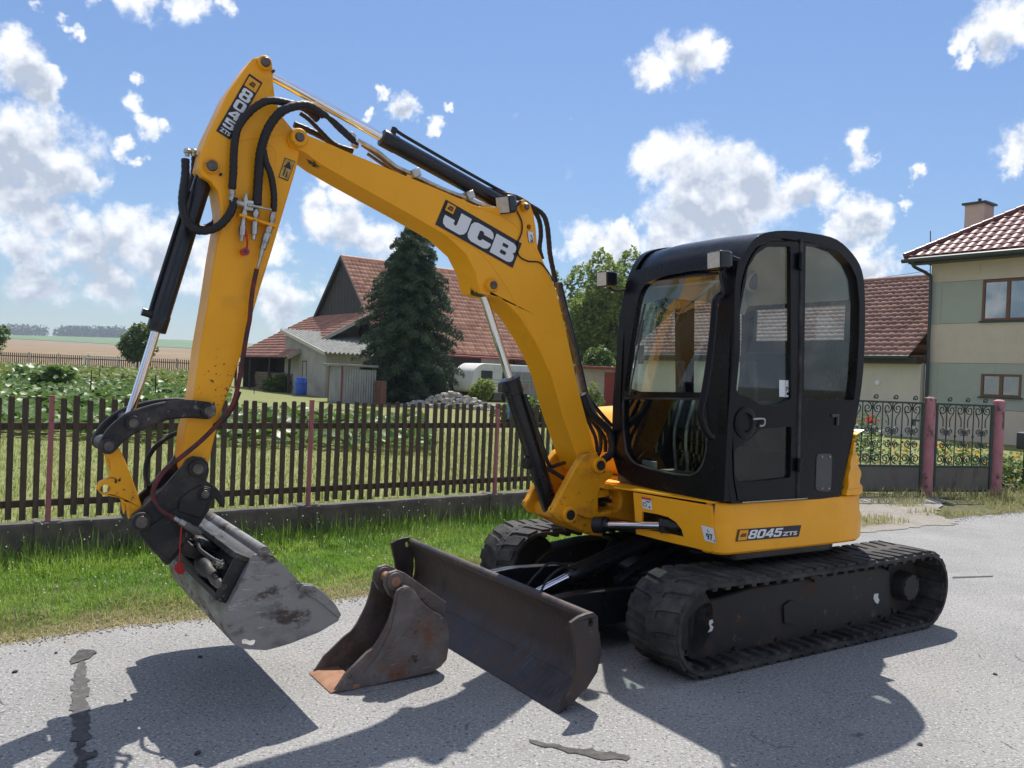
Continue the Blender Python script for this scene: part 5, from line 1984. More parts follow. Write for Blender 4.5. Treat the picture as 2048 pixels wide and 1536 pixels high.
spots = [(-2.36,4.447,0),(-0.83,4.616,0),(-1.606,4.478,0),(-1.723,3.863,0),(-2.405,4.155,0),(-1.202,3.367,0),(-1.603,3.343,0),(0.29,3.94,0),(0.316,3.972,0),(1.891,3.744,0),(2.795,4.731,0)]
for i, p in enumerate(spots):
    o = c0 if i == 0 else copy_of(c0, road)
    o.location = (p[0], p[1], .004)
    o.rotation_euler = (random.uniform(-.4, .4), 0, random.uniform(0, 6))
    k = random.uniform(.5, 1.3)
    o.scale = (k, k * random.uniform(.6, 1.2), k * .8)

# ------------------------------------------------------------------ garden wall and picket fence
mat('old_concrete', (0.15, 0.135, 0.11), 0.9, col2=(0.075, 0.068, 0.055), scale=5, bump=0.5, bscale=45)
add_layer(MATS['old_concrete'], (0.045, 0.045, 0.035), 3.5, 0.50, 0.68)
add_layer(MATS['old_concrete'], (0.26, 0.24, 0.17), 14.0, 0.63, 0.72)
mat('picket_wood', (0.12, 0.092, 0.070), 0.8, col2=(0.07, 0.052, 0.042), scale=9, bump=0.35, bscale=40, stretch=(6, 6, .7), spec=0.2)
add_layer(MATS['picket_wood'], (0.13, 0.115, 0.095), 7.0, 0.60, 0.75, stretch=(5, 5, .6))
mat('pink_paint', (0.40, 0.15, 0.16), 0.7, col2=(0.33, 0.13, 0.14), scale=6, bump=0.2, bscale=40, spec=0.3)
add_layer(MATS['pink_paint'], (0.13, 0.06, 0.05), 9.0, 0.60, 0.66)

wall = empty('garden_wall', FW(-2, 0), PHI, 'low weathered concrete wall under the brown picket fence', 'wall')
seg_s = [-1.07, 1.09, 3.25, 5.41, 7.57, 9.73, 10.45]
for i in range(len(seg_s) - 1):
    a, c = seg_s[i] + 2 + .10, seg_s[i + 1] + 2 - .10
    mb = MB()
    n = 18
    prof = lambda x: [(x, -.085 + random.uniform(-.006, .006), -.05), (x, -.08 + random.uniform(-.006, .006), .14), (x, -.075, .27 + random.uniform(-.012, .004)), (x, -.05, .279 + random.uniform(-.004, .002)), (x, .07, .279), (x, .09, .26), (x, .09, -.05)]
    mb.loft([prof(a + (c - a) * k / n) for k in range(n + 1)])
    mb.build('wall_panel', 'old_concrete', wall, smooth=40)
for s in seg_s:
    mb = MB()
    mb.box((s + 2, -.0, .12), (.196, .20, .335))
    mb.build('wall_pier', 'old_concrete', wall, bevel=.012)

fence_o = empty('picket_fence', FW(-2, 0), PHI, 'brown wooden picket fence with thin pink posts on the low concrete wall', 'fence')
mb = MB()
wv = .0205
mb.add([(-wv, -.011, 0), (wv, -.011, 0), (wv, .011, 0), (-wv, .011, 0), (-wv, -.011, .925), (wv, -.011, .925), (wv, .011, .925), (-wv, .011, .925),
        (-wv * .8, -.008, .94), (wv * .8, -.008, .94), (wv * .8, .008, .94), (-wv * .8, .008, .94)],
       [(0, 3, 2, 1), (0, 1, 5, 4), (1, 2, 6, 5), (2, 3, 7, 6), (3, 0, 4, 7), (4, 5, 9, 8), (5, 6, 10, 9), (6, 7, 11, 10), (7, 4, 8, 11), (8, 9, 10, 11)])
pk0 = mb.build('picket', 'picket_wood', fence_o, smooth=0)
first = True
for k in range(-24, 104):
    s = 1.09 + k * .09
    if k % 24 == 0:
        continue
    o = pk0 if first else copy_of(pk0, fence_o)
    first = False
    kz = random.uniform(.985, 1.012)
    o.location = (s + 2 + random.uniform(-.004, .004), -.035, .318 + random.uniform(-.012, .012))
    o.scale = (random.uniform(.9, 1.08), 1, kz)
    o.rotation_euler = (random.uniform(-.012, .012), random.uniform(-.010, .010), random.uniform(-.06, .06))
for z in (.43, 1.03):
    for i in range(len(seg_s) - 1):
        mb = MB()
        mb.box(((seg_s[i] + seg_s[i + 1]) / 2 + 2, .0, z), (seg_s[i + 1] - seg_s[i] - .045, .035, .055))
        mb.build('rail', 'picket_wood', fence_o, bevel=.003)
for s in seg_s:
    mb = MB()
    mb.box((s + 2, -.025, .765), (.036, .036, 1.0))
    mb.box((s + 2, -.025, 1.27), (.042, .042, .008))
    mb.build('post', 'pink_paint', fence_o, bevel=.003)

# small blue plate hung on the fence behind the boom ram
mat('blue_enamel', (0.16, 0.38, 0.62), 0.4)
p = [(5.603,1.096),(5.757,1.096),(5.746,1.31),(5.592,1.308)]
mb = MB()
mb.prism([(q[0] - p[0][0], q[1]) for q in p], -.004, .004)
o = mb.build('sign_plate', 'blue_enamel', None, bevel=.002)
o.location = FW(p[0][0], .05, 0)
o.rotation_euler.z = PHI
tag(o, 'small light blue plate on the picket fence behind the boom ram', 'sign')

# ------------------------------------------------------------------ wrought iron gates
mat('iron_green', (0.045, 0.07, 0.062), 0.5, 0.3, col2=(0.03, 0.045, 0.04), scale=12, spec=0.4)
add_layer(MATS['iron_green'], (0.12, 0.06, 0.035), 10.0, 0.62, 0.72)
mat('gate_panel', (0.10, 0.10, 0.09), 0.7, col2=(0.15, 0.125, 0.105), scale=2.5, stretch=(1, 1, .6), bump=.1, bscale=8)
add_layer(MATS['gate_panel'], (0.10, 0.055, 0.04), 4.0, 0.55, 0.7, stretch=(1, 1, .4))
mat('pillar_pink', (0.46, 0.20, 0.22), 0.75, col2=(0.38, 0.15, 0.17), scale=5, bump=0.4, bscale=30)
add_layer(MATS['pillar_pink'], (0.10, 0.065, 0.06), 5.0, 0.54, 0.60, stretch=(1, 1, .5))
add_layer(MATS['pillar_pink'], (0.32, 0.27, 0.26), 9.0, 0.62, 0.68)
g1, g2 = [Vector((p[0], p[1], 0)) for p in [(6.44,12.919,0),(7.719,13.295,0)]]
gdir = (g2 - g1).normalized()
gang = math.atan2(gdir.y, gdir.x)
gates_group = 'wrought iron gates'
for k, (pt_, lab) in enumerate(((g1, 'round flaking pink gate pillar between the two iron gates'), (g2, 'round flaking pink gate pillar at the far right of the small iron gate'))):
    mb = MB()
    mb.rev(pt_ + Vector((0, 0, -.05)), pt_ + Vector((0, 0, 1.53)), [(0, .086), (.5, .086), (.94, .083), (.965, .09), (.985, .088), (1, .03)], 22)
    tag(mb.build('gate_pillar', 'pillar_pink', None, smooth=50), lab, 'pillar', 'pink gate pillars')


def spiral(c, r, a0, turns, n=22, sgn=1):
    return [(c[0] + r * (1 - .78 * i / n) * math.cos(a0 + sgn * turns * 2 * math.pi * i / n), 0, c[1] + r * (1 - .78 * i / n) * math.sin(a0 + sgn * turns * 2 * math.pi * i / n)) for i in range(n + 1)]


sc_mesh = {}


def scroll(parent, x, z, r, a0, sgn, turns=1.45):
    key = (round(r, 3), round(a0, 2), sgn)
    if key not in sc_mesh:
        m_ = MB()
        m_.tube(spiral((0, 0), r, a0, turns, 22, sgn), .010, 5, 0)
        sc_mesh[key] = m_.build('scroll', 'iron_green', parent, smooth=60)
        o_ = sc_mesh[key]
    else:
        o_ = copy_of(sc_mesh[key], parent)
    o_.location = (x, 0, z)
    return o_


def gate(name, origin, ang, W, units, label, hang=1):
    sc_mesh.clear()
    g_ = empty(name, origin, ang, label, 'gate', gates_group)
    z0, zp, zt = .06, .46, 1.44
    mb = MB()
    for x in (.02, W - .02):
        mb.box((x, 0, (z0 + zt) / 2), (.04, .04, zt - z0))
    for z in (z0 + .02, zp, zt - .015):
        mb.box((W / 2, 0.001, z), (W - .08, .034, .03))
    mb.build('gate_frame', 'iron_green', g_, bevel=.003)
    mb = MB()
    mb.box((W / 2, .0, (z0 + zp) / 2 + .01), (W - .082, .006, zp - z0 - .05))
    mb.build('sheet_panel', 'gate_panel', g_)
    uw = (W - .08) / units
    bar = None
    knob = None
    for i in range(units * 2 + 1):
        x = .04 + i * uw / 2
        if i in (0, units * 2):
            continue
        if bar is None:
            m_ = MB()
            m_.cyl((0, 0, zp), (0, 0, zt - .02), .010, n=6)
            bar = m_.build('bar', 'iron_green', g_)
            m_ = MB()
            m_.rev((0, 0, -.028), (0, 0, .028), [(0, .008), (.4, .018), (.6, .018), (1, .008)], 8)
            knob = m_.build('knob', 'iron_green', g_)
            ob, kn = bar, knob
        else:
            ob, kn = copy_of(bar, g_), copy_of(knob, g_)
        ob.location = (x, 0, 0)
        kn.location = (x, 0, .93 if i % 2 == 0 else .95)
    for i in range(units):
        cx = .04 + (i + .5) * uw
        r = uw * .225
        for sgn in (1, -1):
            scroll(g_, cx + sgn * uw * .255, zt - .02 - r * 1.08, r, math.pi / 2, sgn)           # big top scrolls
            scroll(g_, cx + sgn * uw * .21, zt - .44, r * .72, -math.pi / 2 if 1 else 0, -sgn)     # upper small scrolls
            scroll(g_, cx + sgn * uw * .21, zp + .33, r * .72, math.pi / 2, sgn)
            scroll(g_, cx + sgn * uw * .255, zp + .03 + r * 1.02, r, -math.pi / 2, -sgn)         # big lower scrolls
            m_ = MB()
            m_.tube([(cx + sgn * uw * .40, 0, zt - .02 - r * 1.6), (cx + sgn * uw * .22, 0, zt - .06 - r * 2.2), (cx + sgn * uw * .18, 0, zt - .30), (cx + sgn * uw * .19, 0, zt - .37)], .009, 5, 4)
            m_.build('stem', 'iron_green', g_)
        scroll(g_, cx + uw * .16, zt + .055, .045, -math.pi * .8, -1, 1.2)                      # curl on the top rail
    return g_


W2 = (g2 - g1).length - .22
gate('iron_gate', g1 + gdir * .11, gang, W2, 3, 'narrow dark wrought iron gate with scrolls between the pink pillars')
W1 = 2.6
gate('iron_gate', g1 - gdir * (.11 + W1), gang, W1, 7, 'wide dark wrought iron gate with scrolls behind the excavator tail')
mb = MB()
mb.box((0, 0, 0), (.10, .03, .03))
mb.box((-.06, 0, -.03), (.02, .03, .10))
lk_ = mb.build('gate_latch', 'iron_green', bpy.data.objects['iron_gate.001'] if 'iron_gate.001' in bpy.data.objects else None, bevel=.003)
lk_.location = (W1 - .16, -.03, 1.16)

# ------------------------------------------------------------------ buildings
def tile_mat(name, a, c, rough=0.75):
    m = leaf_mat(name, a, c, 0.0, rough, 0.3)
    return m


tile_mat('tile_red', (0.74, 0.40, 0.27), (0.48, 0.23, 0.155))
tile_mat('tile_brown', (0.34, 0.185, 0.145), (0.20, 0.105, 0.085))
tile_mat('tile_old', (0.42, 0.20, 0.14), (0.27, 0.13, 0.095))
mat('tile_glazed', (0.15, 0.035, 0.03), 0.38, var=0.3, scale=2.0, spec=0.5)
mat('old_boards', (0.075, 0.070, 0.066), 0.85, col2=(0.045, 0.042, 0.04), scale=6, stretch=(6, 6, .4), bump=.3, bscale=20)
mat('dark_timber', (0.05, 0.038, 0.03), 0.85, var=0.3, scale=8)
mat('plaster_grey', (0.42, 0.38, 0.32), 0.9, col2=(0.33, 0.30, 0.26), scale=1.5, bump=.2, bscale=30)
add_layer(MATS['plaster_grey'], (0.26, 0.23, 0.20), 0.9, 0.55, 0.75)
mat('plaster_beige', (0.62, 0.51, 0.40), 0.9, col2=(0.57, 0.47, 0.37), scale=2.0, bump=.5, bscale=60)
mat('plaster_green', (0.39, 0.405, 0.345), 0.9, col2=(0.36, 0.375, 0.32), scale=2.0, bump=.5, bscale=60)
for _m in ('plaster_beige', 'plaster_green'):
    add_layer(MATS[_m], (0.30, 0.27, 0.22), 1.6, 0.60, 0.85, stretch=(3, 3, .35))
mat('chimney_render', (0.74, 0.52, 0.42), 0.9, var=0.12, scale=3)
mat('plaster_pale', (0.60, 0.53, 0.44), 0.9, col2=(0.52, 0.46, 0.39), scale=1.0, bump=.2, bscale=30)
mat('dark_groove', (0.07, 0.075, 0.07), 0.8)
mat('gutter_grey', (0.05, 0.06, 0.06), 0.45, 0.4)
mat('window_wood', (0.17, 0.075, 0.035), 0.5, var=0.2, scale=8)
mat('curtain', (0.62, 0.60, 0.57), 0.9, var=0.25, scale=5, stretch=(12, 12, .5))
mat('room_dark', (0.05, 0.05, 0.055), 0.9)
mat('corrugated', (0.36, 0.37, 0.37), 0.5, 0.5, col2=(0.27, 0.26, 0.25), scale=3, stretch=(1, 1, .3))
mat('asbestos', (0.30, 0.30, 0.28), 0.9, col2=(0.20, 0.20, 0.18), scale=3, bump=.2)
mat('barrel_blue', (0.02, 0.10, 0.50), 0.4, var=0.15, scale=3)
mat('caravan_white', (0.72, 0.71, 0.68), 0.5, col2=(0.60, 0.59, 0.56), scale=1.5)
mat('red_door', (0.26, 0.03, 0.035), 0.6, var=0.2, scale=3)
mat('log_wood', (0.22, 0.16, 0.10), 0.9, col2=(0.12, 0.09, 0.06), scale=8)
mat('brick_old', (0.30, 0.13, 0.085), 0.9, col2=(0.22, 0.12, 0.09), scale=6)
mat('white_paint', (0.72, 0.72, 0.70), 0.6)
mat('dark_metal', (0.045, 0.045, 0.047), 0.5, 0.4)
mat('stone_pale', (0.42, 0.39, 0.35), 0.9, col2=(0.30, 0.27, 0.24), scale=6)


def tile_roof(name, O, U, lu, V, lv, m, parent, tw=.26, th=.34, amp=.036, step=.045, clip=None):
    """tiled slope: O corner at the eave, U unit along the eave, V unit up the slope; rolls and stepped courses as real relief"""
    O, U, V = Vector(O), Vector(U).normalized(), Vector(V).normalized()
    N_ = U.cross(V).normalized()
    if N_.z < 0:
        N_ = -N_
    nu, nv = max(2, int(lu / tw)), max(2, int(lv / th))
    q = 4
    tu = np.linspace(0, lu, nu * q + 1)
    wave = amp * np.abs(np.sin(np.pi * np.arange(nu * q + 1) / q)) ** .7
    verts, faces, rnd = [], [], []
    O_, U_, V_, NN = (np.array(x) for x in (O, U, V, N_))
    base = 0
    for j in range(nv):
        v0, v1 = j * lv / nv, (j + 1) * lv / nv + .02
        r0 = rng.random(nu)
        jit = rng.normal(0, .004, nu).repeat(q)
        jit = np.append(jit, jit[-1])
        rr = np.append(r0.repeat(q), r0[-1])
        for row, (v, h) in enumerate(((v0, -.02), (v0, step), (v1, .0))):
            P = O_ + tu[:, None] * U_ + v * V_ + (wave + h + jit)[:, None] * NN
            if row == 0:
                P = O_ + tu[:, None] * U_ + (v + .0) * V_ + (wave * 0 + h)[:, None] * NN
            verts.append(P)
            rnd.append(rr)
        n = nu * q + 1
        i = np.arange(n - 1)
        for a, c in ((0, 1), (1, 2)):
            faces.append(np.stack([base + a * n + i, base + a * n + i + 1, base + c * n + i + 1, base + c * n + i], 1))
        base += 3 * n
    o = fast_mesh(name, np.concatenate(verts), np.concatenate(faces), m, parent, np.concatenate(rnd))
    o['kind'] = 'stuff'
    return o


def ridge_caps(mb, a, c, r=.11, step=.38):
    a, c = Vector(a), Vector(c)
    n = max(1, int((c - a).length / step))
    for i in range(n):
        p0, p1 = a + (c - a) * (i / n), a + (c - a) * ((i + 1.08) / n)
        mb.cyl(p0, p1, r, r * .86, 8)


def local(root_s, root_o):
    """fence coordinates -> the frame of a building standing at (root_s, root_o)"""
    return lambda s, o, z: Vector((s - root_s, o - root_o, z))


def window(parent, c, w, h, facing, frame_m='window_wood', mull=1, depth=.10, inside='curtain', sill=True, name='window'):
    """recess frame with panes; facing = unit vector outwards (local); c = centre on the wall face"""
    f = Vector(facing)
    rt = Vector((-f.y, f.x, 0))
    up_ = Vector((0, 0, 1))
    c = Vector(c)

    def bx(mb, u0, u1, v0, v1, d0, d1):
        vs = [c + rt * u + up_ * v + f * d for u in (u0, u1) for v in (v0, v1) for d in (d0, d1)]
        mb.add(vs, [(0, 1, 3, 2), (4, 6, 7, 5), (0, 4, 5, 1), (2, 3, 7, 6), (0, 2, 6, 4), (1, 5, 7, 3)])
    mb = MB()
    t = min(.075, w * .09)
    bx(mb, -w / 2, -w / 2 + t, -h / 2, h / 2, -depth, .015)
    bx(mb, w / 2 - t, w / 2, -h / 2, h / 2, -depth, .015)
    bx(mb, -w / 2 + t, w / 2 - t, h / 2 - t, h / 2, -depth, .012)
    bx(mb, -w / 2 + t, w / 2 - t, -h / 2, -h / 2 + t, -depth, .012)
    xs = [-w / 2 + w * (k + 1) / (mull + 1) for k in range(mull)]
    for x in xs:
        bx(mb, x - t * .7, x + t * .7, -h / 2 + t, h / 2 - t, -depth, .010)
    wo = mb.build(name, frame_m, parent, bevel=.006)
    edges = [-w / 2 + t] + [v for x in xs for v in (x - t * .7, x + t * .7)] + [w / 2 - t]
    for k in range(0, len(edges), 2):
        mb = MB()
        u0, u1, v0, v1 = edges[k], edges[k + 1], -h / 2 + t, h / 2 - t
        mb.add([c + rt * u + up_ * v - f * .03 for u, v in ((u0, v0), (u1, v0), (u1, v1), (u0, v1))], [(0, 1, 2, 3)])
        mb.build('pane', 'house_glass', wo, smooth=0)
    mb = MB()
    n = 14
    vs = []
    for i in range(n + 1):
        u = -w / 2 + t + (w - 2 * t) * i / n
        d = -.07 - .018 * (i % 2)
        vs += [c + rt * u + up_ * (-h / 2 + t) + f * d, c + rt * u + up_ * (h / 2 - t) + f * d]
    mb.add(vs, [(2 * i, 2 * i + 2, 2 * i + 3, 2 * i + 1) for i in range(n)])
    mb.build('curtain' if inside == 'curtain' else 'backing', inside, wo, smooth=0)
    if sill:
        mb = MB()
        bx(mb, -w / 2 - .06, w / 2 + .06, -h / 2 - .05, -h / 2 - .006, -.04, .07)
        mb.build('sill', 'gutter_grey', wo, bevel=.005)
    return wo


# --- barn with red tiled roof ---------------------------------------------------------------
BS, BO = 21.9, 33.4
barn = empty('barn', FW(BS, BO, .15), PHI, 'large barn with red tiled roof and dark boarded gable behind the dark conifer', 'barn')
ln, hw, ze, zr = 11.2, 5.25, 2.85, 8.10


def slope_pair(parent, L_, hw_, ze_, zr_, m_, over=.35, endo=.25, tw=.26, th=.34):
    up_v = Vector((0, hw_, zr_ - ze_)).normalized()
    ext = Vector((0, hw_, zr_ - ze_)).length
    tile_roof('roof_tiles', Vector((-endo, 0, ze_)) - up_v * over, (1, 0, 0), L_ + 2 * endo, up_v, ext + over, m_, parent, tw, th)
    up_b = Vector((0, -hw_, zr_ - ze_)).normalized()
    tile_roof('roof_tiles', Vector((-endo, 2 * hw_, ze_)) - up_b * over, (1, 0, 0), L_ + 2 * endo, up_b, ext + over, m_, parent, tw * 2, th * 2)
    mb = MB()
    mb.add([(-endo + .02, -over * .7, ze_ - over * .7 - .05), (L_, -over * .7, ze_ - over * .7 - .05), (L_, hw_, zr_ - .06), (-endo + .02, hw_, zr_ - .06), (-endo + .02, 2 * hw_ + over * .7, ze_ - over * .7 - .05), (L_, 2 * hw_ + over * .7, ze_ - over * .7 - .05)],
           [(0, 1, 2, 3), (3, 2, 5, 4)])
    mb.build('roof_deck', 'dark_timber', parent, smooth=0)
    mb = MB()
    ridge_caps(mb, (-endo, hw_, zr_ + .02), (L_ + endo, hw_, zr_ + .02))
    o_ = mb.build('ridge_caps', m_, parent, smooth=60)
    o_['kind'] = 'stuff'


slope_pair(barn, ln, hw, ze, zr, 'tile_red')
# gable boards
bw = .22
k = 0
mb = MB()
y = 0.12
while y < 2 * hw - .12:
    top = ze + (zr - ze) * (1 - abs(y + bw / 2 - hw) / hw) - .10
    m_ = MB()
    m_.box((-.02 + .012 * (k % 2), y + bw / 2, (top + 2.4) / 2), (.03, bw - .012, max(.1, top - 2.4)))
    m_.build('gable_board', 'old_boards', barn)
    y += bw
    k += 1
for sg in (1, -1):      # verge boards
    m_ = MB()
    a = Vector((-.27, hw, zr + .02))
    c = Vector((-.27, hw + sg * (hw + .2), ze - .2))
    d = (c - a)
    m_.box((a + c) / 2 + Vector((0, 0, -.06)), (.05, d.length, .18), Matrix.Rotation(math.atan2(d.z, d.y) if sg > 0 else math.atan2(-d.z, -d.y), 3, 'X'))
    m_.build('verge_board', 'old_boards', barn)
# walls: plaster bays, dark opening, posts
m_ = MB()
m_.box((ln / 2, 2 * hw - .15, 1.3), (ln, .3, 3.0))
m_.box((ln - .15, hw, 1.3), (.3, 2 * hw - .6, 3.0))
m_.build('rear_wall', 'plaster_grey', barn)
m_ = MB()
m_.box((3.3, .25, 1.2), (6.6, .3, 2.9))
m_.build('front_wall', 'dark_timber', barn)
m_ = MB()
m_.box((7.6, .25, 1.2), (2.0, .28, 2.9))
m_.build('plaster_bay', 'plaster_grey', barn)
m_ = MB()
m_.box((-.0, hw, 1.0), (.2, 2 * hw - .4, 2.8))
m_.build('gable_wall', 'plaster_grey', barn)
m_ = MB()
m_.tube([(-.3, -.38, ze - .38), (ln, -.38, ze - .38)], .06, 8, 0)
m_.build('gutter', 'red_door', barn)
for x in (9.2, 10.9):
    m_ = MB()
    m_.box((x, .2, 1.2), (.2, .2, 2.9))
    m_.build('post', 'dark_timber', barn)
# lean-to against the gable
lt = 5.0
uv = Vector((lt, 0, 2.75)).normalized()
tile_roof('lean_to_tiles', Vector((-lt, 9.6, 1.95)), (0, -1, 0), 8.6, uv, Vector((lt, 0, 2.75)).length, 'tile_old', barn, .26, .34)
m_ = MB()
m_.add([(-lt, 9.6, 1.88), (-lt, 1.0, 1.88), (0, 1.0, 4.62), (0, 9.6, 4.62)], [(0, 1, 2, 3)])
m_.build('lean_to_deck', 'dark_timber', barn, smooth=0)
m_ = MB()
a, c = Vector((-lt - .03, .97, 1.93)), Vector((0, .97, 4.68))
m_.box((a + c) / 2, ((c - a).length, .05, .20), Matrix.Rotation(-math.atan2(2.75, lt), 3, 'Y'))
m_.build('verge_board', 'plaster_grey', barn)
for y in (1.2, 4, 7, 9.4):
    m_ = MB()
    m_.cyl((-lt + .2, y, -.1), (-lt + .2, y, 1.95), .07, n=8)
    m_.build('lean_to_post', 'dark_timber', barn)

m_ = MB()
m_.box((-lt / 2 + .3, 9.5, 1.2), (lt - .8, .1, 2.6))
m_.box((-lt * .45, 5.5, .9), (.08, 8.0, 2.0))
m_.build('store_wall', 'dark_timber', barn)

# log pile under the lean-to
lp_ = empty('log_pile', FW(BS - 4.6, BO + 2.6, .15), PHI, 'stack of split firewood under the low tiled lean-to', 'firewood')
m_ = MB()
m_.cyl((0, -.45, 0), (0, .45, 0), .09, n=8)
lg0 = m_.build('log', 'log_wood', lp_)
first = True
for r_ in range(7):
    for k in range(9):
        o = lg0 if first else copy_of(lg0, lp_)
        first = False
        o.location = (random.uniform(-.04, .04) + .3, k * .55 + random.uniform(-.1, .1) - .2, .08 + r_ * .155)
        o.rotation_euler = (random.uniform(-.05, .05), random.uniform(-.1, .1), random.uniform(-.08, .08))
        s_ = random.uniform(.75, 1.15)
        o.scale = (s_, random.uniform(.8, 1.1), s_)

# --- plastered annex with corrugated roof --------------------------------------------------------
AN_S, AN_O = 17.6, 31.2
an = empty('annex', FW(AN_S, AN_O, .12), PHI, 'small plastered annex with grey corrugated roof left of the conifer', 'outbuilding')
al, ad, zl, zh = 4.6, 5.3, 2.30, 3.45
m_ = MB()
m_.add([(0, 0, -.2), (0, ad, -.2), (0, ad, zh - .05), (0, 0, zl - .05)], [(0, 1, 2, 3)])
m_.add([(.001, 0, -.2), (al, 0, -.2), (al, 0, zl - .05), (.001, 0, zl - .05)], [(0, 1, 2, 3)])
m_.build('wall', 'plaster_grey', an, smooth=0)
window(an, (-.001, 2.6, 1.35), .55, .95, (-1, 0, 0), 'dark_timber', 0, .08, 'room_dark', True)


def corrugated(name, O, U, lu, V, lv, m, parent, pitch=.15, amp=.022, thick=.0):
    O, U, V = Vector(O), Vector(U).normalized(), Vector(V).normalized()
    N_ = U.cross(V).normalized()
    n = int(lu / pitch * 6)
    mb = MB()
    ring = []
    for v in (0, lv):
        ring.append([O + U * (lu * i / n) + V * v + N_ * (amp * math.sin(2 * math.pi * lu * i / n / pitch)) for i in range(n + 1)])
    mb.loft(ring, closed=False, caps=False)
    return mb.build(name, m, parent, smooth=60)


corrugated('corrugated_roof', (-.25, -.35, zl - .05), (1, 0, 0), al + .4, (0, ad + .5, zh - zl + .12), Vector((0, ad + .5, zh - zl + .12)).length, 'asbestos', an, .24, .05)
m_ = MB()
a, c = Vector((-.27, -.38, zl - .10)), Vector((-.27, ad + .1, zh - .02))
m_.box((a + c) / 2, (.04, (c - a).length, .17), Matrix.Rotation(math.atan2(c.z - a.z, c.y - a.y), 3, 'X'))
m_.build('fascia', 'plaster_pale', an)
m_ = MB()
m_.prism([(1.8, 3.2), (4.9, 3.2), (4.9, 4.3)], ad - .2, ad - .1)
m_.build('roof_cheek', 'plaster_grey', an)

# --- corrugated shed with brick stack ------------------------------------------------------------
sh_ = empty('tin_shed', FW(15.75, 25.5, .1), PHI, 'small shed of pale corrugated sheet in front of the annex', 'shed')
corrugated('sheet_door', (0, 1.25, 0), (0, -1, 0), 1.25, (0, 0, 1), 1.55, 'corrugated', sh_, .12, .018)
corrugated('sheet_side', (.02, 0, 0), (1, 0, 0), 1.6, (0, 0, 1), 1.50, 'corrugated', sh_, .12, .018)
for y in (0, 1.25):
    m_ = MB()
    m_.box((0, y, .8), (.06, .06, 1.7))
    m_.build('post', 'red_door', sh_)
m_ = MB()
m_.box((.7, .62, 1.66), (1.9, 1.6, .10))
m_.build('shed_roof', 'asbestos', sh_, bevel=.02)
bs_ = empty('brick_stack', FW(17.4, 24.75, .1), PHI, 'stack of old red bricks beside the corrugated shed', 'bricks')
m_ = MB()
m_.box((0, 0, 0), (.25, .12, .065))
b0 = m_.build('brick', 'brick_old', bs_, bevel=.006)
first = True
for z in range(14):
    for k in range(5):
        o = b0 if first else copy_of(b0, bs_)
        first = False
        o.location = (random.uniform(-.02, .02), .62 - k * .135 + random.uniform(-.015, .015), .04 + z * .075)
        o.rotation_euler.z = random.uniform(-.15, .15)

# --- blue barrel ----------------------------------------------------------------------------------
p = [(-10.294,41,0.243)][0]
m_ = MB()
m_.rev((p[0], p[1], p[2]), (p[0], p[1], p[2] + .86), [(0, .27), (.03, .29), (.3, .29), (.32, .305), (.36, .305), (.38, .29), (.64, .29), (.66, .305), (.70, .305), (.72, .29), (.95, .28), (1, .25)], 24)
tag(m_.build('barrel', 'barrel_blue', None, smooth=40), 'blue plastic barrel on the grass before the annex', 'barrel')

# --- caravan ----------------------------------------------------------------------------------------
cv = empty('caravan', FW(26.0, 30.6, .12), PHI, 'old white caravan parked under the barn eaves behind the rubble', 'caravan')
prof = round_poly([(0, .5), (4.6, .5), (4.75, .9), (4.75, 1.7), (4.45, 2.12), (.55, 2.12), (.05, 1.75), (-.1, .9)], .22, 4)
m_ = MB()
m_.prism(prof, 0, 1.9)
m_.build('body', 'caravan_white', cv, bevel=.05, seg=3)
for x in (.9, 2.35, 3.75):
    m_ = MB()
    m_.prism(round_poly([(x - .38, 1.25), (x + .38, 1.25), (x + .38, 1.72), (x - .38, 1.72)], .05, 3), -.03, -.006)
    m_.build('window', 'room_dark', cv)
m_ = MB()
m_.box((2.35, -.015, .92), (4.75, .02, .05))
m_.build('trim_strip', 'plaster_beige', cv)
for y in (.05, 1.75):
    m_ = MB()
    m_.cyl((2.4, y, .30), (2.4, y + .14, .30), .30, n=18)
    m_.build('wheel', 'rubber', cv)
m_ = MB()
m_.tube([(-.1, .95, .45), (-1.0, .95, .45)], .04, 6, 0)
m_.build('drawbar', 'dark_metal', cv)
# drying rack in front of the caravan
m_ = MB()
mat('green_paint', (0.03, 0.22, 0.14), 0.5)
dr = empty('drying_rack', FW(25.4, 28.6, .12), PHI, 'low green and rust drying rack before the caravan', 'rack')
for x in (0, 5.2):
    m_ = MB()
    m_.cyl((x, 0, 0), (x, 0, 1.25), .025, n=6)
    m_.build('post', 'red_door', dr)
for z, mm in ((1.25, 'green_paint'), (1.05, 'red_door')):
    m_ = MB()
    m_.cyl((-.3, 0, z), (5.5, 0, z), .02, n=6)
    m_.build('rail', mm, dr)

# --- garage with red door, corrugated fence --------------------------------------------------------
p = [(3.857,43.815,0.12)][0]
ga = empty('garage', (p[0], p[1], .1), R(6), 'beige flat-roofed garage with dark red door right of the boom', 'garage')
m_ = MB()
m_.box((1.9, 1.5, 1.0), (3.8, 3.0, 2.1))
m_.build('wall', 'plaster_grey', ga)
m_ = MB()
m_.box((1.9, 1.4, 2.12), (4.2, 3.5, .14))
m_.build('roof_slab', 'red_door', ga, bevel=.02)
m_ = MB()
m_.box((1.35, -.02, .95), (.75, .05, 1.9))
m_.build('door', 'red_door', ga, bevel=.01)
cf = empty('corrugated_fence', FW(28.2, 30.5, .1), PHI, 'grey corrugated metal fence between barn and garage', 'fence')
corrugated('sheet', (0, 0, 0), Vector((1, -.55, 0)), 9.5, (0, 0, 1), 1.75, 'corrugated', cf, .22, .03)

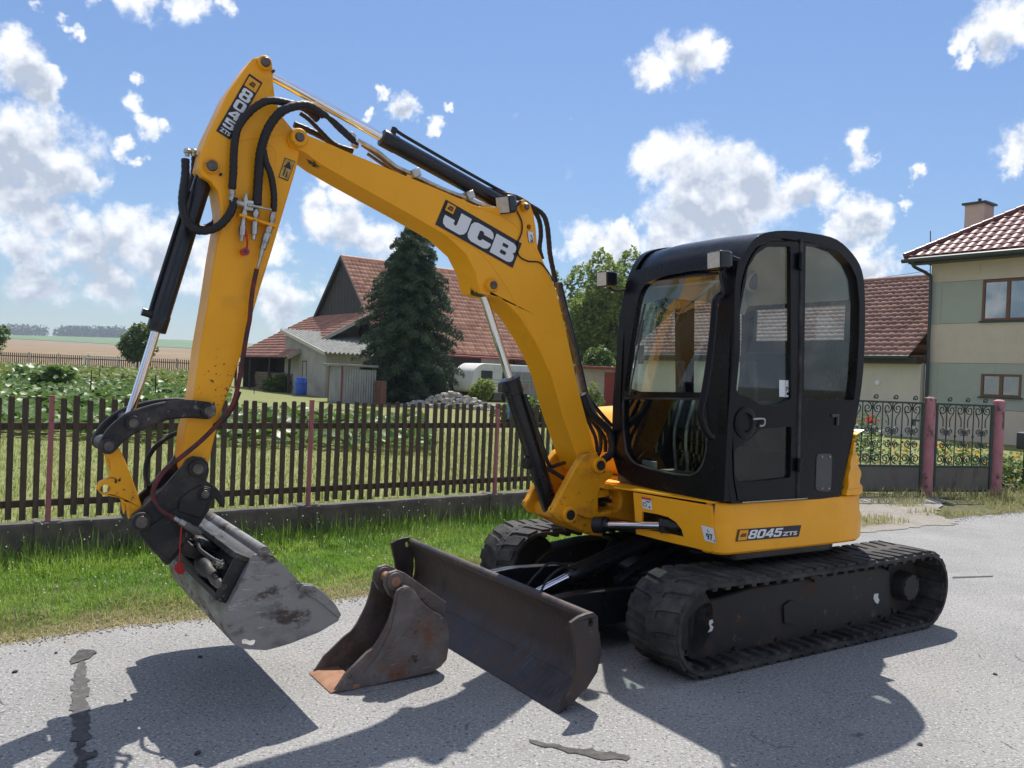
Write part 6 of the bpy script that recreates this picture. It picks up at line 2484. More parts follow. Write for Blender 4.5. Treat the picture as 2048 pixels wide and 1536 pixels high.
# --- long house with brown tiles --------------------------------------------------------------------
LH_S, LH_O = 27.7, 6.98
lh = empty('long_house', FW(LH_S, LH_O, .0), PHI, 'long pale house with brown tiled roof behind the cab', 'house')
L_, hw_, ze_, zr_ = 13.2, 4.0, 3.05, 6.0
up_v = Vector((hw_, 0, zr_ - ze_)).normalized()
ext = Vector((hw_, 0, zr_ - ze_)).length
tile_roof('roof_tiles', Vector((0, L_, ze_)) - up_v * .35, (0, -1, 0), L_, up_v, ext + .35, 'tile_brown', lh, .27, .27)
up_b = Vector((-hw_, 0, zr_ - ze_)).normalized()
tile_roof('roof_tiles', Vector((2 * hw_, L_, ze_)) - up_b * .35, (0, -1, 0), L_, up_b, ext + .35, 'tile_brown', lh, .5, .6)
m_ = MB()
ridge_caps(m_, (hw_, L_, zr_ + .02), (hw_, 0, zr_ + .02), .11, .36)
o = m_.build('ridge_caps', 'tile_brown', lh, smooth=60)
o['kind'] = 'stuff'
m_ = MB()
m_.box((.25, L_ / 2 - .10, 1.25), (.3, L_ + .20, 2.7))
m_.build('wall', 'plaster_pale', lh)
m_ = MB()
m_.prism([(.1, -.1), (2 * hw_ - .1, -.1), (2 * hw_ - .1, ze_), (hw_, zr_ - .15), (.1, ze_)], L_ - .3, L_ - .05)
m_.build('gable_wall', 'plaster_grey', lh)
m_ = MB()
m_.box((-.02, L_ / 2 - .1, 2.68), (.40, L_ + .2, .24))
m_.build('eave_board', 'dark_timber', lh)
m_ = MB()
m_.tube([(-.34, 0, 2.78), (-.34, L_, 2.78)], .06, 8, 0)
m_.build('gutter', 'gutter_grey', lh)
m_ = MB()
m_.cyl((.09, 1.3, 1.9), (.095, 1.3, 1.9), .09, n=16)
m_.cyl((.06, 1.3, 1.9), (.10, 1.3, 1.9), .085, n=16)
m_.build('wall_lamp', 'white_paint', lh)
m_ = MB()
m_.cyl((hw_, 1.6, zr_), (hw_ - .05, 1.65, zr_ + 1.75), .018, n=6)
m_.build('antenna_pole', 'dark_metal', lh)
m_ = MB()
m_.tube([(hw_, 1.6, zr_ + .25), (hw_, 3.5, zr_ + .12)], .008, 5, 0)
m_.build('antenna_wire', 'dark_metal', lh)

# --- two-storey house on the right -------------------------------------------------------------------
RH_S, RH_O = 28.14, 6.75
rh = empty('house', FW(RH_S, RH_O, 0), PHI, 'two-storey beige and green rendered house with glazed red roof at the right', 'house')
wl = 11.0        # runs from the far corner (y = 0) towards the camera (negative y)
bands = [(-.3, 1.15, 'plaster_beige'), (1.15, 2.62, 'plaster_green'), (2.62, 3.92, 'plaster_beige'), (3.92, 5.30, 'plaster_green'), (5.30, 6.15, 'plaster_beige')]
W_UP = (-2.45, 4.63, 1.55, 1.30)      # centre y, z, width, height
W_LO = (-2.35, 1.93, 1.20, .72)
for z0, z1, mm in bands:
    holes = []
    for cy, cz, w_, h_ in (W_UP, W_LO):
        if cz + h_ / 2 > z0 and cz - h_ / 2 < z1:
            holes.append((cy - w_ / 2, cy + w_ / 2, max(z0, cz - h_ / 2), min(z1, cz + h_ / 2)))
    m_ = MB()
    ys = [(-wl, 0)] if not holes else [(-wl, holes[0][0]), (holes[0][1], 0)]
    for a, c in ys:
        m_.box((.15, (a + c) / 2, (z0 + z1) / 2), (.30, c - a, z1 - z0 - .012))
    for hx in holes:
        for q0, q1 in ((z0 + .006, hx[2]), (hx[3], z1 - .006)):
            if q1 - q0 > .02:
                m_.box((.15, (hx[0] + hx[1]) / 2, (q0 + q1) / 2), (.30, hx[1] - hx[0], q1 - q0))
    m_.build('wall_band', mm, rh)
    # beige quoin strip at the corner and between panels
    if mm == 'plaster_green':
        m_ = MB()
        m_.box((-.004, -.20, (z0 + z1) / 2), (.02, .34, z1 - z0 + .03))
        m_.build('corner_strip', 'plaster_green', rh)
    m_ = MB()
    m_.box((.16, -wl / 2, z1), (.29, wl, .013))
    m_.build('groove', 'dark_groove', rh)
m_ = MB()
m_.box((4.5, -.15, 2.9), (8.4, .28, 6.4))
m_.build('far_wall', 'plaster_beige', rh)
m_ = MB()
m_.box((.9, -wl / 2, 2.9), (.1, wl - .6, 6.0))
m_.build('inner_partition', 'room_dark', rh)
window(rh, (0, W_UP[0], W_UP[1]), W_UP[2], W_UP[3], (-1, 0, 0), 'window_wood', 1, .14, 'curtain')
window(rh, (0, W_LO[0], W_LO[1]), W_LO[2], W_LO[3], (-1, 0, 0), 'window_wood', 1, .14, 'room_dark')
# hipped roof of glazed tiles: every tile that shows is a piece of its own
roof = MB()
ze2, ov = 6.12, .62
sl = math.tan(R(33))
hwid = 4.8
e0 = Vector((-ov, ov, ze2))
apex_ = Vector((hwid, -hwid, ze2 + sl * (hwid + ov)))
roof.add([(-ov + .05, ov - .05, ze2 - .06), (-ov + .05, -wl, ze2 - .06), (hwid, -wl, apex_.z - .06), (hwid, -hwid, apex_.z - .06), (2 * hwid + ov, ov, ze2 - .06)],
         [(0, 1, 2, 3), (0, 3, 4)])
roof_o = roof.build('roof', 'dark_timber', rh, smooth=0)
tw, th = .30, .35
nq = 6
mb = MB()
ring0, ring1, ring2 = [], [], []
cs, sn = math.cos(R(33)), math.sin(R(33))
for i in range(nq + 1):
    u = -tw / 2 + tw * i / nq
    h = .045 * math.sin(math.pi * i / nq) ** .8
    for ring, v, hh in ((ring0, 0, -.01), (ring1, 0, h + .03), (ring2, th + .03, h + .0)):
        x, z = v * cs - hh * sn, v * sn + hh * cs
        ring.append((x, u, z))
mb.loft([ring0, ring1, ring2], closed=False, caps=False)
t0 = mb.build('tile', 'tile_glazed', roof_o, smooth=50)
first = True
for j in range(16):
    for i in range(30):
        y = ov - tw / 2 - i * tw
        v = j * th
        x = -ov + v * cs
        if y > -x - tw * .35 or y < -5.2:
            continue
        if -x < y + tw:                       # tile crossed by the hip: the cap covers it
            pass
        o = t0 if first else copy_of(t0, roof_o)
        first = False
        o.location = (x, y + random.uniform(-.004, .004), ze2 + v * sn + random.uniform(0, .006))
        o.rotation_euler.z = random.uniform(-.012, .012)
hc0 = MB()
hd = (apex_ - e0)
hd.normalize()
hc0.rev((0, 0, 0), hd * .42, [(0, .125), (1, .105)], 10)
h0 = hc0.build('hip_cap', 'tile_glazed', roof_o, smooth=60)
for i in range(16):
    o = h0 if i == 0 else copy_of(h0, roof_o)
    o.location = e0 + hd * (.38 * i) + Vector((0, 0, .05))
m_ = MB()
m_.tube([(-ov - .05, ov + .05, ze2 - .10), (-ov - .05, -wl, ze2 - .10)], .085, 10, 0)
m_.build('gutter', 'gutter_grey', rh)
m_ = MB()
m_.box((-ov / 2 + .05, -wl / 2 + .3, ze2 - .17), (ov - .15, wl + .5, .05))
m_.build('soffit', 'gutter_grey', rh)
m_ = MB()
m_.tube([(-ov - .05, .30, ze2 - .14), (-ov + .02, .28, ze2 - .32), (-.14, .02, ze2 - .55), (-.13, -.06, ze2 - .9), (-.13, -.08, 3.0), (-.13, -.08, .1)], .055, 10, 3)
m_.build('downpipe', 'gutter_grey', rh)
m_ = MB()
m_.box((3.0, -.1, 7.3), (.75, .66, 2.1))
ch = m_.build('chimney', 'chimney_render', rh)
m_ = MB()
m_.box((3.0, -.1, 8.385), (.92, .82, .07))
m_.build('chimney_slab', 'gutter_grey', ch)
m_ = MB()
m_.cyl((3.0, -.1, 8.42), (3.0, -.1, 8.6), .06, n=8)
m_.build('flue', 'gutter_grey', ch)

# ------------------------------------------------------------------ back fence, goal
bf_p = [Vector(p) for p in [(-47.775,74,0.469),(-42.484,74,0.47),(-37.808,74,0.4),(-34.544,74,0.36),(-27.047,74,0.321),(-22.196,74,0.303)]]
bf = empty('garden_fence', (bf_p[0].x, 74, 0), math.atan2(0, 1), 'long dark picket fence at the far end of the garden', 'fence')
x0, x1 = bf_p[0].x, bf_p[-1].x + 8
m_ = MB()
x = 0.0
while x < x1 - x0:
    gz = ground_z(x0 + x, 74)
    m_.box((x, 0, gz + .72), (.075, .03, 1.40))
    x += .185
o = m_.build('pickets', 'picket_wood', bf, smooth=0)
o['kind'] = 'stuff'
for zz in (.35, 1.12):
    m_ = MB()
    pts_ = [(q, .04, ground_z(x0 + q, 74) + zz) for q in np.linspace(0, x1 - x0, 14)]
    m_.tube(pts_, .055, 4, 0)
    m_.build('rail', 'picket_wood', bf)
q = 0.0
while q < x1 - x0:
    m_ = MB()
    gz = ground_z(x0 + q, 74)
    m_.box((q, -.05, gz + .75), (.11, .11, 1.5))
    m_.build('post', 'plaster_grey', bf)
    q += 2.6
gp_ = [Vector(p) for p in [(-36.715,72,0.821),(-32.297,72,0.834)]]
gl = empty('football_goal', (gp_[0].x, 72, 0), 0, 'white football goal frame before the far garden fence', 'goal')
gw = gp_[1].x - gp_[0].x
for x in (0, gw):
    m_ = MB()
    gz = ground_z(gp_[0].x + x, 72)
    m_.box((x, 0, gz + .62), (.12, .12, 1.28))
    m_.build('goal_post', 'white_paint', gl)
m_ = MB()
m_.box((gw / 2, 0, ground_z(gp_[0].x + gw / 2, 72) + 1.26), (gw + .12, .12, .10))
m_.build('crossbar', 'white_paint', gl)

# mailbox right of the small gate, flue pipe
p = [(8.563,13.952,0)][0]
mbx = empty('letter_box', (p[0], p[1], 0), gang, 'dark letter box on the fence at the right edge', 'letter box')
m_ = MB()
m_.prism(round_poly([(-.13, .72), (.17, .72), (.17, 1.02), (-.13, 1.0)], .03, 3), -.10, .06)
m_.build('box', 'dark_metal', mbx, bevel=.01)
m_ = MB()
m_.cyl((.02, .02, -.05), (.02, .02, .74), .02, n=8)
m_.build('post', 'dark_metal', mbx)
m_ = MB()
m_.box((.02, -.105, .93), (.22, .01, .02))
m_.build('slot', 'gutter_grey', mbx)

# ------------------------------------------------------------------ plants
leaf_mat('grass_leaf', (0.145, 0.30, 0.035), (0.31, 0.44, 0.085), 0.52, 0.45, 0.4)
leaf_mat('grass_dry', (0.28, 0.31, 0.10), (0.50, 0.43, 0.24), 0.4, 0.7, 0.2)
leaf_mat('lawn_leaf', (0.24, 0.31, 0.08), (0.40, 0.41, 0.16), 0.42, 0.6, 0.25)
leaf_mat('squash_leaf', (0.075, 0.15, 0.035), (0.16, 0.24, 0.06), 0.35, 0.42, 0.35)
leaf_mat('potato_leaf', (0.12, 0.18, 0.035), (0.21, 0.25, 0.06), 0.35, 0.55, 0.3)
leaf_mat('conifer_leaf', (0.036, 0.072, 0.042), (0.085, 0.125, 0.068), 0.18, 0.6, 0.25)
leaf_mat('tree_leaf', (0.065, 0.12, 0.025), (0.135, 0.20, 0.04), 0.42, 0.5, 0.3)
leaf_mat('tree_leaf_light', (0.13, 0.20, 0.035), (0.25, 0.31, 0.065), 0.5, 0.5, 0.3)
leaf_mat('wood_leaf', (0.035, 0.062, 0.025), (0.06, 0.09, 0.035), 0.1, 0.7, 0.1)
leaf_mat('clover_white', (0.70, 0.70, 0.62), (0.80, 0.78, 0.70), 0.3, 0.7, 0.1)
leaf_mat('flower_orange', (0.75, 0.20, 0.01), (0.80, 0.42, 0.02), 0.3, 0.6, 0.1)
leaf_mat('flower_red', (0.60, 0.03, 0.03), (0.70, 0.07, 0.05), 0.3, 0.6, 0.1)
mat('bark', (0.12, 0.095, 0.07), 0.9, var=0.4, scale=10, bump=.5, bscale=25, stretch=(3, 3, .7))


def blades(pts, h, w, lean=.75, tone=None):
    """grass blades as bent two-step strips; pts (n,3), h (n), w (n)"""
    n = len(pts)
    az = rng.uniform(0, 2 * np.pi, n)
    if tone is not None:      # tufts comb the same way
        az = 6 * np.sin(pts[:, 0] * 3.1 + 2 * np.sin(pts[:, 1] * 2.7)) + rng.normal(0, 1.1, n)
    ln_ = np.abs(rng.normal(0, lean, n))
    d = np.stack([np.cos(az), np.sin(az)], 1)
    sd = np.stack([-d[:, 1], d[:, 0]], 1)
    V = np.zeros((n, 5, 3))
    for k, (t, ww) in enumerate(((0, 1.0), (.55, .8))):
        off = d * (ln_ * h * t * t)[:, None]
        z = pts[:, 2] + h * t * np.sqrt(np.maximum(.15, 1 - (ln_ * t * .6) ** 2))
        for j, sg in enumerate((-1, 1)):
            V[:, 2 * k + j, :2] = pts[:, :2] + off + sd * (sg * w * ww * .5)[:, None]
            V[:, 2 * k + j, 2] = z
    off = d * (ln_ * h)[:, None]
    V[:, 4, :2] = pts[:, :2] + off
    V[:, 4, 2] = pts[:, 2] + h * np.sqrt(np.maximum(.1, 1 - np.minimum(.95, ln_ * .75) ** 2))
    b = (np.arange(n) * 5)[:, None]
    F = np.concatenate([b + np.array([[0, 1, 3]]), b + np.array([[0, 3, 2]]), b + np.array([[2, 3, 4]])])
    r = np.clip(rng.normal(.45, .25, n) if tone is None else tone + rng.normal(0, .2, n), 0, 1).repeat(5)
    return V.reshape(-1, 3), F, r


def fpts(s, off, z):
    p = np.outer(s, np.array(FDIR)) + np.outer(off + FD, np.array(FN))
    p[:, 2] = z
    return p


def edge_off(s):
    o = -2.15 + 0.03 * np.sin(s * 2.3) + 0.025 * np.sin(s * 6.1 + 1)
    return np.where(s > 8.6, o - 0.055 * np.maximum(s - 8.6, 0) ** 1.35, o)


def nfield(s, o, k=1.0):
    return .5 + .25 * np.sin(s * 2.1 * k + 1.3 * np.sin(o * 1.7 * k)) + .25 * np.sin(o * 3.1 * k + 1.9 * np.sin(s * 1.3 * k + 2))


# verge: tall and lush along the wall, short and drier at the road edge
n = 125000
s = rng.uniform(-1.2, 9.8, n)
f = rng.random(n) ** .85
e = edge_off(s)
off = -.10 + f * (e + .10)
keep = rng.random(n) < np.where(f > .93, .5, 1.0)
s, off, f = s[keep], off[keep], f[keep]
nf = .55 * nfield(s, off, 1.7) + .45 * nfield(s + 3.3, off * 1.3 + 1, 4.1)
h = np.where(f < .30, .07 + .13 * rng.random(len(s)) * (1 - f) * (.4 + nf), .035 + .12 * rng.random(len(s)) * nf ** 1.3) * np.where(f > .80, .6, 1)
dry = (f + .25 * (nf - .5) + rng.normal(0, .08, len(s))) > .80
P = fpts(s, off, -.012)
for mk, nm, mm in ((~dry, 'verge_grass', 'grass_leaf'), (dry, 'verge_dry_grass', 'grass_dry')):
    V, F, r = blades(P[mk], h[mk], rng.uniform(.003, .0065, mk.sum()), .9, .12 + .75 * nfield(s[mk] * 1.9 + 5, off[mk] * 2.3))
    tag(fast_mesh(nm, V, F, mm, None, r), {'verge_grass': 'lush green grass growing on the verge along the wall', 'verge_dry_grass': 'short dry grass along the edge of the asphalt'}[nm], 'grass', kind='stuff')
# tall stalks against the wall
n = 2200
s = rng.uniform(-1.2, 9.8, n)
off = -.12 - np.abs(rng.normal(0, .22, n))
h = rng.uniform(.12, .30, n)
V, F, r = blades(fpts(s, off, -.01), h, rng.uniform(.004, .008, n), .3)
tag(fast_mesh('tall_grass', V, F, 'grass_leaf', None, r), 'tall grass stalks standing against the low wall', 'grass', kind='stuff')
# clover heads
n = 420
s = rng.uniform(-1, 9.6, n)
off = -.12 - rng.random(n) ** 1.4 * 1.6
z = np.where(off > -.6, rng.uniform(.12, .33, n), rng.uniform(.07, .14, n))
P = fpts(s, off, z)
r_ = rng.uniform(.005, .009, n)
octv = np.array([(1, 0, 0), (0, 1, 0), (-1, 0, 0), (0, -1, 0), (0, 0, 1), (0, 0, -1)], float)
octf = np.array([(0, 1, 4), (1, 2, 4), (2, 3, 4), (3, 0, 4), (1, 0, 5), (2, 1, 5), (3, 2, 5), (0, 3, 5)])
V = (P[:, None, :] + octv[None] * r_[:, None, None]).reshape(-1, 3)
F = ((np.arange(n) * 6)[:, None, None] + octf[None]).reshape(-1, 3)
tag(fast_mesh('clover_heads', V, F, 'clover_white', None, rng.random(n).repeat(6)), 'small white clover heads scattered over the verge', 'flowers', kind='stuff')
# grass by the gates
n = 26000
s = rng.uniform(8.6, 19, n)
off = rng.uniform(-3.6, -.2, n)
e = edge_off(s)
P = fpts(s, off, 0.0)
gl_ = (P[:, 0] - g1.x) * (-gdir.y) + (P[:, 1] - g1.y) * gdir.x          # distance beyond the gate line
nf = nfield(s, off, 1.6)
keep = (off > e - .02) & (gl_ < .05) & ((nf > .42) | (gl_ > -.35)) & ~((s < 12.4) & (nf < .62) & (gl_ < -.2))
P = P[keep]
hh = rng.uniform(.04, .10, len(P)) + .14 * rng.random(len(P)) * (gl_[keep] > -.30)
V, F, r = blades(P, hh, rng.uniform(.006, .012, len(P)))
tag(fast_mesh('gate_grass', V, F, 'grass_dry', None, r), 'patchy half dry grass before the iron gates', 'grass', kind='stuff')

# lawn behind the fence
n = 60000
s = rng.uniform(-2.5, 15, n)
off = .15 + rng.random(n) ** 1.6 * 10
P = fpts(s, off, .10)
P[:, 2] = [ground_z(p[0], p[1]) - .005 for p in P]
nf = nfield(s, off, .8)
V, F, r = blades(P, rng.uniform(.03, .08, n) * (.7 + .6 * nf), rng.uniform(.008, .016, n), .6)
tag(fast_mesh('lawn_grass', V, F, 'lawn_leaf', None, r), 'mown yellowish lawn grass behind the picket fence', 'grass', kind='stuff')


def leaf_cloud(P, size, m, name, parent=None, up=.5, sides=4, fold=.15, loc=None, aspect=.7, rnd=None):
    """many small leaves: each a folded rhomb (4) or a dished polygon (6) at P with a random tilt"""
    n = len(P)
    nrm = rng.normal(0, 1, (n, 3))
    nrm /= np.linalg.norm(nrm, axis=1)[:, None]
    nrm[:, 2] = np.abs(nrm[:, 2]) + up
    nrm /= np.linalg.norm(nrm, axis=1)[:, None]
    a = np.cross(nrm, rng.normal(0, 1, (n, 3)))
    a /= np.linalg.norm(a, axis=1)[:, None]
    b = np.cross(nrm, a)
    size = np.broadcast_to(size, (n,))[:, None]
    if sides == 4:
        V = np.stack([P - a * size, P + b * size * aspect - nrm * size * fold, P + a * size, P - b * size * aspect - nrm * size * fold], 1).reshape(-1, 3)
        i = (np.arange(n) * 4)[:, None]
        F = np.concatenate([i + np.array([[0, 1, 2]]), i + np.array([[0, 2, 3]])])
        k = 4
    else:
        cs = [(math.cos(2 * math.pi * j / 6), math.sin(2 * math.pi * j / 6)) for j in range(6)]
        V = np.stack([P] + [P + a * size * c + b * size * s_ * .9 + nrm * size * (.10 if j % 2 else .28) for j, (c, s_) in enumerate(cs)], 1).reshape(-1, 3)
        i = (np.arange(n) * 7)[:, None]
        F = np.concatenate([i + np.array([[0, 1 + j, 1 + (j + 1) % 6]]) for j in range(6)])
        k = 7
    r = rng.random(n) if rnd is None else rnd
    return fast_mesh(name, V, F, m, parent, r.repeat(k), loc=loc)


# squash bed on the left
def bed(n, y0, y1, x_of, zlo, zhi, size, m, name, label, clump=.0, sides=6):
    y = rng.uniform(y0, y1, n)
    xa, xb = x_of(y)
    x = xa + (xb - xa) * rng.random(n)
    nf = nfield(x, y, 1.1)
    gz = np.array([ground_z(a, c) for a, c in zip(x, y)])
    z = gz + zlo + (zhi - zlo) * nf * rng.random(n) ** .6
    keep = rng.random(n) < (.35 + .65 * nf)
    P = np.stack([x, y, z], 1)[keep]
    o = leaf_cloud(P, rng.uniform(size * .6, size * 1.25, len(P)), m, name, up=.9, sides=sides)
    return tag(o, label, 'plants', kind='stuff')


def xr(y):
    return -.62 * y - 1.5, np.where(y < 23, -.16 * y + 1.2, -.335 * y)


bed(13000, 15.0, 42.0, xr, .08, .50, .13, 'squash_leaf', 'squash_bed', 'bed of broad squash leaves behind the fence')
bed(15000, 40.0, 71.0, lambda y: (-.62 * y - 2, -.375 * y), .10, .75, .16, 'potato_leaf', 'leafy_bed', 'band of bushy light green crops before the far fence', sides=4)
bed(1200, 33.0, 38.0, lambda y: (-.62 * y + 1, -.52 * y), .3, 1.0, .16, 'squash_leaf', 'squash_mound', 'mound of squash leaves on a heap at the left')
st0 = None
stake_lab = ['leftmost thin stake in the squash bed', 'thin stake in the squash bed close to the bucket ram rod', 'thin stake in the leafy bed just right of the leftmost stake', 'thin stake in the garden right of the excavator dipper']
for q, lab in zip([(-14.595,29.112,0.15),(-11.044,26.068,0.15),(-20.85,42.448,0.15),(-12.549,40.955,0.15)], stake_lab):
    if st0 is None:
        m_ = MB()
        m_.cyl((0, 0, 0), (.02, 0, 1.0), .02, n=6)
        st0 = m_.build('garden_stake', 'dark_timber', None)
        o = st0
    else:
        o = copy_of(st0)
    o.location = (q[0], q[1], ground_z(q[0], q[1]))
    o.rotation_euler.z = random.uniform(0, 6)
    tag(o, lab, 'stake', 'stakes in the garden bed')


def crown_points(n, lobes, shell=.55):
    """points through a crown made of lobes (x, y, z, r, rz); denser towards the outside"""
    lob = np.array(lobes)
    w = lob[:, 3] ** 2 * 1.0
    i = rng.choice(len(lob), n, p=w / w.sum())
    d = rng.normal(0, 1, (n, 3))
    d /= np.linalg.norm(d, axis=1)[:, None]
    rad = (shell + (1 - shell) * rng.random(n) ** .5)
    rad *= 1 + .22 * np.sin(d[:, 0] * 7 + i) * np.sin(d[:, 2] * 6 + i * 1.7)
    P = lob[i, :3] + d * rad[:, None] * np.stack([lob[i, 3], lob[i, 3], lob[i, 4]], 1)
    return P


def tree(name, label, base, lobes, n, size, m, trunk_h, trunk_r, limbs=6, group=None):
    t = empty(name, base, 0, label, 'tree', group)
    leaf_cloud(crown_points(n, lobes), rng.uniform(size * .6, size * 1.3, n), m, 'crown', t, .3)
    mb = MB()
    mb.tube([(0, 0, -.2), (.05, 0, trunk_h * .5), (0, .04, trunk_h)], (trunk_r, trunk_r * .6), 8, 4)
    for k in range(limbs):
        L0 = lobes[k % len(lobes)]
        mb.tube([(0, 0, trunk_h * (.7 + .3 * k / limbs)), (L0[0] * .4, L0[1] * .4, trunk_h + (L0[2] - trunk_h) * .5), (L0[0] * .9, L0[1] * .9, L0[2])], (trunk_r * .5, trunk_r * .12), 6, 3)
    mb.build('trunk', 'bark', t, smooth=60)
    return t


# the big conifer
cp_ = [(-4.852,38.759,0.15)][0]
con = empty('conifer', (cp_[0], cp_[1], .12), 0, 'tall dark green conifer with ragged tip before the red roof', 'tree')
H = 8.25
prof_z = np.array([0, .06, .2, .38, .5, .62, .75, .88, .95, 1.0])
prof_r = np.array([1.75, 2.0, 2.15, 2.1, 1.95, 1.68, 1.30, .88, .48, .08])
pts_c, rnd_c, siz_c = [], [], []
for k in range(330):
    z0 = .15 + (k / 330) ** .92 * (H - .25)
    R0 = np.interp(z0 / H, prof_z, prof_r)
    a0 = k * 2.399 + random.uniform(-.4, .4)
    L_b = R0 * random.choice((.72, .85, .95, 1.0, 1.08, 1.2)) + .06
    m_b = int(70 + 115 * R0)
    t_ = .22 + .78 * rng.random(m_b) ** .62
    w_ = .10 + .30 * L_b * (1.08 - t_) * np.minimum(1, t_ * 2)
    side = rng.normal(0, .5, m_b) * w_
    out = L_b * t_
    zz = z0 + .42 * L_b * t_ - .50 * L_b * t_ ** 2 + rng.normal(0, .07, m_b) - np.abs(side) * .25 + random.uniform(-.1, .1)
    pts_c.append(np.stack([out * math.cos(a0) - side * math.sin(a0), out * math.sin(a0) + side * math.cos(a0), np.maximum(zz, .05)], 1))
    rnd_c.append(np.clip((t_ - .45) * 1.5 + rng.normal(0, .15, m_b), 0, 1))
    siz_c.append(rng.uniform(.045, .10, m_b))
leaf_cloud(np.concatenate(pts_c), np.concatenate(siz_c), 'conifer_leaf', 'branches', con, .1, aspect=.36, rnd=np.concatenate(rnd_c))
n = 9000
z = .1 + rng.random(n) * (H - .6)
az = rng.uniform(0, 2 * np.pi, n)
rr = np.interp(z / H, prof_z, prof_r) * .50 * rng.random(n) ** .4
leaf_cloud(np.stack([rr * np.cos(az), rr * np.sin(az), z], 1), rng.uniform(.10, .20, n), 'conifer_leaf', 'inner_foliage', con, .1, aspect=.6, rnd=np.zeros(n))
m_ = MB()
m_.tube([(0, 0, -.2), (0, 0, 4), (0, 0, 8.0)], (.22, .03), 8, 3)
m_.build('trunk', 'bark', con)

# round tree by the goal, bush at the left edge
q = [(-34.94,78.127,0.45)][0]
tree('garden_tree', 'round leafy tree standing by the football goal', (q[0], 69, ground_z(q[0], 69)) if False else tuple([(-30.417,68,0.757)][0][:2]) + (ground_z([(-30.417,68,0.757)][0][0], 68) - .05,),
     [(0, 0, 2.9, 1.15, 1.0), (-.7, 0, 2.4, .85, .9), (.75, 0, 2.5, .85, .9), (.1, .1, 3.7, .75, .6), (0, 0, 1.9, 1.1, .8)], 3600, .13, 'tree_leaf', 1.7, .10)
tree('small_tree', 'sparse small tree cut by the left edge before the field', tuple([(-37.007,60,0.321)][0][:2]) + (.3,),
     [(0, 0, 2.2, .7, .9), (.4, 0, 2.8, .6, .6), (-.5, 0, 2.6, .7, .8)], 900, .12, 'tree_leaf', 2.2, .06, 8)

# broadleaf trees behind the cab and boom
grp = 'trees behind the cab'
specs = [(1150, 66, 8.6, 2.8, 'tree_leaf_light', 'dense green tree right behind the boom, left in the row'), (1205, 60, 9.0, 2.5, 'tree_leaf_light', 'tallest light green tree of the row left of the cab'),
         (1262, 62, 9.4, 2.6, 'tree_leaf_light', 'light green tree of the row standing at the cab corner'), (1330, 64, 8.6, 2.8, 'tree_leaf', 'green tree of the row seen through the windscreen, left'),
         (1400, 66, 8.4, 2.8, 'tree_leaf', 'green tree of the row seen through the windscreen, right')]
for (u_, y_, hh_, w_, mm, lab) in specs:
    x_ = (u_ - 1024) / 1680 * y_ + (-.35)
    lobes = [(0, 0, hh_ * .62, w_, hh_ * .30)]
    for k in range(9):
        a_k = random.uniform(0, 6.28)
        lobes.append((math.cos(a_k) * w_ * .65, math.sin(a_k) * w_ * .65, hh_ * random.uniform(.35, .98), w_ * random.uniform(.35, .55), w_ * random.uniform(.35, .6)))
    lobes.append((random.uniform(-.5, .5), 0, hh_ * 1.05, w_ * .4, w_ * .55))
    tree('broadleaf_tree', lab, (x_, y_, .1), lobes, 10500, .15, mm, hh_ * .5, .18, 8, grp)
tree('shrub', 'rounded green shrub under the trees, left of the cab', ((1185 - 1024) / 1680 * 50, 50, .1),
     [(0, 0, 1.7, 1.2, 1.5), (.9, 0, 1.5, 1.0, 1.3), (-.9, 0, 1.3, .9, 1.1), (.3, .2, 2.8, .8, .7)], 5200, .11, 'tree_leaf', 1.0, .08, 6)
tree('shrub', 'young light green shrub by the rubble heap', tuple([(-1.393,38.927,0.15)][0][:2]) + (.1,),
     [(0, 0, .7, .5, .6), (.3, 0, .9, .35, .4), (-.3, .1, .6, .35, .4)], 1300, .07, 'tree_leaf_light', .5, .03, 5)
tree('shrub', 'dark low bush beside the wood store left of the blue barrel', tuple([(-12.384,45.132,0.2)][0][:2]) + (.1,),
     [(0, 0, .55, .7, .55), (.6, 0, .5, .5, .5), (-.6, .1, .45, .5, .45)], 1800, .08, 'tree_leaf', .4, .03, 5)
tree('shrub', 'small bright yellow-green shrub behind the fence beside the cab', tuple([(3.341,34.316,0.1)][0][:2]) + (.1,),
     [(0, 0, .9, .25, .5), (.2, 0, .6, .25, .4), (-.2, 0, .7, .25, .4)], 700, .06, 'tree_leaf_light', .5, .02, 4)
tree('shrub', 'green bush behind the fence right of the boom ram', tuple([(0.609,25.945,0.1)][0][:2]) + (.1,),
     [(0, 0, .45, .8, .45), (.7, 0, .5, .6, .5), (-.7, 0, .35, .5, .35)], 2200, .07, 'tree_leaf', .3, .03, 4)

# rubble heap
rb = MB()
c_ = [(-2.492,35.786,0.15)][0]
rv, rf = [], []
for k in range(420):
    a_k, r_k = random.uniform(0, 6.28), random.random() ** .6
    x, y = c_[0] + math.cos(a_k) * r_k * 2.3, c_[1] + math.sin(a_k) * r_k * 1.0
    z = .1 + (1 - r_k) * .75 * random.uniform(.6, 1)
    sz = random.uniform(.06, .17)
    rb.box((x, y, z), (sz * 1.5, sz, sz * .8), Matrix.Rotation(random.uniform(0, 3), 3, 'Z') @ Matrix.Rotation(random.uniform(-.6, .6), 3, 'X'))
tag(rb.build('rubble_heap', 'stone_pale', None, smooth=0), 'heap of pale broken stones before the caravan', 'rubble', kind='stuff')

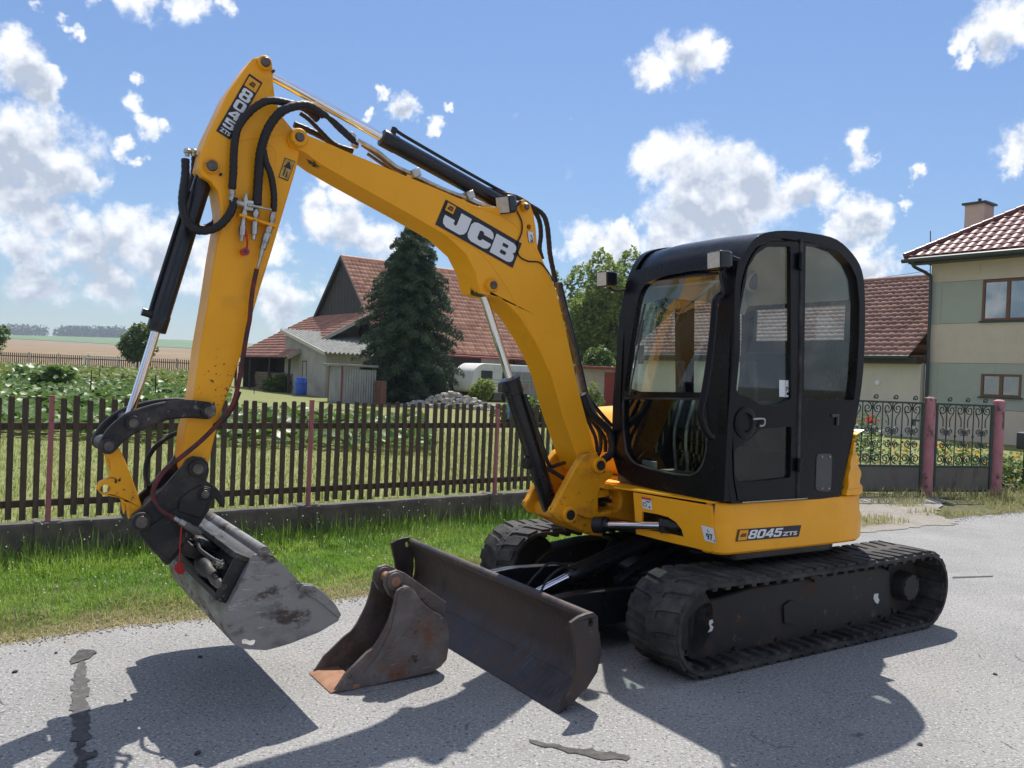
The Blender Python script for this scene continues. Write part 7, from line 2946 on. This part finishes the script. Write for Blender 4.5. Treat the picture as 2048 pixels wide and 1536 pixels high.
# far woods on the hill
wl_ = []
wv, wf, wr = [], [], []
ico = []
for rank, (u0, u1, y_) in enumerate(((-120, 88, 1380), (108, 122, 1390), (124, 250, 1400), (128, 236, 1360))):
    k = int((u1 - u0) / 3.2)
    for j in range(k):
        u_ = u0 + (u1 - u0) * (j + random.random()) / k
        yy = y_ + random.uniform(-40, 40)
        xx = (u_ - 1024) / 1680 * yy
        hh_ = random.uniform(13, 20) * (.8 if rank == 1 else 1)
        gz = ground_z(xx, yy)
        m_n = 50
        wl_.append(crown_points(m_n, [(xx, yy, gz + hh_ * .5, hh_ * .42, hh_ * .55)], .75))
wp_ = np.concatenate(wl_)
tag(leaf_cloud(wp_, rng.uniform(1.4, 2.6, len(wp_)), 'wood_leaf', 'woods', None, .2), 'dark woods along the hill crest beyond the fields', 'woods', kind='stuff')

# flowers behind the gates
def flower_bed(name, pxs, spread, n, m, zlo, zhi, size, label, leafm='squash_leaf', leaves=900):
    g_ = None
    c = Vector((pxs[0], pxs[1], 0))
    P = np.stack([c.x + rng.normal(0, spread[0], n), c.y + rng.normal(0, spread[1], n), rng.uniform(zlo, zhi, n)], 1)
    root = empty(name, (c.x, c.y, 0), 0, label, 'flowers')
    Pl = P - np.array([c.x, c.y, 0])
    o1 = leaf_cloud(Pl, rng.uniform(size * .7, size * 1.3, n), m, 'blossoms', root, .6, sides=6)
    o1['kind'] = 'stuff'
    k = leaves
    Pl2 = np.stack([rng.normal(0, spread[0] * 1.15, k), rng.normal(0, spread[1] * 1.15, k), rng.random(k) ** .8 * zhi * .95], 1)
    o2 = leaf_cloud(Pl2, rng.uniform(.025, .055, k), 'tree_leaf', 'leaves', root, .5)
    o2['kind'] = 'stuff'
    return root


q = [(8.44,15.599,0),(8.502,13.934,0),(8.054,18.097,0),(7.216,16.812,0)]
flower_bed('flower_bed', (q[0][0] + .3, q[0][1] + 1.2), (.75, .5), 80, 'flower_orange', .25, .60, .036, 'bed of yellow and orange flowers seen through the narrow iron gate', leaves=900)
flower_bed('flower_bed', (q[1][0] + .1, q[1][1] + .6), (.35, .4), 32, 'flower_orange', .15, .55, .035, 'clump of orange flowers at the right edge beside the last pillar', leaves=1500)
flower_bed('flower_bed', (q[2][0] + .3, q[2][1] + 1.6), (.16, .2), 9, 'flower_red', .85, 1.10, .075, 'tall red blossoms behind the wide iron gate', leaves=500)
flower_bed('flower_bed', (q[3][0] + .1, q[3][1] + 1.2), (.35, .3), 130, 'clover_white', .15, .75, .022, 'bushy white daisies behind the wide iron gate', leaves=700)

# loose grit along the edge of the asphalt
n = 3200
s = rng.uniform(-1.5, 13, n)
off = edge_off(s) + rng.normal(-.03, .075, n)
P = fpts(s, off, .004)
r_ = rng.uniform(.003, .009, n)
V = (P[:, None, :] + octv[None] * r_[:, None, None] * np.array([1, 1, .7])).reshape(-1, 3)
F = ((np.arange(n) * 6)[:, None, None] + octf[None]).reshape(-1, 3)
tag(fast_mesh('road_grit', V, F, 'stone_pale', None, rng.random(n).repeat(6)), 'loose grit along the edge of the asphalt', 'grit', kind='stuff')
n = 9000
s = rng.uniform(-1.5, 9.5, n)
off = edge_off(s) + np.abs(rng.normal(0, .10, n)) - .05
V, F, r = blades(fpts(s, off, -.006), rng.uniform(.015, .05, n), rng.uniform(.003, .007, n), 1.3)
tag(fast_mesh('dead_grass', V, F, 'grass_dry', None, np.clip(r + .5, 0, 1)), 'flattened straw-coloured grass at the asphalt edge', 'grass', kind='stuff')

# ------------------------------------------------------------------ spare digging bucket on the road
SB = empty('digging_bucket', (1.434, 5.847, 0), R(213.21), 'rusty narrow digging bucket standing on the road before the dozer blade', 'bucket')
sb_near = [(2.855,0.002),(2.823,0.044),(2.796,0.083),(2.735,0.133),(2.686,0.174),(2.648,0.196),(2.619,0.233),(2.591,0.282),(2.57,0.324),(2.556,0.367),(2.547,0.402),(2.542,0.438),(2.532,0.464),(2.51,0.478),(2.486,0.481),(2.461,0.475),(2.437,0.46),(2.413,0.429),(2.383,0.39),(2.349,0.359),(2.313,0.332),(2.271,0.308),(2.24,0.273),(2.223,0.234),(2.217,0.191),(2.218,0.135),(2.227,0.069),(2.263,0.036),(2.319,0.015),(2.44,0.01),(2.592,0.006),(2.755,0.001)]
for y0, y1 in ((.256, .27), (-.03, -.016)):
    b = MB()
    b.prism(sb_near, y0, y1)
    o = b.build('side_plate', 'rust_steel', SB, bevel=.003)
    if y0 > 0:
        c = MB()
        c.prism([(2.847,0.006),(2.796,0.082),(2.686,0.175),(2.648,0.195),(2.643,0.178),(2.689,0.142),(2.75,0.092),(2.753,0.003)], y1 + .0005, y1 + .010)
        c.build('side_cutter', 'rust_steel', o, bevel=.002)
        c = MB()
        c.prism([(2.527,0.453),(2.488,0.476),(2.442,0.456),(2.393,0.393),(2.401,0.369),(2.469,0.262),(2.538,0.181),(2.64,0.107),(2.699,0.076),(2.624,0.153),(2.559,0.273),(2.538,0.385)], y1 + .0005, y1 + .006)
        c.build('stiffener', 'rust_steel', o, bevel=.002)
prof = sb_near[14:] + sb_near[:1]
cxx = sum(p[0] for p in sb_near) / len(sb_near)
czz = sum(p[1] for p in sb_near) / len(sb_near)
inn = []
for p in prof:
    d = Vector((cxx - p[0], czz - p[1])).normalized()
    inn.append((p[0] + d.x * .012, p[1] + d.y * .012))
inn[-1] = (prof[-1][0] - .02, prof[-1][1] + .012)
b = MB()
b.prism(prof + inn[::-1], -.016, .256)
b.build('shell', 'rust_steel', SB, smooth=50)
b = MB()
lip = [(prof[-1][0] + .012, .0), (prof[-1][0] - .14, .0), (prof[-1][0] - .14, .022), (prof[-1][0] - .03, .020)]
b.prism([(p[0], p[1] + .003) for p in lip], -.034, .275)
b.build('cutting_lip', 'rust_lip', SB, bevel=.003)
ear = [(2.57,0.478),(2.568,0.515),(2.548,0.544),(2.503,0.552),(2.456,0.532),(2.389,0.483),(2.321,0.434),(2.205,0.353),(2.21,0.276),(2.247,0.286),(2.346,0.369),(2.406,0.436),(2.453,0.451),(2.489,0.436),(2.505,0.397),(2.543,0.426)]
for y0, y1 in ((.18, .205), (.045, .07)):
    b = MB()
    b.prism(ear, y0, y1)
    o = b.build('ear_plate', 'rust_steel', SB, bevel=.004)
    b = MB()
    b.cyl((2.515, y0 - .012, .497), (2.515, y1 + .012, .497), .046, n=20)
    b.build('ear_boss', 'rust_steel', o, bevel=.003)
b = MB()
b.cyl((2.515, .03, .497), (2.515, .22, .497), .026, n=18)
b.build('pin', 'rust_lip', SB)
b = MB()
b.prism([(2.48,0.44),(2.406,0.436),(2.327,0.368),(2.208,0.277),(2.216,0.253),(2.286,0.295),(2.355,0.346)], .07, .18)
b.build('top_web', 'rust_steel', SB, bevel=.004)

# ------------------------------------------------------------------ house across the road, mirrored in the cab glass
oh = empty('neighbour_house', (-13, -30, 0), R(8), 'brown roofed house across the road mirrored in the cab glass', 'house')
m_ = MB()
m_.box((13, 0, 1.5), (26, 7.6, 3.2))
m_.build('wall', 'dark_timber', oh)
upo = Vector((0, -4.2, 4.0)).normalized()
tile_roof('roof_tiles', Vector((-.4, 4.3, 3.0)), (1, 0, 0), 26.8, upo, 5.9, 'tile_brown', oh, .5, .34)
tile_roof('roof_tiles', Vector((-.4, -4.3, 3.0)), (1, 0, 0), 26.8, Vector((0, 4.2, 4.0)), 5.9, 'tile_brown', oh, .8, .7)
for x in (3, 8, 13, 18, 23):
    window(oh, (x, 3.802, 1.7), 1.2, 1.3, (0, 1, 0), 'dark_timber', 1, .1, 'room_dark')

# ------------------------------------------------------------------ summer haze over the fields
hz = MB()
hz.box((0, 1425, 30), (5600, 3750, 66))
hzo = hz.build('haze', 'white_paint', None, smooth=0)
hm = bpy.data.materials.new('haze_air')
hm.use_nodes = True
hm.node_tree.nodes.clear()
ho = hm.node_tree.nodes.new('ShaderNodeOutputMaterial')
hv = hm.node_tree.nodes.new('ShaderNodeVolumePrincipled')
hv.inputs['Color'].default_value = (0.72, 0.82, 0.97, 1)
hv.inputs['Density'].default_value = 0.00028
hv.inputs['Anisotropy'].default_value = 0.3
hm.node_tree.links.new(hv.outputs[0], ho.inputs['Volume'])
hzo.data.materials[0] = hm
tag(hzo, 'thin bluish summer haze over the fields', 'haze', kind='stuff')
